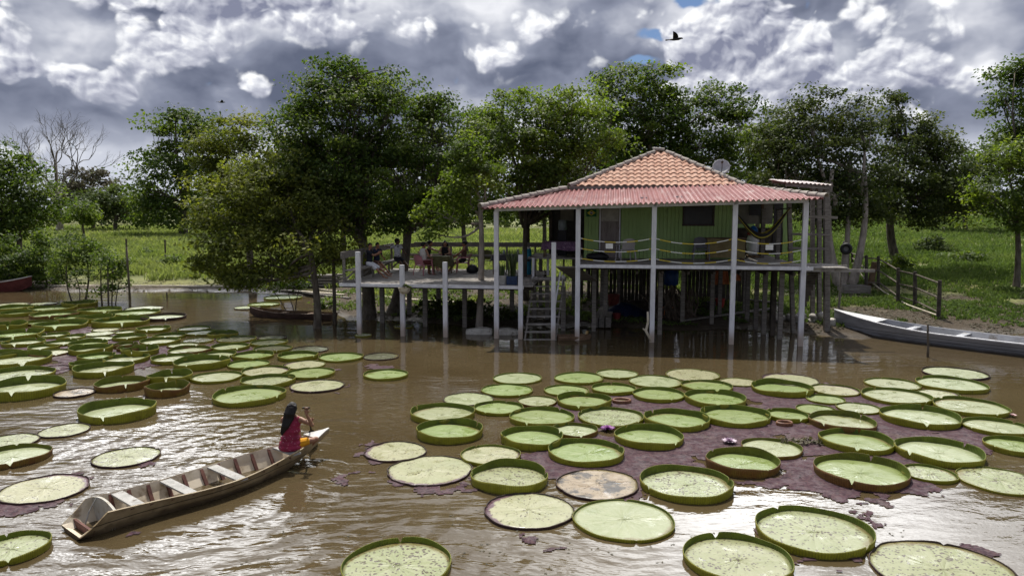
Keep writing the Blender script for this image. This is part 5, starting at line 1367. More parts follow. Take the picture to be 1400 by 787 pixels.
# ------------------------------------------------------------------ giant water lily pads
def facemat(name, c1, c2, vein, speck=0.0, spc=(.055, .038, .02), patch=None, pth=(.62, .70), rough=.42, edge=None):
    m, t, b, _ = material(name)
    co0 = t.new('ShaderNodeTexCoord').outputs['Object']; rnd = t.new('ShaderNodeObjectInfo').outputs['Random']
    co = t.v('ADD', co0, t.v('SCALE', (13.7, 9.1, 4.3), scale=t.m('MULTIPLY', rnd, 7.0)))
    x, y, z = t.xyz(co0)
    col = t.mix(t.ss(t.noise(co, 1.8, 4, .6), .3, .7), c1, c2)
    col = t.mix(t.ss(t.noise(co, 9, 6, .7), .48, .72, 0, .65), col, vein)
    col = t.mix(t.ss(t.noise(co, 21, 4, .7), .56, .70, 0, .45), col, tuple(v_ * .62 for v_ in c1))
    col = t.mix(t.m('MULTIPLY', rnd, .38), col, (c1[0] * .95, c1[1] * .72, c1[2] * .7))
    ang = t.m('ARCTAN2', y, x); rr = t.v('LENGTH', co0)
    a1 = t.m('ABSOLUTE', t.m('SINE', t.m('MULTIPLY_ADD', t.m('SUBTRACT', t.noise(co, 3, 3), .5), .9, t.m('MULTIPLY', ang, 10.0))))
    col = t.mix(t.m('MULTIPLY', t.ss(a1, .10, .0), .35), col, vein)
    if speck > 0:
        vo = t.voro(t.v('MULTIPLY', t.v('ADD', co, t.v('SCALE', t.noise(co, 9, 3, out='Color'), scale=.10)), (1, 1, 0)), 19.0); lim = t.m('MULTIPLY', t.noise(co, 2.6, 5, .7), speck * 1.12)
        col = t.mix(t.ss(t.m('SUBTRACT', vo, t.m('SUBTRACT', lim, .17)), .05, .0), col, spc)
    if patch is not None: col = t.mix(t.ss(t.noise(co, 2.6, 6, .7), *pth), col, patch)
    at2 = t.new('ShaderNodeAttribute'); at2.attribute_name = 'tint'
    e2 = t.m('MULTIPLY_ADD', t.m('SUBTRACT', t.noise(co, 4.5, 6, .7), .5), .55, at2.outputs['Fac'])
    col = t.mix(t.m('MULTIPLY', t.ss(e2, .88, 1.0), t.ss(t.m('FRACT', t.m('MULTIPLY', rnd, 7.3)), .25, .8, .1, .75)), col, (.135, .105, .035))
    if edge is not None:
        at = t.new('ShaderNodeAttribute'); at.attribute_name = 'tint'
        ek = t.m('MULTIPLY_ADD', t.m('SUBTRACT', t.noise(co, 6, 6, .7), .5), .42, at.outputs['Fac'])
        col = t.mix(t.ss(ek, .93, .98), col, t.mix(t.noise(co, 14, 4), edge, tuple(v_ * 1.6 for v_ in edge)))
    t.put(b.inputs['Base Color'], col); t.put(b.inputs['Roughness'], t.ss(t.noise(co, 2.8, 4, .6), .54, .64, rough, .13)); b.inputs['Specular IOR Level'].default_value = .4
    hgt = t.m('ADD', t.m('MULTIPLY', t.noise(co, 26, 4, .6), .5), t.m('MULTIPLY', a1, .35))
    t.l.new(t.bump(hgt, .55, .012), b.inputs['Normal'])
    return m
FACE = {
 'f': facemat('pad_fresh', (.145, .200, .056), (.192, .250, .085), (.27, .31, .145), .26),
 'p': facemat('pad_pale', (.210, .248, .122), (.268, .298, .170), (.345, .36, .235), .40),
 's': facemat('pad_speckled', (.195, .230, .104), (.250, .274, .150), (.32, .325, .205), .80),
 'u': facemat('pad_old', (.245, .260, .142), (.300, .302, .178), (.35, .335, .215), .66, patch=(.19, .175, .045), edge=(.072, .040, .048)),
 'd': facemat('pad_dead', (.235, .195, .125), (.32, .28, .195), (.13, .095, .06), .70, patch=(.045, .04, .035), pth=(.48, .60)),
 'k': facemat('pad_sunken_shaded', (.095, .105, .065), (.135, .145, .095), (.17, .17, .115), .5, patch=(.06, .05, .035), pth=(.5, .65), rough=.25),  # drowned pads, and floating pads whose tree shade is put into the colour
}
def rimmat(name, inn, o1, o2, dirt):
    m, t, b, out = material(name)
    co0 = t.new('ShaderNodeTexCoord').outputs['Object']; x, y, z = t.xyz(co0)
    rnd = t.new('ShaderNodeObjectInfo').outputs['Random']; co = t.v('ADD', co0, t.v('SCALE', (13.7, 9.1, 4.3), scale=t.m('MULTIPLY', rnd, 7.0)))
    at = t.new('ShaderNodeAttribute'); at.attribute_name = 'tint'       # 0 inside, 1 outside of the rim
    ang = t.m('ARCTAN2', y, x)
    ribs = t.m('ABSOLUTE', t.m('SINE', t.m('MULTIPLY', ang, 62.0)))
    oc = t.mix(t.ss(t.noise(co, 4, 4, .6), .35, .65), o1, o2)
    oc = t.mix(t.m('MULTIPLY', t.ss(ribs, .45, .0), .6), oc, dirt)
    oc = t.mix(t.ss(t.noise(co, 9, 5, .65), .58, .72, 0, .7), oc, dirt)
    ic = t.mix(t.ss(t.noise(co, 5, 4, .6), .35, .7), inn, tuple(v_ * .7 for v_ in inn))
    col = t.mix(at.outputs['Fac'], ic, oc)
    t.put(b.inputs['Base Color'], col); b.inputs['Roughness'].default_value = .5
    t.l.new(t.bump(ribs, .6, .012), b.inputs['Normal'])
    tr = t.new('ShaderNodeBsdfTranslucent'); t.l.new(t.v('MULTIPLY', col, (1.5, 1.4, .5)), tr.inputs['Color'])
    mx = t.new('ShaderNodeMixShader'); mx.inputs[0].default_value = .42; t.l.new(b.outputs[0], mx.inputs[1]); t.l.new(tr.outputs[0], mx.inputs[2]); t.l.new(mx.outputs[0], out.inputs[0])
    return m
RIM = {'g': rimmat('rim_green', (.130, .185, .028), (.27, .245, .028), (.33, .30, .045), (.105, .085, .028)),
       'r': rimmat('rim_red', (.150, .20, .028), (.19, .085, .038), (.24, .15, .045), (.08, .034, .024)),
       'v': rimmat('rim_decayed', (.085, .065, .05), (.075, .042, .050), (.12, .075, .06), (.045, .03, .035))}
RH = {'H': .122, 'M': .074, 'L': .036, 'F': .016}
PADS = []
def pad(x0, x1, yb, rim, face, rc, label, notch=None, z=0.0, group='giant water lily pads', name='lily_pad', ragged=None):
    k = (x1 - x0) / 2 / FPX; cx = (x0 + x1) / 2
    yn = W(cx, yb).y; Rr = k * yn * 1.02 / (1 - k * 1.0); cy = yn + Rr; c = D(cx, 400, cy); X, Y = c.x, cy
    sd = int(abs(x0 * 13 + yb * 7)) ; r = np.random.default_rng(sd)
    for (ox, oy, orr) in PADS:                      # push slightly so that discs do not cut through each other
        d_ = math.hypot(X - ox, Y - oy); need = (Rr + orr) * .985
        if d_ < need and d_ > .35 * need:
            s_ = need - d_; k_ = min(s_ * .6, Rr * .13); Rr -= k_; mv = min(s_ - k_, .22)
            X += (X - ox) / d_ * mv; Y += (Y - oy) / d_ * mv
    PADS.append((X, Y, Rr))
    h_ = RH[rim] * (1.5 if (X < -3 and Y > 15) else 1.0) * (.85 + .3 * r.uniform()) * (.75 + .25 * min(1.0, Rr / .75))
    zz = .018 + .010 * ((len(PADS) * 7) % 5) / 4 + z
    rt = root(name, label, 'lily pad', (X, Y, 0), 0, group); Mi = ROOTM[rt.name]
    n = 132; th = np.arange(n) / n * 2 * np.pi
    wob = 1 + .018 * np.sin(2 * th + r.uniform(0, 6)) + .012 * np.sin(3 * th + r.uniform(0, 6)) + .006 * np.sin(7 * th + r.uniform(0, 6))
    nt = r.uniform(-2.2, -.8) if notch is None else R(notch)
    nots = [(nt, r.uniform(.045, .10) if notch is None or r.uniform() < .3 else r.uniform(.02, .045)), (nt + math.pi + r.uniform(-.35, .35), r.uniform(.02, .05))]
    cut = np.ones(n); pin = np.ones(n)
    for a_, w_ in nots:
        dd = np.abs((th - a_ + np.pi) % (2 * np.pi) - np.pi); cut *= np.clip((dd / w_ - .15), .0, 1) ** .7; pin *= 1 - .035 * np.exp(-(dd / (w_ * 1.1)) ** 2)
    hv = 1 + .16 * np.sin(2 * th + r.uniform(0, 6)) + .07 * np.sin(5 * th + r.uniform(0, 6))
    if face in 'ud' or rim == 'F': hv *= np.clip(.55 + 1.3 * (vnoise(np.stack([np.cos(th), np.sin(th)], 1) * 2 + sd, 1.2, 2, 3)), .25, 1.2)
    jag = np.ones(n)
    if ragged: jag = 1 + ragged * (vnoise(np.stack([np.cos(th), np.sin(th)], 1) + 5, 6.0, sd % 97, 3) - .55) * 1.6
    hgt = np.maximum(h_ * hv * cut, .006)
    rb = Rr * wob * pin * .965 * jag
    rs = np.array([0, .25, .5, .7, .82, .92, 1.0]); P = []
    for i, s_ in enumerate(rs):
        sag = zz + (.010 * (1 - s_) ** 2 if s_ < 1 else 0) + .004 * np.sin(5 * th + i)
        P.append(np.stack([np.cos(th) * rb * s_, np.sin(th) * rb * s_, np.full(n, 0) + sag], 1))
    P.append(np.stack([np.cos(th) * rb, np.sin(th) * rb, np.full(n, -.012)], 1))
    V = np.concatenate(P); F = []
    for i in range(len(P) - 1):
        a = i * n + np.arange(n); b_ = i * n + (np.arange(n) + 1) % n; F.append(np.stack([a, a + n, b_ + n, b_], 1))
    V[:, 0] += X; V[:, 1] += Y
    edge_ = np.concatenate([s_ * (1 + .13 * np.cos(th - nt)) for s_ in rs] + [np.full(n, 1.0)]) - .05
    fast_mesh('leaf_blade', V, np.concatenate(F), FACE[face], rt, True, edge_)
    fl = .10 * h_ + .006; t_ = .010
    prof = [(0.002, zz - .004, 0), (fl * .55, .35, 0), (fl, .75, 0), (fl * .9, 1.0, 0), (fl * .9 + t_, 1.0, 1), (fl + t_ * 1.3, .72, 1), (fl * .55 + t_ * 1.5, .35, 1), (t_ * 1.4, -.02, 1), (t_ * .6, -.03 / max(h_, .03), 1)]
    P, T = [], []
    for d_, f_, tt in prof:
        zc = np.full(n, f_) if (d_ == .002) else zz + hgt * f_ if f_ > 0 else np.full(n, f_ * .6)
        rad = rb + d_ * (cut * .7 + .3); P.append(np.stack([np.cos(th) * rad + X, np.sin(th) * rad + Y, zc], 1)); T.append(np.full(n, float(tt)))
    V = np.concatenate(P); F = []
    for i in range(len(P) - 1):
        a = i * n + np.arange(n); b_ = i * n + (np.arange(n) + 1) % n; F.append(np.stack([a, b_, b_ + n, a + n], 1))
    fast_mesh('rim', V, np.concatenate(F), RIM[rc], rt, True, np.concatenate(T))
    return rt

# purple water fern that fills the water between the pads
m, t, b, _ = material('purple_fern'); co = t.new('ShaderNodeTexCoord').outputs['Object']
n1 = t.noise(co, 2.2, 6, .65); n2 = t.noise(co, 30, 4, .7)
col = t.mix(t.ss(n1, .3, .7), (.040, .020, .027), (.066, .034, .043)); col = t.mix(t.ss(n2, .58, .78), col, (.12, .07, .072)); vo_ = t.voro(co, 16.0); col = t.mix(t.ss(vo_, .12, .06), col, (.20, .17, .10)); col = t.mix(t.ss(t.noise(co, .9, 5, .6), .58, .70), col, (.075, .05, .043))
t.put(b.inputs['Base Color'], col); 
cell = t.new('ShaderNodeTexVoronoi'); t.put(cell.inputs['Vector'], co); cell.inputs['Scale'].default_value = 26.0; cv = t.xyz(cell.outputs['Color'])[0]
col = t.mix(t.ss(cv, .55, .95, 0, .6), col, (.092, .056, .056)); col = t.mix(t.ss(cv, .30, .05, 0, .7), col, (.020, .012, .015))
t.put(b.inputs['Base Color'], col); t.put(b.inputs['Roughness'], t.ss(t.noise(co, 5, 4, .6), .40, .58, .55, .9)); b.inputs['Specular IOR Level'].default_value = .18
t.l.new(t.bump(n2, .8, .01), b.inputs['Normal']); M['fern'] = m
def mat_patch(name, polys, cell, seed, holes=.30):
    VV, FF, o = [], [], 0
    for poly in polys:
        wp = [tuple(W(a, b_))[:2] for a, b_ in poly]; A_ = np.array(wp)
        x0, y0 = A_.min(0) - .4; x1, y1 = A_.max(0) + .4
        nx_, ny_ = int((x1 - x0) / cell) + 1, int((y1 - y0) / cell) + 1
        gx, gy = np.meshgrid(x0 + np.arange(nx_) * cell, y0 + np.arange(ny_) * cell); C_ = np.stack([gx.ravel(), gy.ravel()], 1)
        wv_ = np.stack([vnoise(C_, 1.1, seed, 4, .6) - .5, vnoise(C_, 1.1, seed + 1, 4, .6) - .5], 1) * 1.5 + np.stack([vnoise(C_, 6, seed + 3, 3) - .5, vnoise(C_, 6, seed + 4, 3) - .5], 1) * .40
        ins = inpoly(C_ + wv_, wp) & (vnoise(C_, .9, seed + 6, 4, .6) > holes)
        idx = np.where(ins.reshape(ny_, nx_)[:-1, :-1].ravel())[0]; jj, ii = idx // (nx_ - 1), idx % (nx_ - 1)
        base = (jj * nx_ + ii); a = np.stack([base, base + 1, base + nx_ + 1, base + nx_], 1)
        u_, inv = np.unique(a.ravel(), return_inverse=True); P = C_[u_] + (vnoise(C_[u_], 9, seed + 8, 2)[:, None] - .5) * cell
        VV.append(np.concatenate([P, .007 + .010 * vnoise(P, 14, seed + 9, 2)[:, None]], 1)); FF.append(inv.reshape(-1, 4) + o); o += len(P)
    return tag(fast_mesh(name, np.concatenate(VV), np.concatenate(FF), M['fern'], smooth=True), kind='stuff')
mat_patch('floating_fern', [
 [(735, 550), (860, 538), (930, 542), (1035, 526), (1125, 522), (1200, 552), (1300, 572), (1378, 590), (1350, 618), (1330, 640), (1262, 652), (1256, 672), (1236, 684), (1190, 686), (1160, 674), (1125, 668), (1095, 662), (1050, 653), (1005, 656), (985, 668), (905, 692), (850, 692), (790, 645), (720, 655), (696, 622), (757, 600), (720, 580)],
 [(-60, 452), (50, 449), (112, 446), (170, 452), (205, 467), (255, 478), (300, 462), (350, 470), (352, 487), (300, 494), (232, 497), (172, 508), (120, 502), (60, 514), (-60, 503)],
 [(495, 640), (497, 622), (530, 606), (555, 610), (520, 640)], [(525, 650), (560, 655), (640, 655), (640, 668), (580, 672), (530, 664)], [(662, 700), (668, 690), (700, 684), (690, 712), (740, 724), (700, 726)],
 [(1224, 765), (1240, 752), (1300, 750), (1360, 768), (1330, 775), (1260, 768)], [(1040, 522), (1075, 516), (1105, 520), (1100, 530), (1050, 530)], [(435, 508), (462, 500), (470, 504), (452, 512)], [(396, 536), (440, 534), (470, 524), (462, 534), (430, 540)],
 [(502, 506), (512, 498), (545, 500), (540, 507)], [(750, 736), (766, 730), (780, 736), (765, 741)], [(940, 738), (955, 732), (965, 745), (948, 748)], [(1016, 722), (1040, 715), (1048, 724), (1030, 730)], [(1172, 708), (1185, 704), (1192, 712), (1180, 715)],
 [(1105, 768), (1140, 760), (1165, 763), (1140, 775)], [(1390, 722), (1400, 715), (1410, 724), (1396, 730)], [(470, 660), (485, 655), (490, 664), (478, 670)], [(152, 742), (165, 738), (172, 748), (158, 752)], [(60, 655), (98, 650), (105, 665), (80, 690), (20, 700), (-20, 690), (50, 680)], [(175, 632), (200, 626), (206, 634), (185, 642)]],
 .038, 4)

g, r_c, v_c = 'g', 'r', 'v'
# -- right hand field of pads, front to back
pad(460, 613, 815, 'M', 's', g, 'speckled pad cut off by the bottom edge of the picture, nearest the canoe side', 95)
pad(947.5, 1095.5, 806, 'M', 's', g, 'large heavily speckled pad at the bottom edge with its left rim dipping into clear water', 100)
pad(1220, 1412, 832, 'F', 's', v_c, 'very large flat pad with purple decayed far edge in the bottom right corner', 60, ragged=.03)
pad(1049, 1205, 766.5, 'M', 's', g, 'large speckled pad with a nick in its near rim, in clear water right of centre', -50)
pad(788, 928, 743, 'L', 'p', g, 'large pale pad with thin low rim in front of the dead brown pad', -85)
pad(661, 786.5, 726, 'F', 'u', v_c, 'old flat pad with yellow and purple decayed edges left of the large pale pad', 170, ragged=.03)
pad(758, 885, 690, 'F', 'd', v_c, 'dead brown pad with radiating withered veins', 20, ragged=.02)
pad(883, 1008, 690, 'H', 's', g, 'high rimmed speckled pad directly right of the dead brown pad', 5)
pad(637, 758, 682, 'H', 's', g, 'high rimmed speckled pad directly left of the dead brown pad', 10)
pad(526, 644, 666, 'F', 'u', v_c, 'flat old pad with a purple fringe along its whole near side', -90, ragged=.05)
pad(495, 594, 640, 'F', 'u', v_c, 'flat old pad with a wide purple decayed left edge, leftmost of the right field', 180, ragged=.05)
pad(617, 721, 645, 'L', 'u', g, 'low rimmed old pad touching the back of the high rimmed pad left of centre', -60, ragged=.02)
pad(752, 855, 640, 'H', 'f', g, 'high rimmed fresh green pad just behind the dead brown pad', 15)
pad(1127.5, 1252, 673, 'H', 'f', r_c, 'reddish high rimmed pad with a long torn gap at its front left', -125)
pad(1239, 1318, 664, 'L', 's', g, 'small low rimmed pad between the torn red rimmed pad and the flat right edge pad', -30)
pad(1320, 1440, 681, 'F', 's', g, 'flat greyish pad cut off by the right edge above clear water', 150)
pad(974, 1071, 654.6, 'H', 'f', r_c, 'fresh pad with thin reddish rim at the near edge of the purple fern', 130)
pad(1022.5, 1104, 629, 'M', 'p', r_c, 'pale yellow pad with dark red rim in the middle of the purple fern', 40)
pad(1239, 1362, 645, 'H', 'p', g, 'high rimmed pad with a buff centre at the right end of the purple fern', -160)
pad(1131, 1241, 626, 'H', 'f', g, 'high rimmed pad with cut far rim, directly behind the torn red rimmed pad', 60)
pad(1365, 1440, 625, 'M', 'f', g, 'half visible pad at the right edge beside the buff centred pad', 200)
pad(682, 783, 621, 'H', 'f', g, 'high rimmed green pad with a dark stain on its face, left of centre', 20)
pad(845, 937.5, 616.6, 'H', 'f', g, 'bright green high rimmed pad alone at the left edge of the purple fern', -50)
pad(567.5, 657.5, 608, 'H', 'f', g, 'high rimmed pad in front of its twin at the left end of the right field', 30)
pad(757, 819, 601, 'M', 'p', r_c, 'small yellowish pad with brown rim tucked between larger pads', -80)
pad(558, 648, 582, 'H', 'p', g, 'pale high rimmed pad behind its twin at the left end of the right field', 150)
pad(697, 785, 586.5, 'M', 'f', g, 'smooth round green pad behind the small yellowish pad', -120)
pad(792, 883.5, 586.5, 'M', 's', g, 'greyish speckled pad beside the purple lily flower', -40)
pad(882, 973, 592, 'H', 'f', g, 'green pad with a white split in its far rim, behind the bright green lone pad', 125)
pad(960, 1058, 587, 'H', 'f', g, 'large tilted high rimmed pad at the centre of the purple fern', -40)
pad(1114.6, 1206.6, 595, 'H', 'p', r_c, 'dark red rimmed pad near the sprig of grass on the fern', 30)
pad(1217.5, 1318.7, 589, 'H', 'p', g, 'high rimmed pad with shining face in the right part of the fern', -110)
pad(1318.7, 1414, 600, 'M', 'p', g, 'wide pad with dark rim cut off by the right edge behind the fern', -170)
pad(1054, 1111, 579, 'M', 'f', g, 'small fresh pad above the young rolled red leaf', -70)
pad(652, 729, 573, 'M', 'f', g, 'fresh round pad just right of and nearer than the pale jagged pad', 70)
pad(1095, 1155, 571, 'L', 'f', g, 'small bright low rimmed pad right of the small fresh pad', 10)
pad(1153, 1216, 569, 'L', 'p', g, 'small pale pad behind the dark red rimmed pad', -100)
pad(1150, 1190, 574, 'F', 'p', g, 'sliver of pale pad half hidden behind the dark red rimmed pad', -100)
pad(1291, 1385, 572, 'M', 'p', g, 'pad with a pointed white notch in its far rim, right end of the field', 110)
pad(761, 840, 563, 'H', 'f', g, 'high rimmed pad with a purple decayed patch at its back', 80)
pad(940, 1023, 560, 'H', 'f', g, 'tilted green pad with a split far rim, upper middle of the field', 70)
pad(708, 763, 558, 'L', 'p', r_c, 'small whitish pad with thin red rim left of the purple patched pad', -60)
pad(603, 678, 557, 'F', 'p', v_c, 'pale pad with dark jagged edge, far left of the right field', 160, ragged=.02)
pad(1189, 1291, 559, 'M', 'p', g, 'broad smooth pale pad behind the pad with the shining face', -60)
pad(1110, 1168, 556, 'L', 'f', g, 'small low pad right of the large high rimmed back row pad', -20)
pad(866, 946, 553, 'M', 'f', g, 'pad with a fringed near rim left of the tilted green pad', -70)
pad(1268, 1327, 550, 'F', 'u', g, 'small flat old pad wedged between three pads at the far right', -10)
pad(1033, 1124, 547, 'H', 'f', g, 'large high rimmed pad behind the open purple fern, back row', -60)
pad(1118, 1198, 546.6, 'L', 'u', g, 'old pad covered with brown flecks in the back row', 40)
pad(742, 812, 545, 'L', 'f', g, 'flat fresh green pad touching the back of the purple patched pad', 0)
pad(658, 728, 544, 'L', 'f', g, 'fresh pad second in the back corner at left, behind the pale jagged pad', -60)
pad(811, 875, 542.5, 'M', 'f', g, 'fresh pad with a pale pointed far notch, back part of the field', 90)
pad(931, 1010, 541, 'M', 'f', g, 'green pad with a dark speck near the back row flat pads', 120)
pad(1261.5, 1356.4, 540, 'M', 'p', g, 'pad with two broken gaps in its rim at the far right back', 120)
pad(1186, 1272, 538, 'L', 'p', g, 'wide white faced pad with thin rim left of the pad with broken gaps', -100)
pad(862, 935, 532, 'L', 'p', g, 'pale pad with frayed right edge near the thin stake reflection', -30, ragged=.015)
pad(989, 1048, 532, 'F', 'u', g, 'small flat old pad in the last row right of the long flat one', -90)
pad(1040, 1127, 533, 'F', 'u', v_c, 'mostly purple rotted pad in the last row', 120, ragged=.07)
pad(759, 826.6, 526.5, 'L', 'f', g, 'second pad from the left in the last row of the right field', -70)
pad(674, 741, 526.5, 'L', 'p', g, 'first pad from the left in the last row of the right field', 95)
pad(910, 990, 523.5, 'F', 'u', g, 'long flat cream coloured old pad in the last row', -120, ragged=.03)
pad(822, 887, 522, 'L', 'p', g, 'third pad from the left in the last row of the right field', 100)
pad(1270, 1355, 521.7, 'L', 'p', v_c, 'farthest pale pad at the right, nearest the silver boat', -140, ragged=.01)
pad(495, 556, 521, 'L', 'f', g, 'lone smooth fresh pad in open water between the two fields', -170)
# -- left hand field, front to back
pad(-60, 36.5, 776, 'M', 's', g, 'pad cut off by the left edge in front of the canoe stern', -60)
pad(-15, 98, 692, 'F', 'u', v_c, 'old flat pad with wide purple rotted border left of the canoe', 60, ragged=.04)
pad(-45, 46, 643, 'M', 'p', r_c, 'pale pad with thin red rim at the left edge', -60)
pad(117, 202.5, 640.7, 'F', 's', v_c, 'lone flat freckled pad with purple right tip directly above the canoe', -120)
pad(-40, 33, 617, 'F', 's', v_c, 'small flat pad touching the left edge above the red rimmed one', -70)
pad(30, 104, 602.5, 'F', 's', v_c, 'flat dusty pad with dark thin rim below the notched high rimmed pad', 160)
pad(104, 201, 580.5, 'H', 'p', g, 'high rimmed pad with a heart shaped far notch, alone in the bright water', 75)
pad(287, 384, 557, 'M', 'f', g, 'big plain pad nearest to the woman, behind her left shoulder', -20)
pad(-30, 74, 549.5, 'H', 'p', g, 'big high rimmed pad at the left edge, front of the dense field', -70)
pad(67.5, 119, 545, 'F', 'd', v_c, 'rotting brown and cream pad beside the big high rimmed pad at left', 0, ragged=.06)
pad(194.3, 249.3, 544, 'H', 'p', r_c, 'small red rimmed pad with pointed front and back notches', -80)
pad(116.5, 192.6, 539.5, 'H', 'p', r_c, 'larger red rimmed pad with a deep front notch', -55)
pad(394, 466, 538, 'F', 'u', v_c, 'old pad with purple near side right behind the woman', -90, ragged=.03)
pad(323.5, 400, 533.5, 'M', 's', g, 'speckled pad behind the big plain pad near the woman', -10)
pad(191.5, 255, 528.5, 'H', 'p', g, 'high rimmed pad with a front notch just behind the small red rimmed pad', -75)
pad(-30, 62, 527, 'M', 's', g, 'freckled pad at the left edge behind the big high rimmed pad', -40)
pad(254, 324.6, 526, 'L', 'p', g, 'flat dusty pad right of the notched high rimmed pad', -100)
pad(387.5, 455, 520, 'L', 'f', g, 'smooth light green pad near the right end of the left field', -60)
pad(324, 395, 518, 'L', 'u', g, 'old pad with reddish blotches left of the smooth light green pad', 30)
pad(99.5, 173, 517.5, 'H', 'p', g, 'high rimmed pad with a broken front rim above the larger red rimmed pad', -60)
pad(32, 79, 512, 'F', 'k', v_c, 'half sunken pale pad left of the broken rimmed pad', 10, z=-.012, ragged=.05)
pad(81, 137, 508, 'M', 'p', g, 'pad overlapping the left end of the broken rimmed pad', -30)
pad(-40, 56, 508, 'H', 'p', g, 'wide pad with dark red tinted rim at the left edge of the dense field', -40)
pad(307, 371.5, 508, 'L', 'f', g, 'bright yellow green flat pad among darker ones', -80)
pad(237, 307.5, 507.5, 'H', 'p', g, 'high rimmed pad with a notch, centre right of the left field', -100)
pad(379.5, 443.5, 507, 'F', 'u', g, 'flat cream pad with a dark leaf lying on it', 170)
pad(133, 198, 501, 'M', 'p', g, 'shiny white faced pad in the middle of the left field', -50)
pad(202, 264, 500, 'M', 'p', g, 'pad with frayed near rim beside the notched centre right pad', -60, ragged=.012)
pad(434, 494, 496, 'L', 'f', g, 'rightmost pale pad of the left field, in front of the first white post', -20)
pad(103, 157, 496.5, 'M', 'f', g, 'narrow looking pad behind the shiny white faced pad', 60)
pad(310, 374, 496.5, 'M', 'f', g, 'pad half in shade with a dull green far rim', -70)
pad(375, 435.6, 496, 'M', 'f', g, 'pad at the edge of the tree shade with a torn right rim', -25)
pad(-30, 28, 495, 'M', 'p', g, 'pad at the left edge behind the wide red tinted one', 60)
pad(268, 320, 493, 'M', 'p', g, 'pad with brownish front right of the red bottomed pad', -30)
pad(495, 544, 493, 'F', 'k', v_c, 'dark half drowned pad at the foot of the deck posts reflections', 10, z=-.012, ragged=.05)
pad(24, 84, 492, 'L', 'u', r_c, 'tattered brown rimmed pad in the purple fern at left', -40, ragged=.03)
pad(156.6, 210.4, 491.5, 'H', 'p', g, 'high walled pad behind the shiny white faced pad, right side', -90)
pad(85, 146, 488, 'H', 'p', g, 'high walled pad beside the tattered brown rimmed pad', -25)
pad(227.5, 283.6, 487, 'M', 'p', r_c, 'pad with red bottomed front and a white front notch', -75)
pad(339, 397, 485, 'L', 'k', g, 'grey green pad fully in the tree shade, nearer of two', -60)
pad(385, 443, 484, 'F', 'k', v_c, 'half sunken grey pad at the shaded right end', 0, z=-.012, ragged=.03)
pad(34, 78, 483, 'M', 'p', g, 'pad behind the tattered brown rimmed pad', -70)
pad(156, 195, 483, 'M', 'p', r_c, 'small red tinted pad behind the high walled right hand pad', 60)
pad(284, 338, 482, 'M', 'p', g, 'green rimmed pad left of the shaded grey green pads', -50)
pad(224, 271, 478.5, 'L', 'p', r_c, 'thin shaded pad behind the red bottomed one', 20)
pad(150, 187, 478, 'M', 'p', r_c, 'small pad with torn white face in the middle of the field', -120)
pad(50, 95, 477, 'M', 'p', g, 'pad touching the back of the pad behind the tattered one', -50)
pad(92, 140, 477.5, 'M', 'f', g, 'pad half hidden behind the high walled pad at left', 70)
pad(1, 53, 476, 'M', 'p', g, 'oval pad lying alone in the purple fern at far left', -80)
pad(338, 393, 476, 'L', 'k', g, 'grey green pad fully in the tree shade, farther of two', 0)
pad(133, 153, 475, 'L', 'p', r_c, 'tiny pad between larger ones in the fern', -80)
pad(190, 241, 474, 'M', 'p', g, 'pad with scalloped front rim behind the purple flowers bed', -90)
pad(-20, 8, 472, 'M', 'p', g, 'pad mostly outside the left edge beside the oval one', 0)
pad(243.5, 290, 471, 'F', 'k', g, 'flat bluish grey pad in the shade', 30)
pad(295, 347, 470, 'L', 'k', g, 'low bluish grey pad in the tree shade, upper right of the field', -30)
pad(106, 150, 468.5, 'L', 'p', r_c, 'brown rimmed pad with frayed front near the far group', -60)
pad(152.6, 195, 467.5, 'M', 'p', g, 'pad with frayed white front behind the torn faced one', -70)
pad(75, 115, 467, 'M', 'p', g, 'small crooked pad beside the brown rimmed frayed one', -60)
pad(-18, 51, 467, 'H', 'f', g, 'wide high walled pad at the left edge below the far group', -60)
pad(347.5, 391.5, 467, 'F', 'k', v_c, 'farthest grey pad at the right end of the left field', 60)
pad(204.6, 251, 466, 'M', 'p', g, 'pad with deep notches in both rims, upper middle', 85)
pad(45, 95, 465.5, 'M', 'p', g, 'pad with pointed left notch below the far group', 150)
pad(282, 322, 463, 'M', 'k', g, 'dark rimmed narrow pad near the shaded grey pads', -100)
pad(251, 299, 460.5, 'L', 'p', g, 'white faced pad with low rim, upper right part', -90)
pad(114, 151, 460.5, 'F', 'p', g, 'flat white pad in the fern under the far group', -60)
pad(152, 183, 458, 'L', 'p', g, 'thin pale pad right of the flat white ones', 50)
pad(120, 160, 456, 'F', 'u', g, 'flat crumbling white pad right beneath the far group', 120, ragged=.04)
pad(185, 229, 456, 'M', 'p', g, 'pad with a front notch just beyond the far group, right', -90)
pad(241, 285, 454.5, 'L', 'p', g, 'white faced pad with dark nibbled rim, farthest on the right of the middle', -40)
FG = 'crowded far group of lily pads'
pad(47, 112, 453.5, 'H', 'f', g, 'oval high walled pad at the front of the far crowded group', -70)
pad(-12, 30, 452, 'H', 'f', g, 'tall walled pad at the left edge of the far crowded group', -60)
pad(125, 200, 449.5, 'H', 'f', g, 'large pad at the front right of the far crowded group', -60)
pad(30, 80, 448, 'M', 'f', r_c, 'brown walled pad in the far group behind the oval one', -40)
pad(97, 160, 445, 'H', 'f', g, 'long pad behind the large one at the front of the far group', 60)
pad(182, 248, 441.5, 'M', 'p', v_c, 'rightmost pad of the far group, reaching into open water', -60)
pad(74, 118, 440, 'M', 'f', g, 'small green walled pad in the middle of the far group', 40)
pad(43, 103, 437, 'M', 'f', r_c, 'red brown walled pad in the middle of the far group', -70)
pad(151, 214, 435, 'M', 'f', g, 'long pad behind the rightmost of the far group', -120)
pad(0, 46, 434, 'M', 'f', g, 'green walled pad near the left edge, middle of the far group', 20)
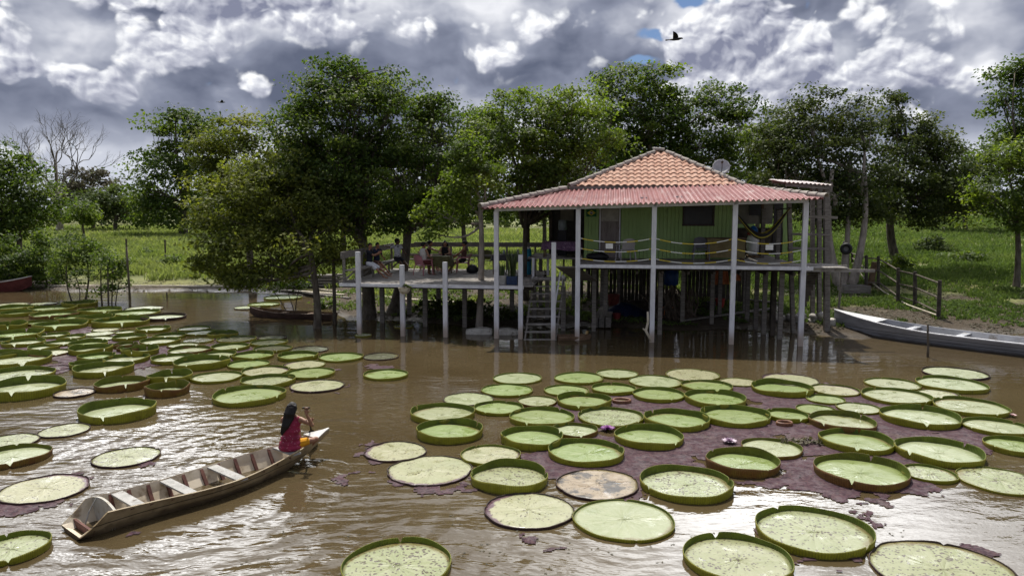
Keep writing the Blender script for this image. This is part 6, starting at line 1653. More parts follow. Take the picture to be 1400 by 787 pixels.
pad(98, 160, 432, 'M', 'f', g, 'yellow green walled pad at the foot of the leaning sapling', -50)
pad(40, 100, 428, 'M', 'f', g, 'wide green pad in the back of the far group', -80)
pad(-6, 45, 427, 'M', 'f', g, 'green pad at the left edge in the back of the far group', 60)
pad(167, 224, 427, 'F', 'p', v_c, 'flat pale pad behind the far group on its right side', 10)
pad(77, 128, 422, 'H', 'f', g, 'tall crinkled pad at the very back beside the sapling stems', -110)
pad(-5, 36, 420, 'F', 'p', v_c, 'flat pale pad at the very back by the red boat', 0, ragged=.02)
pad(32, 70, 418.5, 'F', 'p', v_c, 'second flat pale pad at the very back in front of the red boat', 120)
pad(339, 381, 420, 'L', 'f', g, 'yellow green pad just behind the small brown boat', -40)
pad(362, 412, 411, 'L', 'f', g, 'pad farthest up the inlet near the boards', -40)
pad(322, 362, 423, 'F', 'p', v_c, 'pale flat pad at the bow of the small brown boat', -40)
pad(484, 506, 461, 'F', 'p', g, 'tiny pad at the foot of the first white deck post', 0)
pad(538, 565, 449, 'F', 'k', g, 'dark little pad in the shade under the deck edge', 0)

# young leaves still rolled, flowers, sprig
def young(x0, x1, yb, label):
    k = (x1 - x0) / 2 / FPX; yn = W((x0 + x1) / 2, yb).y; Rr = k * yn; c = D((x0 + x1) / 2, 400, yn + Rr); rt = root('young_lily_pad', label, 'lily pad', (c.x, yn + Rr, 0), 0, 'young rolled lily pads')
    q = MB(); n = 28
    P = [[Vector((c.x + math.cos(a) * Rr * d_, yn + Rr + math.sin(a) * Rr * d_ * .75, z)) for a in np.linspace(0, 2 * math.pi, n)] for d_, z in ((1.0, 0), (1.02, .06), (.92, .09), (.80, .075), (.78, .03))]
    q.grid(P); q.build('rolled_rim', stuffmat('young_rim_' + str(x0), (.12, .045, .03), (.20, .10, .05), 20, .5), rt, True)
    q = MB(); q.grid([[Vector((c.x + math.cos(a) * Rr * d_, yn + Rr + math.sin(a) * Rr * d_ * .75, .03)) for a in np.linspace(0, 2 * math.pi, n)] for d_ in (.79, .4, .02)]); q.build('leaf_blade', plain('young_face_' + str(x0), (.12, .10, .03), .6), rt)
young(839, 866, 553.5, 'small rolled brown young leaf behind the greyish speckled pad'); young(1068, 1091.5, 584.5, 'small rolled red young leaf below the small fresh pad')
def flower(px, py, c1, c2, label, r_=.16):
    p = W(px, py); rt = root('water_lily_flower', label, 'flower', p, 0); rr = np.random.default_rng(int(px)); rows = ((13, r_, .35, c1), (9, r_ * .75, .75, c2), (6, r_ * .5, 1.2, c2))
    for i, (n, L, el_, c) in enumerate(rows):
        q = MB()
        for k in range(n):
            a = 2 * math.pi * (k + .3 * i) / n + rr.uniform(-.1, .1); d_ = Vector((math.cos(a) * math.cos(el_), math.sin(a) * math.cos(el_), math.sin(el_))); s_ = Vector((-math.sin(a), math.cos(a), 0))
            P = [[p + Vector((0, 0, .03)) + d_ * L * t_ + s_ * w_ * L * f_ - Vector((0, 0, .12 * L * t_ * t_)) + Vector((0, 0, .05 * L * abs(f_))) for f_ in (-1, 0, 1)] for t_, w_ in ((.05, .06), (.4, .17), (.75, .15), (1, .02))]
            q.grid(P)
        q.build('petal_ring', plain(f'petal_{px}_{i}', c, .5), rt)
flower(830.5, 588.5, (.20, .05, .22), (.33, .12, .34), 'purple water lily flower in front of the greyish speckled pad', .17)
flower(997, 606, (.55, .45, .52), (.25, .16, .24), 'open whitish water lily flower lying on the purple fern', .16)
flower(1384, 569.5, (.6, .42, .42), (.6, .45, .45), 'small pinkish lily bud at the far right edge of the field', .09)
p = W(1097, 606); V, F, T = leaf_cloud(np.array([[p.x - .30, p.y, .04], [p.x - .10, p.y - .05, .05], [p.x + .1, p.y + .06, .05], [p.x + .3, p.y - .06, .04]]), np.array([.09, .10, .10, .08]), 40, .09, 3, np.array([[p.x, p.y, 0]] * 4)); V = V * [1, 1, 1]; V[:, 2] = np.abs(V[:, 2] - .01) + .012
tag(fast_mesh('water_weed', V, F, LEAF['grey'], attr=T), kind='stuff')
# bits of leaf and twig drifting on the water
rr = np.random.default_rng(12); cs = []
for _ in range(900):
    px, py = rr.uniform(-100, 1500), 440 + 420 * rr.uniform() ** 1.2
    c = W(px, py); cs.append((c.x, c.y, .008))
cs = np.array(cs); keep = vnoise(cs[:, :2], .35, 31, 3) > .50; cs = cs[keep]
V, F, T = leaf_cloud(cs, np.full(len(cs), .05), 2, .045, 13, cs - [0, 0, 1]); V[:, 2] = .004 + .006 * np.abs(V[:, 2] % .5)
tag(fast_mesh('floating_litter', V, F, LEAF['grey'], attr=T), kind='stuff')
# ------------------------------------------------------------------ people
def skinmat(name, c):
    m, t, b, _ = material(name); co = t.new('ShaderNodeTexCoord').outputs['Object']
    t.put(b.inputs['Base Color'], t.mix(t.noise(co, 14, 3), tuple(x * .88 for x in c), tuple(x * 1.1 for x in c))); b.inputs['Roughness'].default_value = .5
    b.inputs['Subsurface Weight'].default_value = .08; b.inputs['Subsurface Radius'].default_value = (.02, .008, .005); return m
M['skin'] = skinmat('skin_brown', (.26, .125, .07)); M['skin_dark'] = skinmat('skin_dark', (.13, .06, .035)); M['skin_light'] = skinmat('skin_light', (.34, .18, .11))
M['hair'] = stuffmat('black_hair', (.006, .005, .005), (.018, .015, .014), 30, .5, .6, 60, stretch=(3, 3, .3), spec=.25)
M['eye'] = plain('eye_dark', (.01, .008, .006), .3); M['lip'] = plain('lip', (.16, .05, .045), .5)

def solid(name, mb, mat, parent, voxel=.012, it=3):
    me = bpy.data.meshes.new(name + '_tmp'); me.from_pydata(mb.v, [], mb.f)
    o = bpy.data.objects.new(name + '_tmp', me); COL.objects.link(o)
    r_ = o.modifiers.new('r', 'REMESH'); r_.mode = 'VOXEL'; r_.voxel_size = voxel; r_.use_smooth_shade = True
    s_ = o.modifiers.new('s', 'SMOOTH'); s_.iterations = it; s_.factor = .5
    dg = bpy.context.evaluated_depsgraph_get(); ev = o.evaluated_get(dg)
    m2 = bpy.data.meshes.new_from_object(ev); bpy.data.objects.remove(o); bpy.data.meshes.remove(me)
    m2.transform(rootM(parent).inverted()); m2.name = name
    m2.materials.clear()
    m2.polygons.foreach_set('use_smooth', [True] * len(m2.polygons))
    return link(name, m2, mat, parent)

def ik(a, c, l1, l2, pole):
    a, c = Vector(a), Vector(c); d = c - a; L = min(d.length, (l1 + l2) * .995); dn = d.normalized(); c = a + dn * L
    x = (l1 * l1 - l2 * l2 + L * L) / (2 * L); hgt = math.sqrt(max(0, l1 * l1 - x * x))
    p = Vector(pole) - dn * Vector(pole).dot(dn)
    p.normalize(); return a + dn * x + p * hgt, c

def limb(mb, pts, rad):
    "tapered limb with rounded joints"
    P, Rr = [], []
    for i in range(len(pts) - 1):
        for k in range(4):
            t_ = k / 4; P.append(Vector(pts[i]).lerp(Vector(pts[i + 1]), t_)); Rr.append(rad[i] * (1 - t_) + rad[i + 1] * t_)
    P.append(Vector(pts[-1])); Rr.append(rad[-1])
    mb.tube(P, Rr, 10)
    for p, r_ in zip(pts, rad): mb.ell(p, (r_, r_, r_), 10, 8)

def hand(mb, wrist, d, nrm, curl=.6, s=1.0):
    d = Vector(d).normalized(); nrm = (Vector(nrm) - d * Vector(nrm).dot(d)).normalized(); sd = d.cross(nrm)
    Mx = Matrix((d, sd, nrm)).transposed(); c = Vector(wrist) + d * .05 * s
    mb.ell(c, (.058 * s, .042 * s, .020 * s), 10, 8, Mx)
    for k, (o, L) in enumerate(((-.030, .062), (-.010, .072), (.010, .068), (.029, .052))):
        p0 = c + d * .040 * s + sd * o * s; L *= s
        d1 = (d - nrm * curl * .6).normalized(); p1 = p0 + d1 * L * .5; d2 = (d * (1 - curl) - nrm * curl * 1.3).normalized(); p2 = p1 + d2 * L * .32; d3 = (d * (1 - 1.7 * curl) - nrm * curl).normalized(); p3 = p2 + d3 * L * .25
        mb.tube([p0, p1, p2, p3], [.010 * s, .0095 * s, .009 * s, .007 * s], 7)
    p0 = c - d * .02 * s - sd * .036 * s; mb.tube([p0, p0 - sd * .03 * s + d * .03 * s - nrm * .01 * s, p0 - sd * .03 * s + d * .058 * s - nrm * .03 * s], [.013 * s, .011 * s, .008 * s], 7)

def face_head(mb, c, f, up, s=1.0):
    "skull with jaw, nose and ears; c is the head centre"
    f = Vector(f).normalized(); up = (Vector(up) - f * Vector(up).dot(f)).normalized(); r_ = f.cross(up); Mx = Matrix((f, -r_, up)).transposed()
    mb.ell(c, (.095 * s, .075 * s, .112 * s), 16, 12, Mx)
    mb.ell(c + f * .035 * s - up * .062 * s, (.055 * s, .052 * s, .055 * s), 12, 8, Mx)
    mb.tube([c + f * .090 * s + up * .012 * s, c + f * .112 * s - up * .022 * s, c + f * .096 * s - up * .030 * s], [.008 * s, .015 * s, .010 * s], 7)
    mb.tube([c + f * .088 * s + up * .028 * s + r_ * .04 * s, c + f * .094 * s + up * .030 * s, c + f * .088 * s + up * .028 * s - r_ * .04 * s], .010 * s, 6)
    for k in (-1, 1): mb.ell(c + r_ * k * .076 * s - f * .005 * s - up * .005 * s, (.022 * s, .010 * s, .032 * s), 8, 6, Mx)
    return Mx, r_

def hair_cap(mb, c, f, up, s=1.0, vol=1.0):
    f = Vector(f).normalized(); up = (Vector(up) - f * Vector(up).dot(f)).normalized(); Mx = Matrix((f, up.cross(f), up)).transposed()
    mb.ell(c - f * .022 * s + up * .026 * s, (.100 * s * vol, .086 * s * vol, .108 * s * vol), 16, 12, Mx)
    mb.ell(c + f * .03 * s + up * .078 * s, (.062 * s, .066 * s, .036 * s), 12, 8, Mx)

def person(label, hip, yaw, feet, hands, top_m, bot_m, lean=8, hyaw=None, s=1.0, skin='skin', long_hair=False, sleeves=True, bottoms='shorts', hpitch=-5, voxel=.014, group=None, side=0, elbow_pole=None, knee_pole=None, bottom_len=.85, hairfn=None, long_top=False, roll=0, curl=.6, hdir=None, hnrm=None, bun=False):
    "hip: pelvis centre; yaw: heading in radians; feet, hands: ankles and wrists"
    hip = Vector(hip); f = Vector((math.cos(yaw), math.sin(yaw), 0)); r_ = Vector((f.y, -f.x, 0)); z = Vector((0, 0, 1))
    up = (z * math.cos(R(lean)) + f * math.sin(R(lean)) + r_ * math.sin(R(side))).normalized()
    base = Vector((hip.x, hip.y, hip.z - .1))
    rt = root('person', label, 'person', base, 0, group)
    ch = hip + up * .33 * s; nk = hip + up * .52 * s; hy = yaw if hyaw is None else hyaw
    hf = Vector((math.cos(hy) * math.cos(R(hpitch)), math.sin(hy) * math.cos(R(hpitch)), math.sin(R(hpitch)))); hup = (z + up * .6).normalized()
    hc = nk + hup * .155 * s + hf * .02
    sh = [nk - up * .045 * s + r_ * k * .165 * s for k in (-1, 1)]
    hp = [hip + r_ * k * .085 * s - z * .01 for k in (-1, 1)]
    body, shirt, pants = MB(), MB(), MB()
    Mt = Matrix((f, -r_, up)).transposed()
    for (d_, rx, ry) in ((-.02, .115, .165), (.10, .105, .145), (.20, .100, .135), (.30, .110, .150), (.40, .100, .165), (.46, .075, .13)):
        body.ell(hip + up * d_ * s, (rx * s, ry * s, .09 * s), 12, 8, Mt); shirt.ell(hip + up * d_ * s, ((rx + .016) * s, (ry + .016) * s, .10 * s), 12, 8, Mt)
    if long_top:
        for d_, rx, ry in ((-.05, .160, .222), (.02, .150, .212), (.12, .138, .190), (.26, .130, .180), (.36, .120, .175)): shirt.ell(hip + up * d_ * s, (rx * s, ry * s, .10 * s), 14, 8, Mt)
    for k in (0, 1): limb(body, [sh[k] - up * .02 * s, sh[k].lerp(nk, .55) + up * .01], [.055 * s, .05 * s])
    limb(body, [nk - up * .04 * s, hc - hup * .06 * s], [.055 * s, .048 * s])
    Mx, hr_ = face_head(body, hc, hf, hup, s)
    el = []
    for k in (0, 1):
        kk = -1 if k == 0 else 1
        pole = (elbow_pole[k] if elbow_pole and elbow_pole[k] is not None else (-f * .6 + r_ * kk * .7 - z * .7))
        e, w = ik(sh[k], hands[k], .27 * s, .245 * s, pole); el.append(e)
        limb(body, [sh[k], e, w], [.049 * s, .039 * s, .027 * s])
        dd = (w - e).normalized() if not (hdir and hdir[k] is not None) else Vector(hdir[k])
        nn_ = Vector(hnrm[k]) if hnrm and hnrm[k] is not None else r_ * -kk + z * .6
        hand(body, w, dd, -nn_ if False else nn_ * -1, curl, s)
        if sleeves:
            limb(shirt, [sh[k] + (sh[k] - nk) * .05, sh[k].lerp(e, .62)], [.066 * s, .058 * s])
        else: limb(shirt, [sh[k].lerp(nk, .30) - up * .01, sh[k].lerp(nk, .6)], [.060 * s, .055 * s])
        kp = knee_pole[k] if knee_pole else f * .8 + z * .9
        kn, an = ik(hp[k], feet[k], .41 * s, .40 * s, kp)
        limb(body, [hp[k], kn, an], [.080 * s, .055 * s, .034 * s])
        ft = (f if knee_pole is None else f) ; fd = Vector((ft.x, ft.y, -.05)).normalized()
        limb(body, [an - z * .02 - fd * .02, an - z * .045 + fd * .08, an - z * .055 + fd * .17], [.034 * s, .032 * s, .022 * s])
        limb(pants, [hp[k] - z * 0.0, hp[k].lerp(kn, bottom_len)], [.102 * s, .080 * s])
    pants.ell(hip - up * .015, (.130 * s, .180 * s, .115 * s), 12, 8, Mt)
    solid('body', body, M[skin], rt, voxel)
    solid('shirt' if sleeves else 'top', shirt, top_m, rt, voxel)
    solid('shorts', pants, bot_m, rt, voxel)
    hm_ = MB(); hair_cap(hm_, hc, hf, hup, s, 1.0)
    if long_hair:
        for k in np.linspace(-1, 1, 7):
            a = hc - hf * (.06 + .03 * (1 - abs(k))) + hr_ * k * .075 + hup * .02; b_ = nk - f * .10 * s + hr_ * k * .095 - up * .02; c_ = nk - f * .135 * s + hr_ * k * .10 - up * .26 * s
            hm_.tube([a, b_.lerp(a, .4) - f * .02, b_, c_], [.045, .045, .042, .02], 8)
    if bun: hm_.ell(hc - hf * .11 + hup * .04, (.05, .05, .05), 10, 8)
    if hairfn: hairfn(hm_, hc, hf, hup, hr_, nk)
    solid('hair', hm_, M['hair'], rt, max(.008, voxel * .8), 2)
    ey = MB()
    for k in (-1, 1): ey.ell(hc + hf * .088 * s + hr_ * k * .032 * s + hup * .008 * s, (.010 * s, .016 * s, .008 * s), 8, 6, Mx)
    ey.build('eyes', M['eye'], rt)
    mo = MB(); mo.ell(hc + hf * .088 * s - hup * .058 * s, (.010 * s, .024 * s, .008 * s), 8, 6, Mx); mo.build('mouth', M['lip'], rt)
    return rt, dict(hc=hc, nk=nk, sh=sh, el=el, hf=hf, f=f, r=r_, up=up, hip=hip)

def cloth(name, c, var=.2): return stuffmat(name, tuple(x * (1 - var) for x in c), tuple(min(1, x * (1 + var)) for x in c), 8, .85, .3, 30)
AU = math.atan2(UD.y, UD.x)
SZ = DZ + .56
PG = 'people sitting on the deck'
bu = DU0 + .43
# boys on the side bench
p = H(bu, 2.15, SZ); person('boy in black shirt and white shorts sitting first on the side bench', p, AU + R(-8), [H(bu + .72, 2.35, DZ + .07), H(bu + .62, 2.0, DZ + .07)],
   [H(bu + .32, 2.36, SZ + .34), H(bu + .42, 2.1, SZ + .40)], cloth('black_tee', (.012, .013, .02)), cloth('white_shorts', (.55, .55, .58), .1), 4, AU + R(-50), .98, group=PG)
p = H(bu, 3.0, SZ); person('boy in navy shirt with bare legs sitting second on the side bench', p, AU + R(-22), [H(bu + .72, 2.62, DZ + .07), H(bu + .62, 2.45, DZ + .07)],
   [H(bu + .30, 3.05, SZ + .12), H(bu + .15, 2.75, SZ + .36)], cloth('navy_tee', (.012, .016, .04)), cloth('brown_shorts', (.10, .05, .035)), 6, AU + R(-40), .96, group=PG, bottom_len=.45)
p = H(bu + .22, 5.1, SZ); person('man in printed white T-shirt with arm along the rail at the bench corner', p, AU + R(-35), [H(bu + 1.15, 4.25, DZ + .08), H(bu + .85, 4.2, DZ + .08)],
   [H(bu + .75, 4.75, SZ + .12), H(bu - .22, 4.30, DZ + 1.12)], stuffmat('printed_tee', (.50, .50, .54), (.62, .62, .66), 8, .85, .3, c3=(.12, .10, .13), s3=5, t3=(.60, .64)), cloth('dark_shorts', (.02, .02, .028)), -4, AU + R(15), 1.05, 'skin_dark', group=PG)
def seated(label, px, py, rz, dv, **k):
    c = deckpt(px, py); yaw = HROT + R(rz) - math.pi / 2; f = Vector((math.cos(yaw), math.sin(yaw), 0)); return Vector((c.x, c.y, DZ + .53)) - f * .02 + f * 0, yaw, f
TBL = H(uvd(602.5, 355, 4.15)[0], 4.15, DZ)
h_, yw, f_ = seated('', 579, 376, 150, 0); r_ = Vector((f_.y, -f_.x, 0)); fl = Vector((0, 0, DZ + .07 - h_.z))
person('man in white tank top sitting in the pinkish chair with his back to the water', h_, yw, [h_ + f_ * .46 - r_ * .14 + fl, h_ + f_ * .40 + r_ * .16 + fl], [h_ + f_ * .36 - r_ * .12 + Vector((0, 0, .12)), h_ + f_ * .25 + r_ * .24 + Vector((0, 0, .14))],
   cloth('white_tank', (.52, .50, .47), .1), cloth('red_shorts', (.12, .03, .03)), 3, yw - .25, 1.0, 'skin', sleeves=False, group=PG)
h_, yw, f_ = seated('', 584, 369.5, 100, 0); r_ = Vector((f_.y, -f_.x, 0)); fl = Vector((0, 0, DZ + .07 - h_.z))
person('woman in black tank top leaning over the table with both arms stretched out', h_, yw, [h_ + f_ * .5 - r_ * .1 + fl, h_ + f_ * .42 + r_ * .14 + fl], [h_ + f_ * .62 - r_ * .12 + Vector((0, 0, .26)), h_ + f_ * .62 + r_ * .06 + Vector((0, 0, .28))],
   cloth('black_tank', (.012, .012, .014)), cloth('black_shorts', (.014, .014, .018)), 16, yw, .98, 'skin', sleeves=False, group=PG, bun=True)
h_ = H(uvd(609, 350, 5.25)[0], 5.25, DZ + .53); yw = HROT + R(5) - math.pi / 2; f_ = Vector((math.cos(yw), math.sin(yw), 0)); r_ = Vector((f_.y, -f_.x, 0)); fl = Vector((0, 0, DZ + .07 - h_.z))
person('woman with long loose hair and black top facing the camera behind the table', h_, yw, [h_ + f_ * .45 - r_ * .1 + fl, h_ + f_ * .45 + r_ * .1 + fl], [h_ + f_ * .45 - r_ * .12 + Vector((0, 0, .24)), h_ + f_ * .42 + r_ * .14 + Vector((0, 0, .24))],
   cloth('black_top', (.012, .012, .014)), cloth('dark_skirt', (.02, .02, .03)), 8, yw + .1, .98, 'skin_light', long_hair=True, sleeves=False, group=PG)
h_, yw, f_ = seated('', 633, 372, -82, 0); r_ = Vector((f_.y, -f_.x, 0)); fl = Vector((0, 0, DZ + .07 - h_.z))
person('girl with hair tied back and hands on knees, seated right of the table', h_, yw, [h_ + f_ * .62 - r_ * .06 + fl, h_ + f_ * .60 + r_ * .10 + fl], [h_ + f_ * .42 - r_ * .02 + Vector((0, 0, .10)), h_ + f_ * .36 + r_ * .12 + Vector((0, 0, .10))],
   cloth('brown_top', (.10, .05, .04)), cloth('black_bottoms', (.012, .012, .014)), -6, yw, .98, 'skin', sleeves=False, group=PG, bottom_len=.35, bun=True, hpitch=-14)

# ------------------------------------------------------------------ the woman in the canoe
a_ = THW[3] + .10; mid, w, z, zb = sect(a_)
hip = CP(a_ + .02, mid + .06, z + .075)
yw = CROT + R(40); f_ = Vector((math.cos(yw), math.sin(yw), 0)); r_ = Vector((f_.y, -f_.x, 0))
TOPH = D(418.5, 559.5, hip.y - .10)
fA = math.atan2(CA.y, CA.x)
pad_top = TOPH + Vector((0, 0, .03)); pad_end = D(428.5, 601, hip.y + 1.25)
pdv = (pad_end - pad_top).normalized()
LOWH = pad_top + pdv * .62
m, t, b, _ = material('magenta_blouse'); co = t.new('ShaderNodeTexCoord').outputs['Object']
vo = t.voro(co, 34.0, out='Distance'); n_ = t.noise(co, 22, 2)
col = t.mix(t.ss(t.noise(co, 6, 3), .3, .7), (.165, .006, .030), (.275, .012, .055))
col = t.mix(t.m('MULTIPLY', t.ss(vo, .26, .14), t.ss(n_, .45, .55)), col, (.62, .34, .40))
t.put(b.inputs['Base Color'], col); b.inputs['Roughness'].default_value = .8
t.l.new(t.bump(t.noise(co, 9, 3), .5, .02), b.inputs['Normal']); M['blouse'] = m
def falls(mb, hc, hf, hup, hr, nk):
    for k in np.linspace(-1, 1, 15):
        a = hc - hf * (.05 + .035 * (1 - k * k)) + hr * k * .066 + hup * .03
        b_ = nk - f_ * .085 + hr * k * .066 - hr * .035
        c_ = nk - f_ * .135 + hr * (k * .042 - .085) - Vector((0, 0, .14)); d_ = nk - f_ * .125 + hr * (k * .028 - .145) - Vector((0, 0, .31 - .05 * abs(k)))
        mb.tube([a, b_.lerp(a, .45) - f_ * .035, b_ - f_ * .01, c_, d_], [.036, .034, .031, .026, .006], 7)
    for k in np.linspace(-.6, .6, 5):
        mb.tube([hc + hup * (.085 - .05 * k * k) + hr * k * .08, hc - hf * .07 + hup * (.065 - .05 * k * k) + hr * k * .095, hc - hf * .10 - hup * .03 + hr * k * .085], [.028, .032, .03], 8)
hx = CP(a_ + .50, mid - .03, z + .0)
_, J = person('woman with long black hair in magenta blouse and yellow shorts paddling the canoe', hip, yw, [CP(a_ + .34, mid - .10, zb + .10), CP(a_ + .30, mid + .02, zb + .10)], [LOWH, TOPH - Vector((0, 0, .075))],
   M['blouse'], cloth('yellow_shorts', (.62, .28, .012), .1), 3, yw + R(4), .93, 'skin', side=5, sleeves=False, long_top=True, voxel=.0075, bottom_len=.55, hairfn=falls,
   elbow_pole=[None, r_ * 1.0 - Vector((0, 0, .9)) - f_ * .2], knee_pole=[CN * -.2 + CA * .5 + Vector((0, 0, 1)), CN * .75 + CA * .5 + Vector((0, 0, .9))], hdir=[None, Vector((.06, .10, 1))], hnrm=[None, -f_ + r_ * .2], curl=.95)
pd = root('paddle', 'dark wooden paddle held upright by the woman in the canoe', 'paddle', pad_end)
q = MB(); q.tube([pad_top, pad_top.lerp(pad_end, .72)], [.017, .016], 8); q.build('shaft', M['dark_wood'], pd, smooth=True)
q = MB(); q.bar(pad_top - r_ * .06, pad_top + r_ * .06, .035, .03); q.build('grip', M['dark_wood'], pd)
q = MB(); P = []
sd = pdv.cross(Vector((.3, -1, 0))).normalized()
for s_, w_ in ((.66, .02), (.72, .06), (.80, .095), (.90, .105), (.97, .085), (1.0, .03)): P.append([pad_top.lerp(pad_end, s_) + sd * w_ * k for k in (-1, -.5, 0, .5, 1)])
q.grid(P); q.grid([[p + Vector((0, -.012, 0)) for p in reversed(r2)] for r2 in P]); q.build('blade', M['black'], pd)
# ------------------------------------------------------------------ things on the bank and under the house
def plank(name, label, a, b_, w=.2, h=.04, mat='grey_wood', cat='board', group=None):
    a, b_ = Vector(a), Vector(b_); o = MB(); o.bar(a, b_, w, h); ob = o.build(name, M[mat]); 
    c = (a + b_) / 2; ob.data.transform(Matrix.Translation(-c)); ob.location = c; return tag(ob, label, cat, group)
def gp(px, py, dz=0.0):
    p = G(px, py); return Vector((p.x, p.y, max(p.z, 0) + dz))
BG_ = 'loose boards'
plank('board', 'long pale board lying on the mud behind the small brown boat', gp(432, 396, .06), gp(545, 409, .06), .25, .05, 'pale_wood', group=BG_)
plank('board', 'pale board lying on the mud right behind the deck trunks', gp(535, 410, .08), gp(622, 415, .08), .22, .05, 'pale_wood', group=BG_)
plank('board', 'short pale board on the mud at the bow of the small brown boat', gp(385, 398, .08), gp(470, 404, .05), .25, .05, 'pale_wood', group=BG_)
plank('board', 'very long whitish board lying along the far left bank', gp(20, 393, .10), gp(345, 394, .10), .22, .10, 'pale_wood', group=BG_)
plank('board', 'weathered board on the mud, second near the inlet boards', gp(415, 402, .08), gp(478, 409, .06), .18, .05, 'grey_wood', group=BG_)
st_ = root('plank_stack', 'stack of grey planks on the bank left of the deck trunks', 'planks', gp(432, 385))
for k in range(4): a, b_ = gp(402, 392, .10 + .16 * k), gp(476, 391, .10 + .16 * k); q = MB(); q.bar(a + Vector((.1 * k, 0, 0)), b_ - Vector((.15 * k, 0, 0)), 1.0, .12); q.build('plank', M['grey_wood'], st_)
# concrete kerb blocks by the planter
def stone(label, x0, x1, py, h_, mat, seed, group=None, name='concrete_block', cat='block'):
    a, b_ = W(x0, py), W(x1, py); c = (a + b_) / 2; L = (b_ - a).length; rr = np.random.default_rng(seed); q = MB(); P = []
    for i, (s_, z) in enumerate(((1.0, -.25), (1.02, h_ * .5), (.97, h_ * .92), (.88, h_))):
        row = []
        for k in range(28):
            th = 2 * math.pi * k / 28; cx, cy = math.cos(th), math.sin(th); m_ = max(abs(cx), abs(cy)) ** .8
            row.append(Vector((c.x + cx / m_ * L / 2 * s_, c.y + cy / m_ * .20 * s_, z + .03 * math.sin(3 * cx + seed) + rr.uniform(-.012, .012))))
        P.append(row + row[:1])
    q.grid(P); q.f.append(tuple(3 * 29 + k for k in range(28))); o = q.build(name, mat); o.data.transform(Matrix.Translation(-c)); o.location = c
    return tag(o, label, cat, group)
M['concrete'] = stuffmat('old_concrete', (.33, .31, .28), (.50, .48, .44), 4, .9, .6, 20, c3=(.16, .14, .11), s3=6)
stone('pale concrete kerb block at the water edge left of the long white post', 637, 673, 456, .20, M['concrete'], 1, 'concrete blocks at the water edge')
stone('pale concrete kerb block at the water edge right of the long white post', 677, 709, 456.5, .19, M['concrete'], 2, 'concrete blocks at the water edge')
# poles in the water
def pole(label, px, y0, y1, r_, mat='bark', lean=0.0, group='stakes standing in the water', name='stake'):
    b_ = W(px, y1); t_ = D(px + lean, y0, b_.y); q = MB(); q.tube([b_ - Vector((0, 0, .7)), b_.lerp(t_, .35) + Vector((.015, 0, 0)), b_.lerp(t_, .7), t_], [r_, r_ * .95, r_ * .9, r_ * .8], 8)
    o = q.build(name, M[mat], smooth=True); o.data.transform(Matrix.Translation(-b_)); o.location = b_; return tag(o, label, 'stake', group)
pole('thin bare stake standing in the water in front of the silver boat', 1268.5, 443, 488, .035)
pole('tall stake in open water right of the leaning sapling', 178, 338, 421, .055, lean=-5)
pole('stake beside the trunk of the leaning sapling', 147.5, 362, 418, .045)
pole('short stake stub far out in the open water of the inlet', 228, 399, 410, .04)
pole('stake in the shade right of the olive leaved tree trunk', 457, 345, 443, .075, lean=-1)
plank('board', 'thin pole tied across the two stakes by the sapling', D(146, 398, 34.6), D(177, 392, 34.6), .06, .06, 'grey_wood', 'pole')
b_ = W(893, 478); rt = root('driftwood', 'pale crooked branch leaning on the middle white post', 'branch', b_)
q = MB(); y = b_.y; q.tube([Vector(D(890, 466, y)), Vector(D(883, 452, y + .02)), Vector(D(886, 440, y + .05)), Vector(D(885.5, 426, y + .1))], [.03, .045, .04, .03], 7); q.build('stem', M['pale_wood'], rt, smooth=True)
q = MB(); q.tube([Vector(D(883, 452, y + .02)), Vector(D(879, 449, y))], [.035, .02], 6); q.build('stub', M['pale_wood'], rt)
# meadow fence stakes
for i, (px, y, h_) in enumerate(((225, 52, 1.7), (172, 47, 2.2))):
    b_ = on_ground(px, y); q = MB(); q.tube([b_ - Vector((0, 0, .2)), b_ + Vector((.03, 0, h_))], [.07, .06], 6); o = q.build('stake', M['bark']); o.data.transform(Matrix.Translation(-b_)); o.location = b_; tag(o, ['grey fence stake alone in the left meadow', 'taller stake on the far bank behind the saplings'][i], 'stake')
# --- fence on the right bank
fp = [(1165, 362, 345), (1184.5, 394, 349), (1201, 394, 350), (1228, 414, 366), (1251, 420, 371), (1283, 437, 383)]
M['dark_post'] = stuffmat('dark_fence_post', (.035, .03, .026), (.09, .075, .06), 5, .9, .5, 20)
fn = root('fence', 'rough fence of dark posts and thin pole rails running down to the silver boat', 'fence', gp(1228, 414))
tops = []
for i, (px, yb, yt) in enumerate(fp):
    b_ = gp(px, yb); t_ = D(px + (2 if i == 5 else 0), yt, b_.y); q = MB(); q.tube([b_ - Vector((0, 0, .3)), (b_ + t_) / 2, t_], [.085, .08, .07], 8); q.build('post', M['dark_post'], fn); tops.append((b_, t_))
for f_ in (.92, .55, .18):
    q = MB(); q.tube([b_.lerp(t_, f_) + Vector((0, -.08, 0)) for b_, t_ in tops if True], .038, 6); q.build('rail', M['bark'], fn)
a, b_ = gp(1190, 392, 0), D(1196, 358, gp(1190, 392).y - .2); plank('board', 'reddish brown board leaning on the fence', a, b_, .35, .05, 'brown_wood', group=BG_)
bx = root('planter_box', 'low weathered wooden box on the grass beside the fence', 'box', gp(1172, 402))
c = gp(1172, 402); q = MB(); q.box(c + Vector((0, 0, .18)), (1.25, .06, .42)); q.build('front_board', M['grey_wood'], bx); q = MB(); q.box(c + Vector((0, .7, .18)), (1.25, .06, .42)); q.build('back_board', M['grey_wood'], bx)
for sx in (-1, 1): q = MB(); q.box(c + Vector((sx * .6, .35, .18)), (.05, .64, .40)); q.build('end_board', M['grey_wood'], bx)
q = MB(); q.box(c + Vector((0, .35, .12)), (1.14, .63, .2)); q.build('soil', M['dark_wood'], bx)
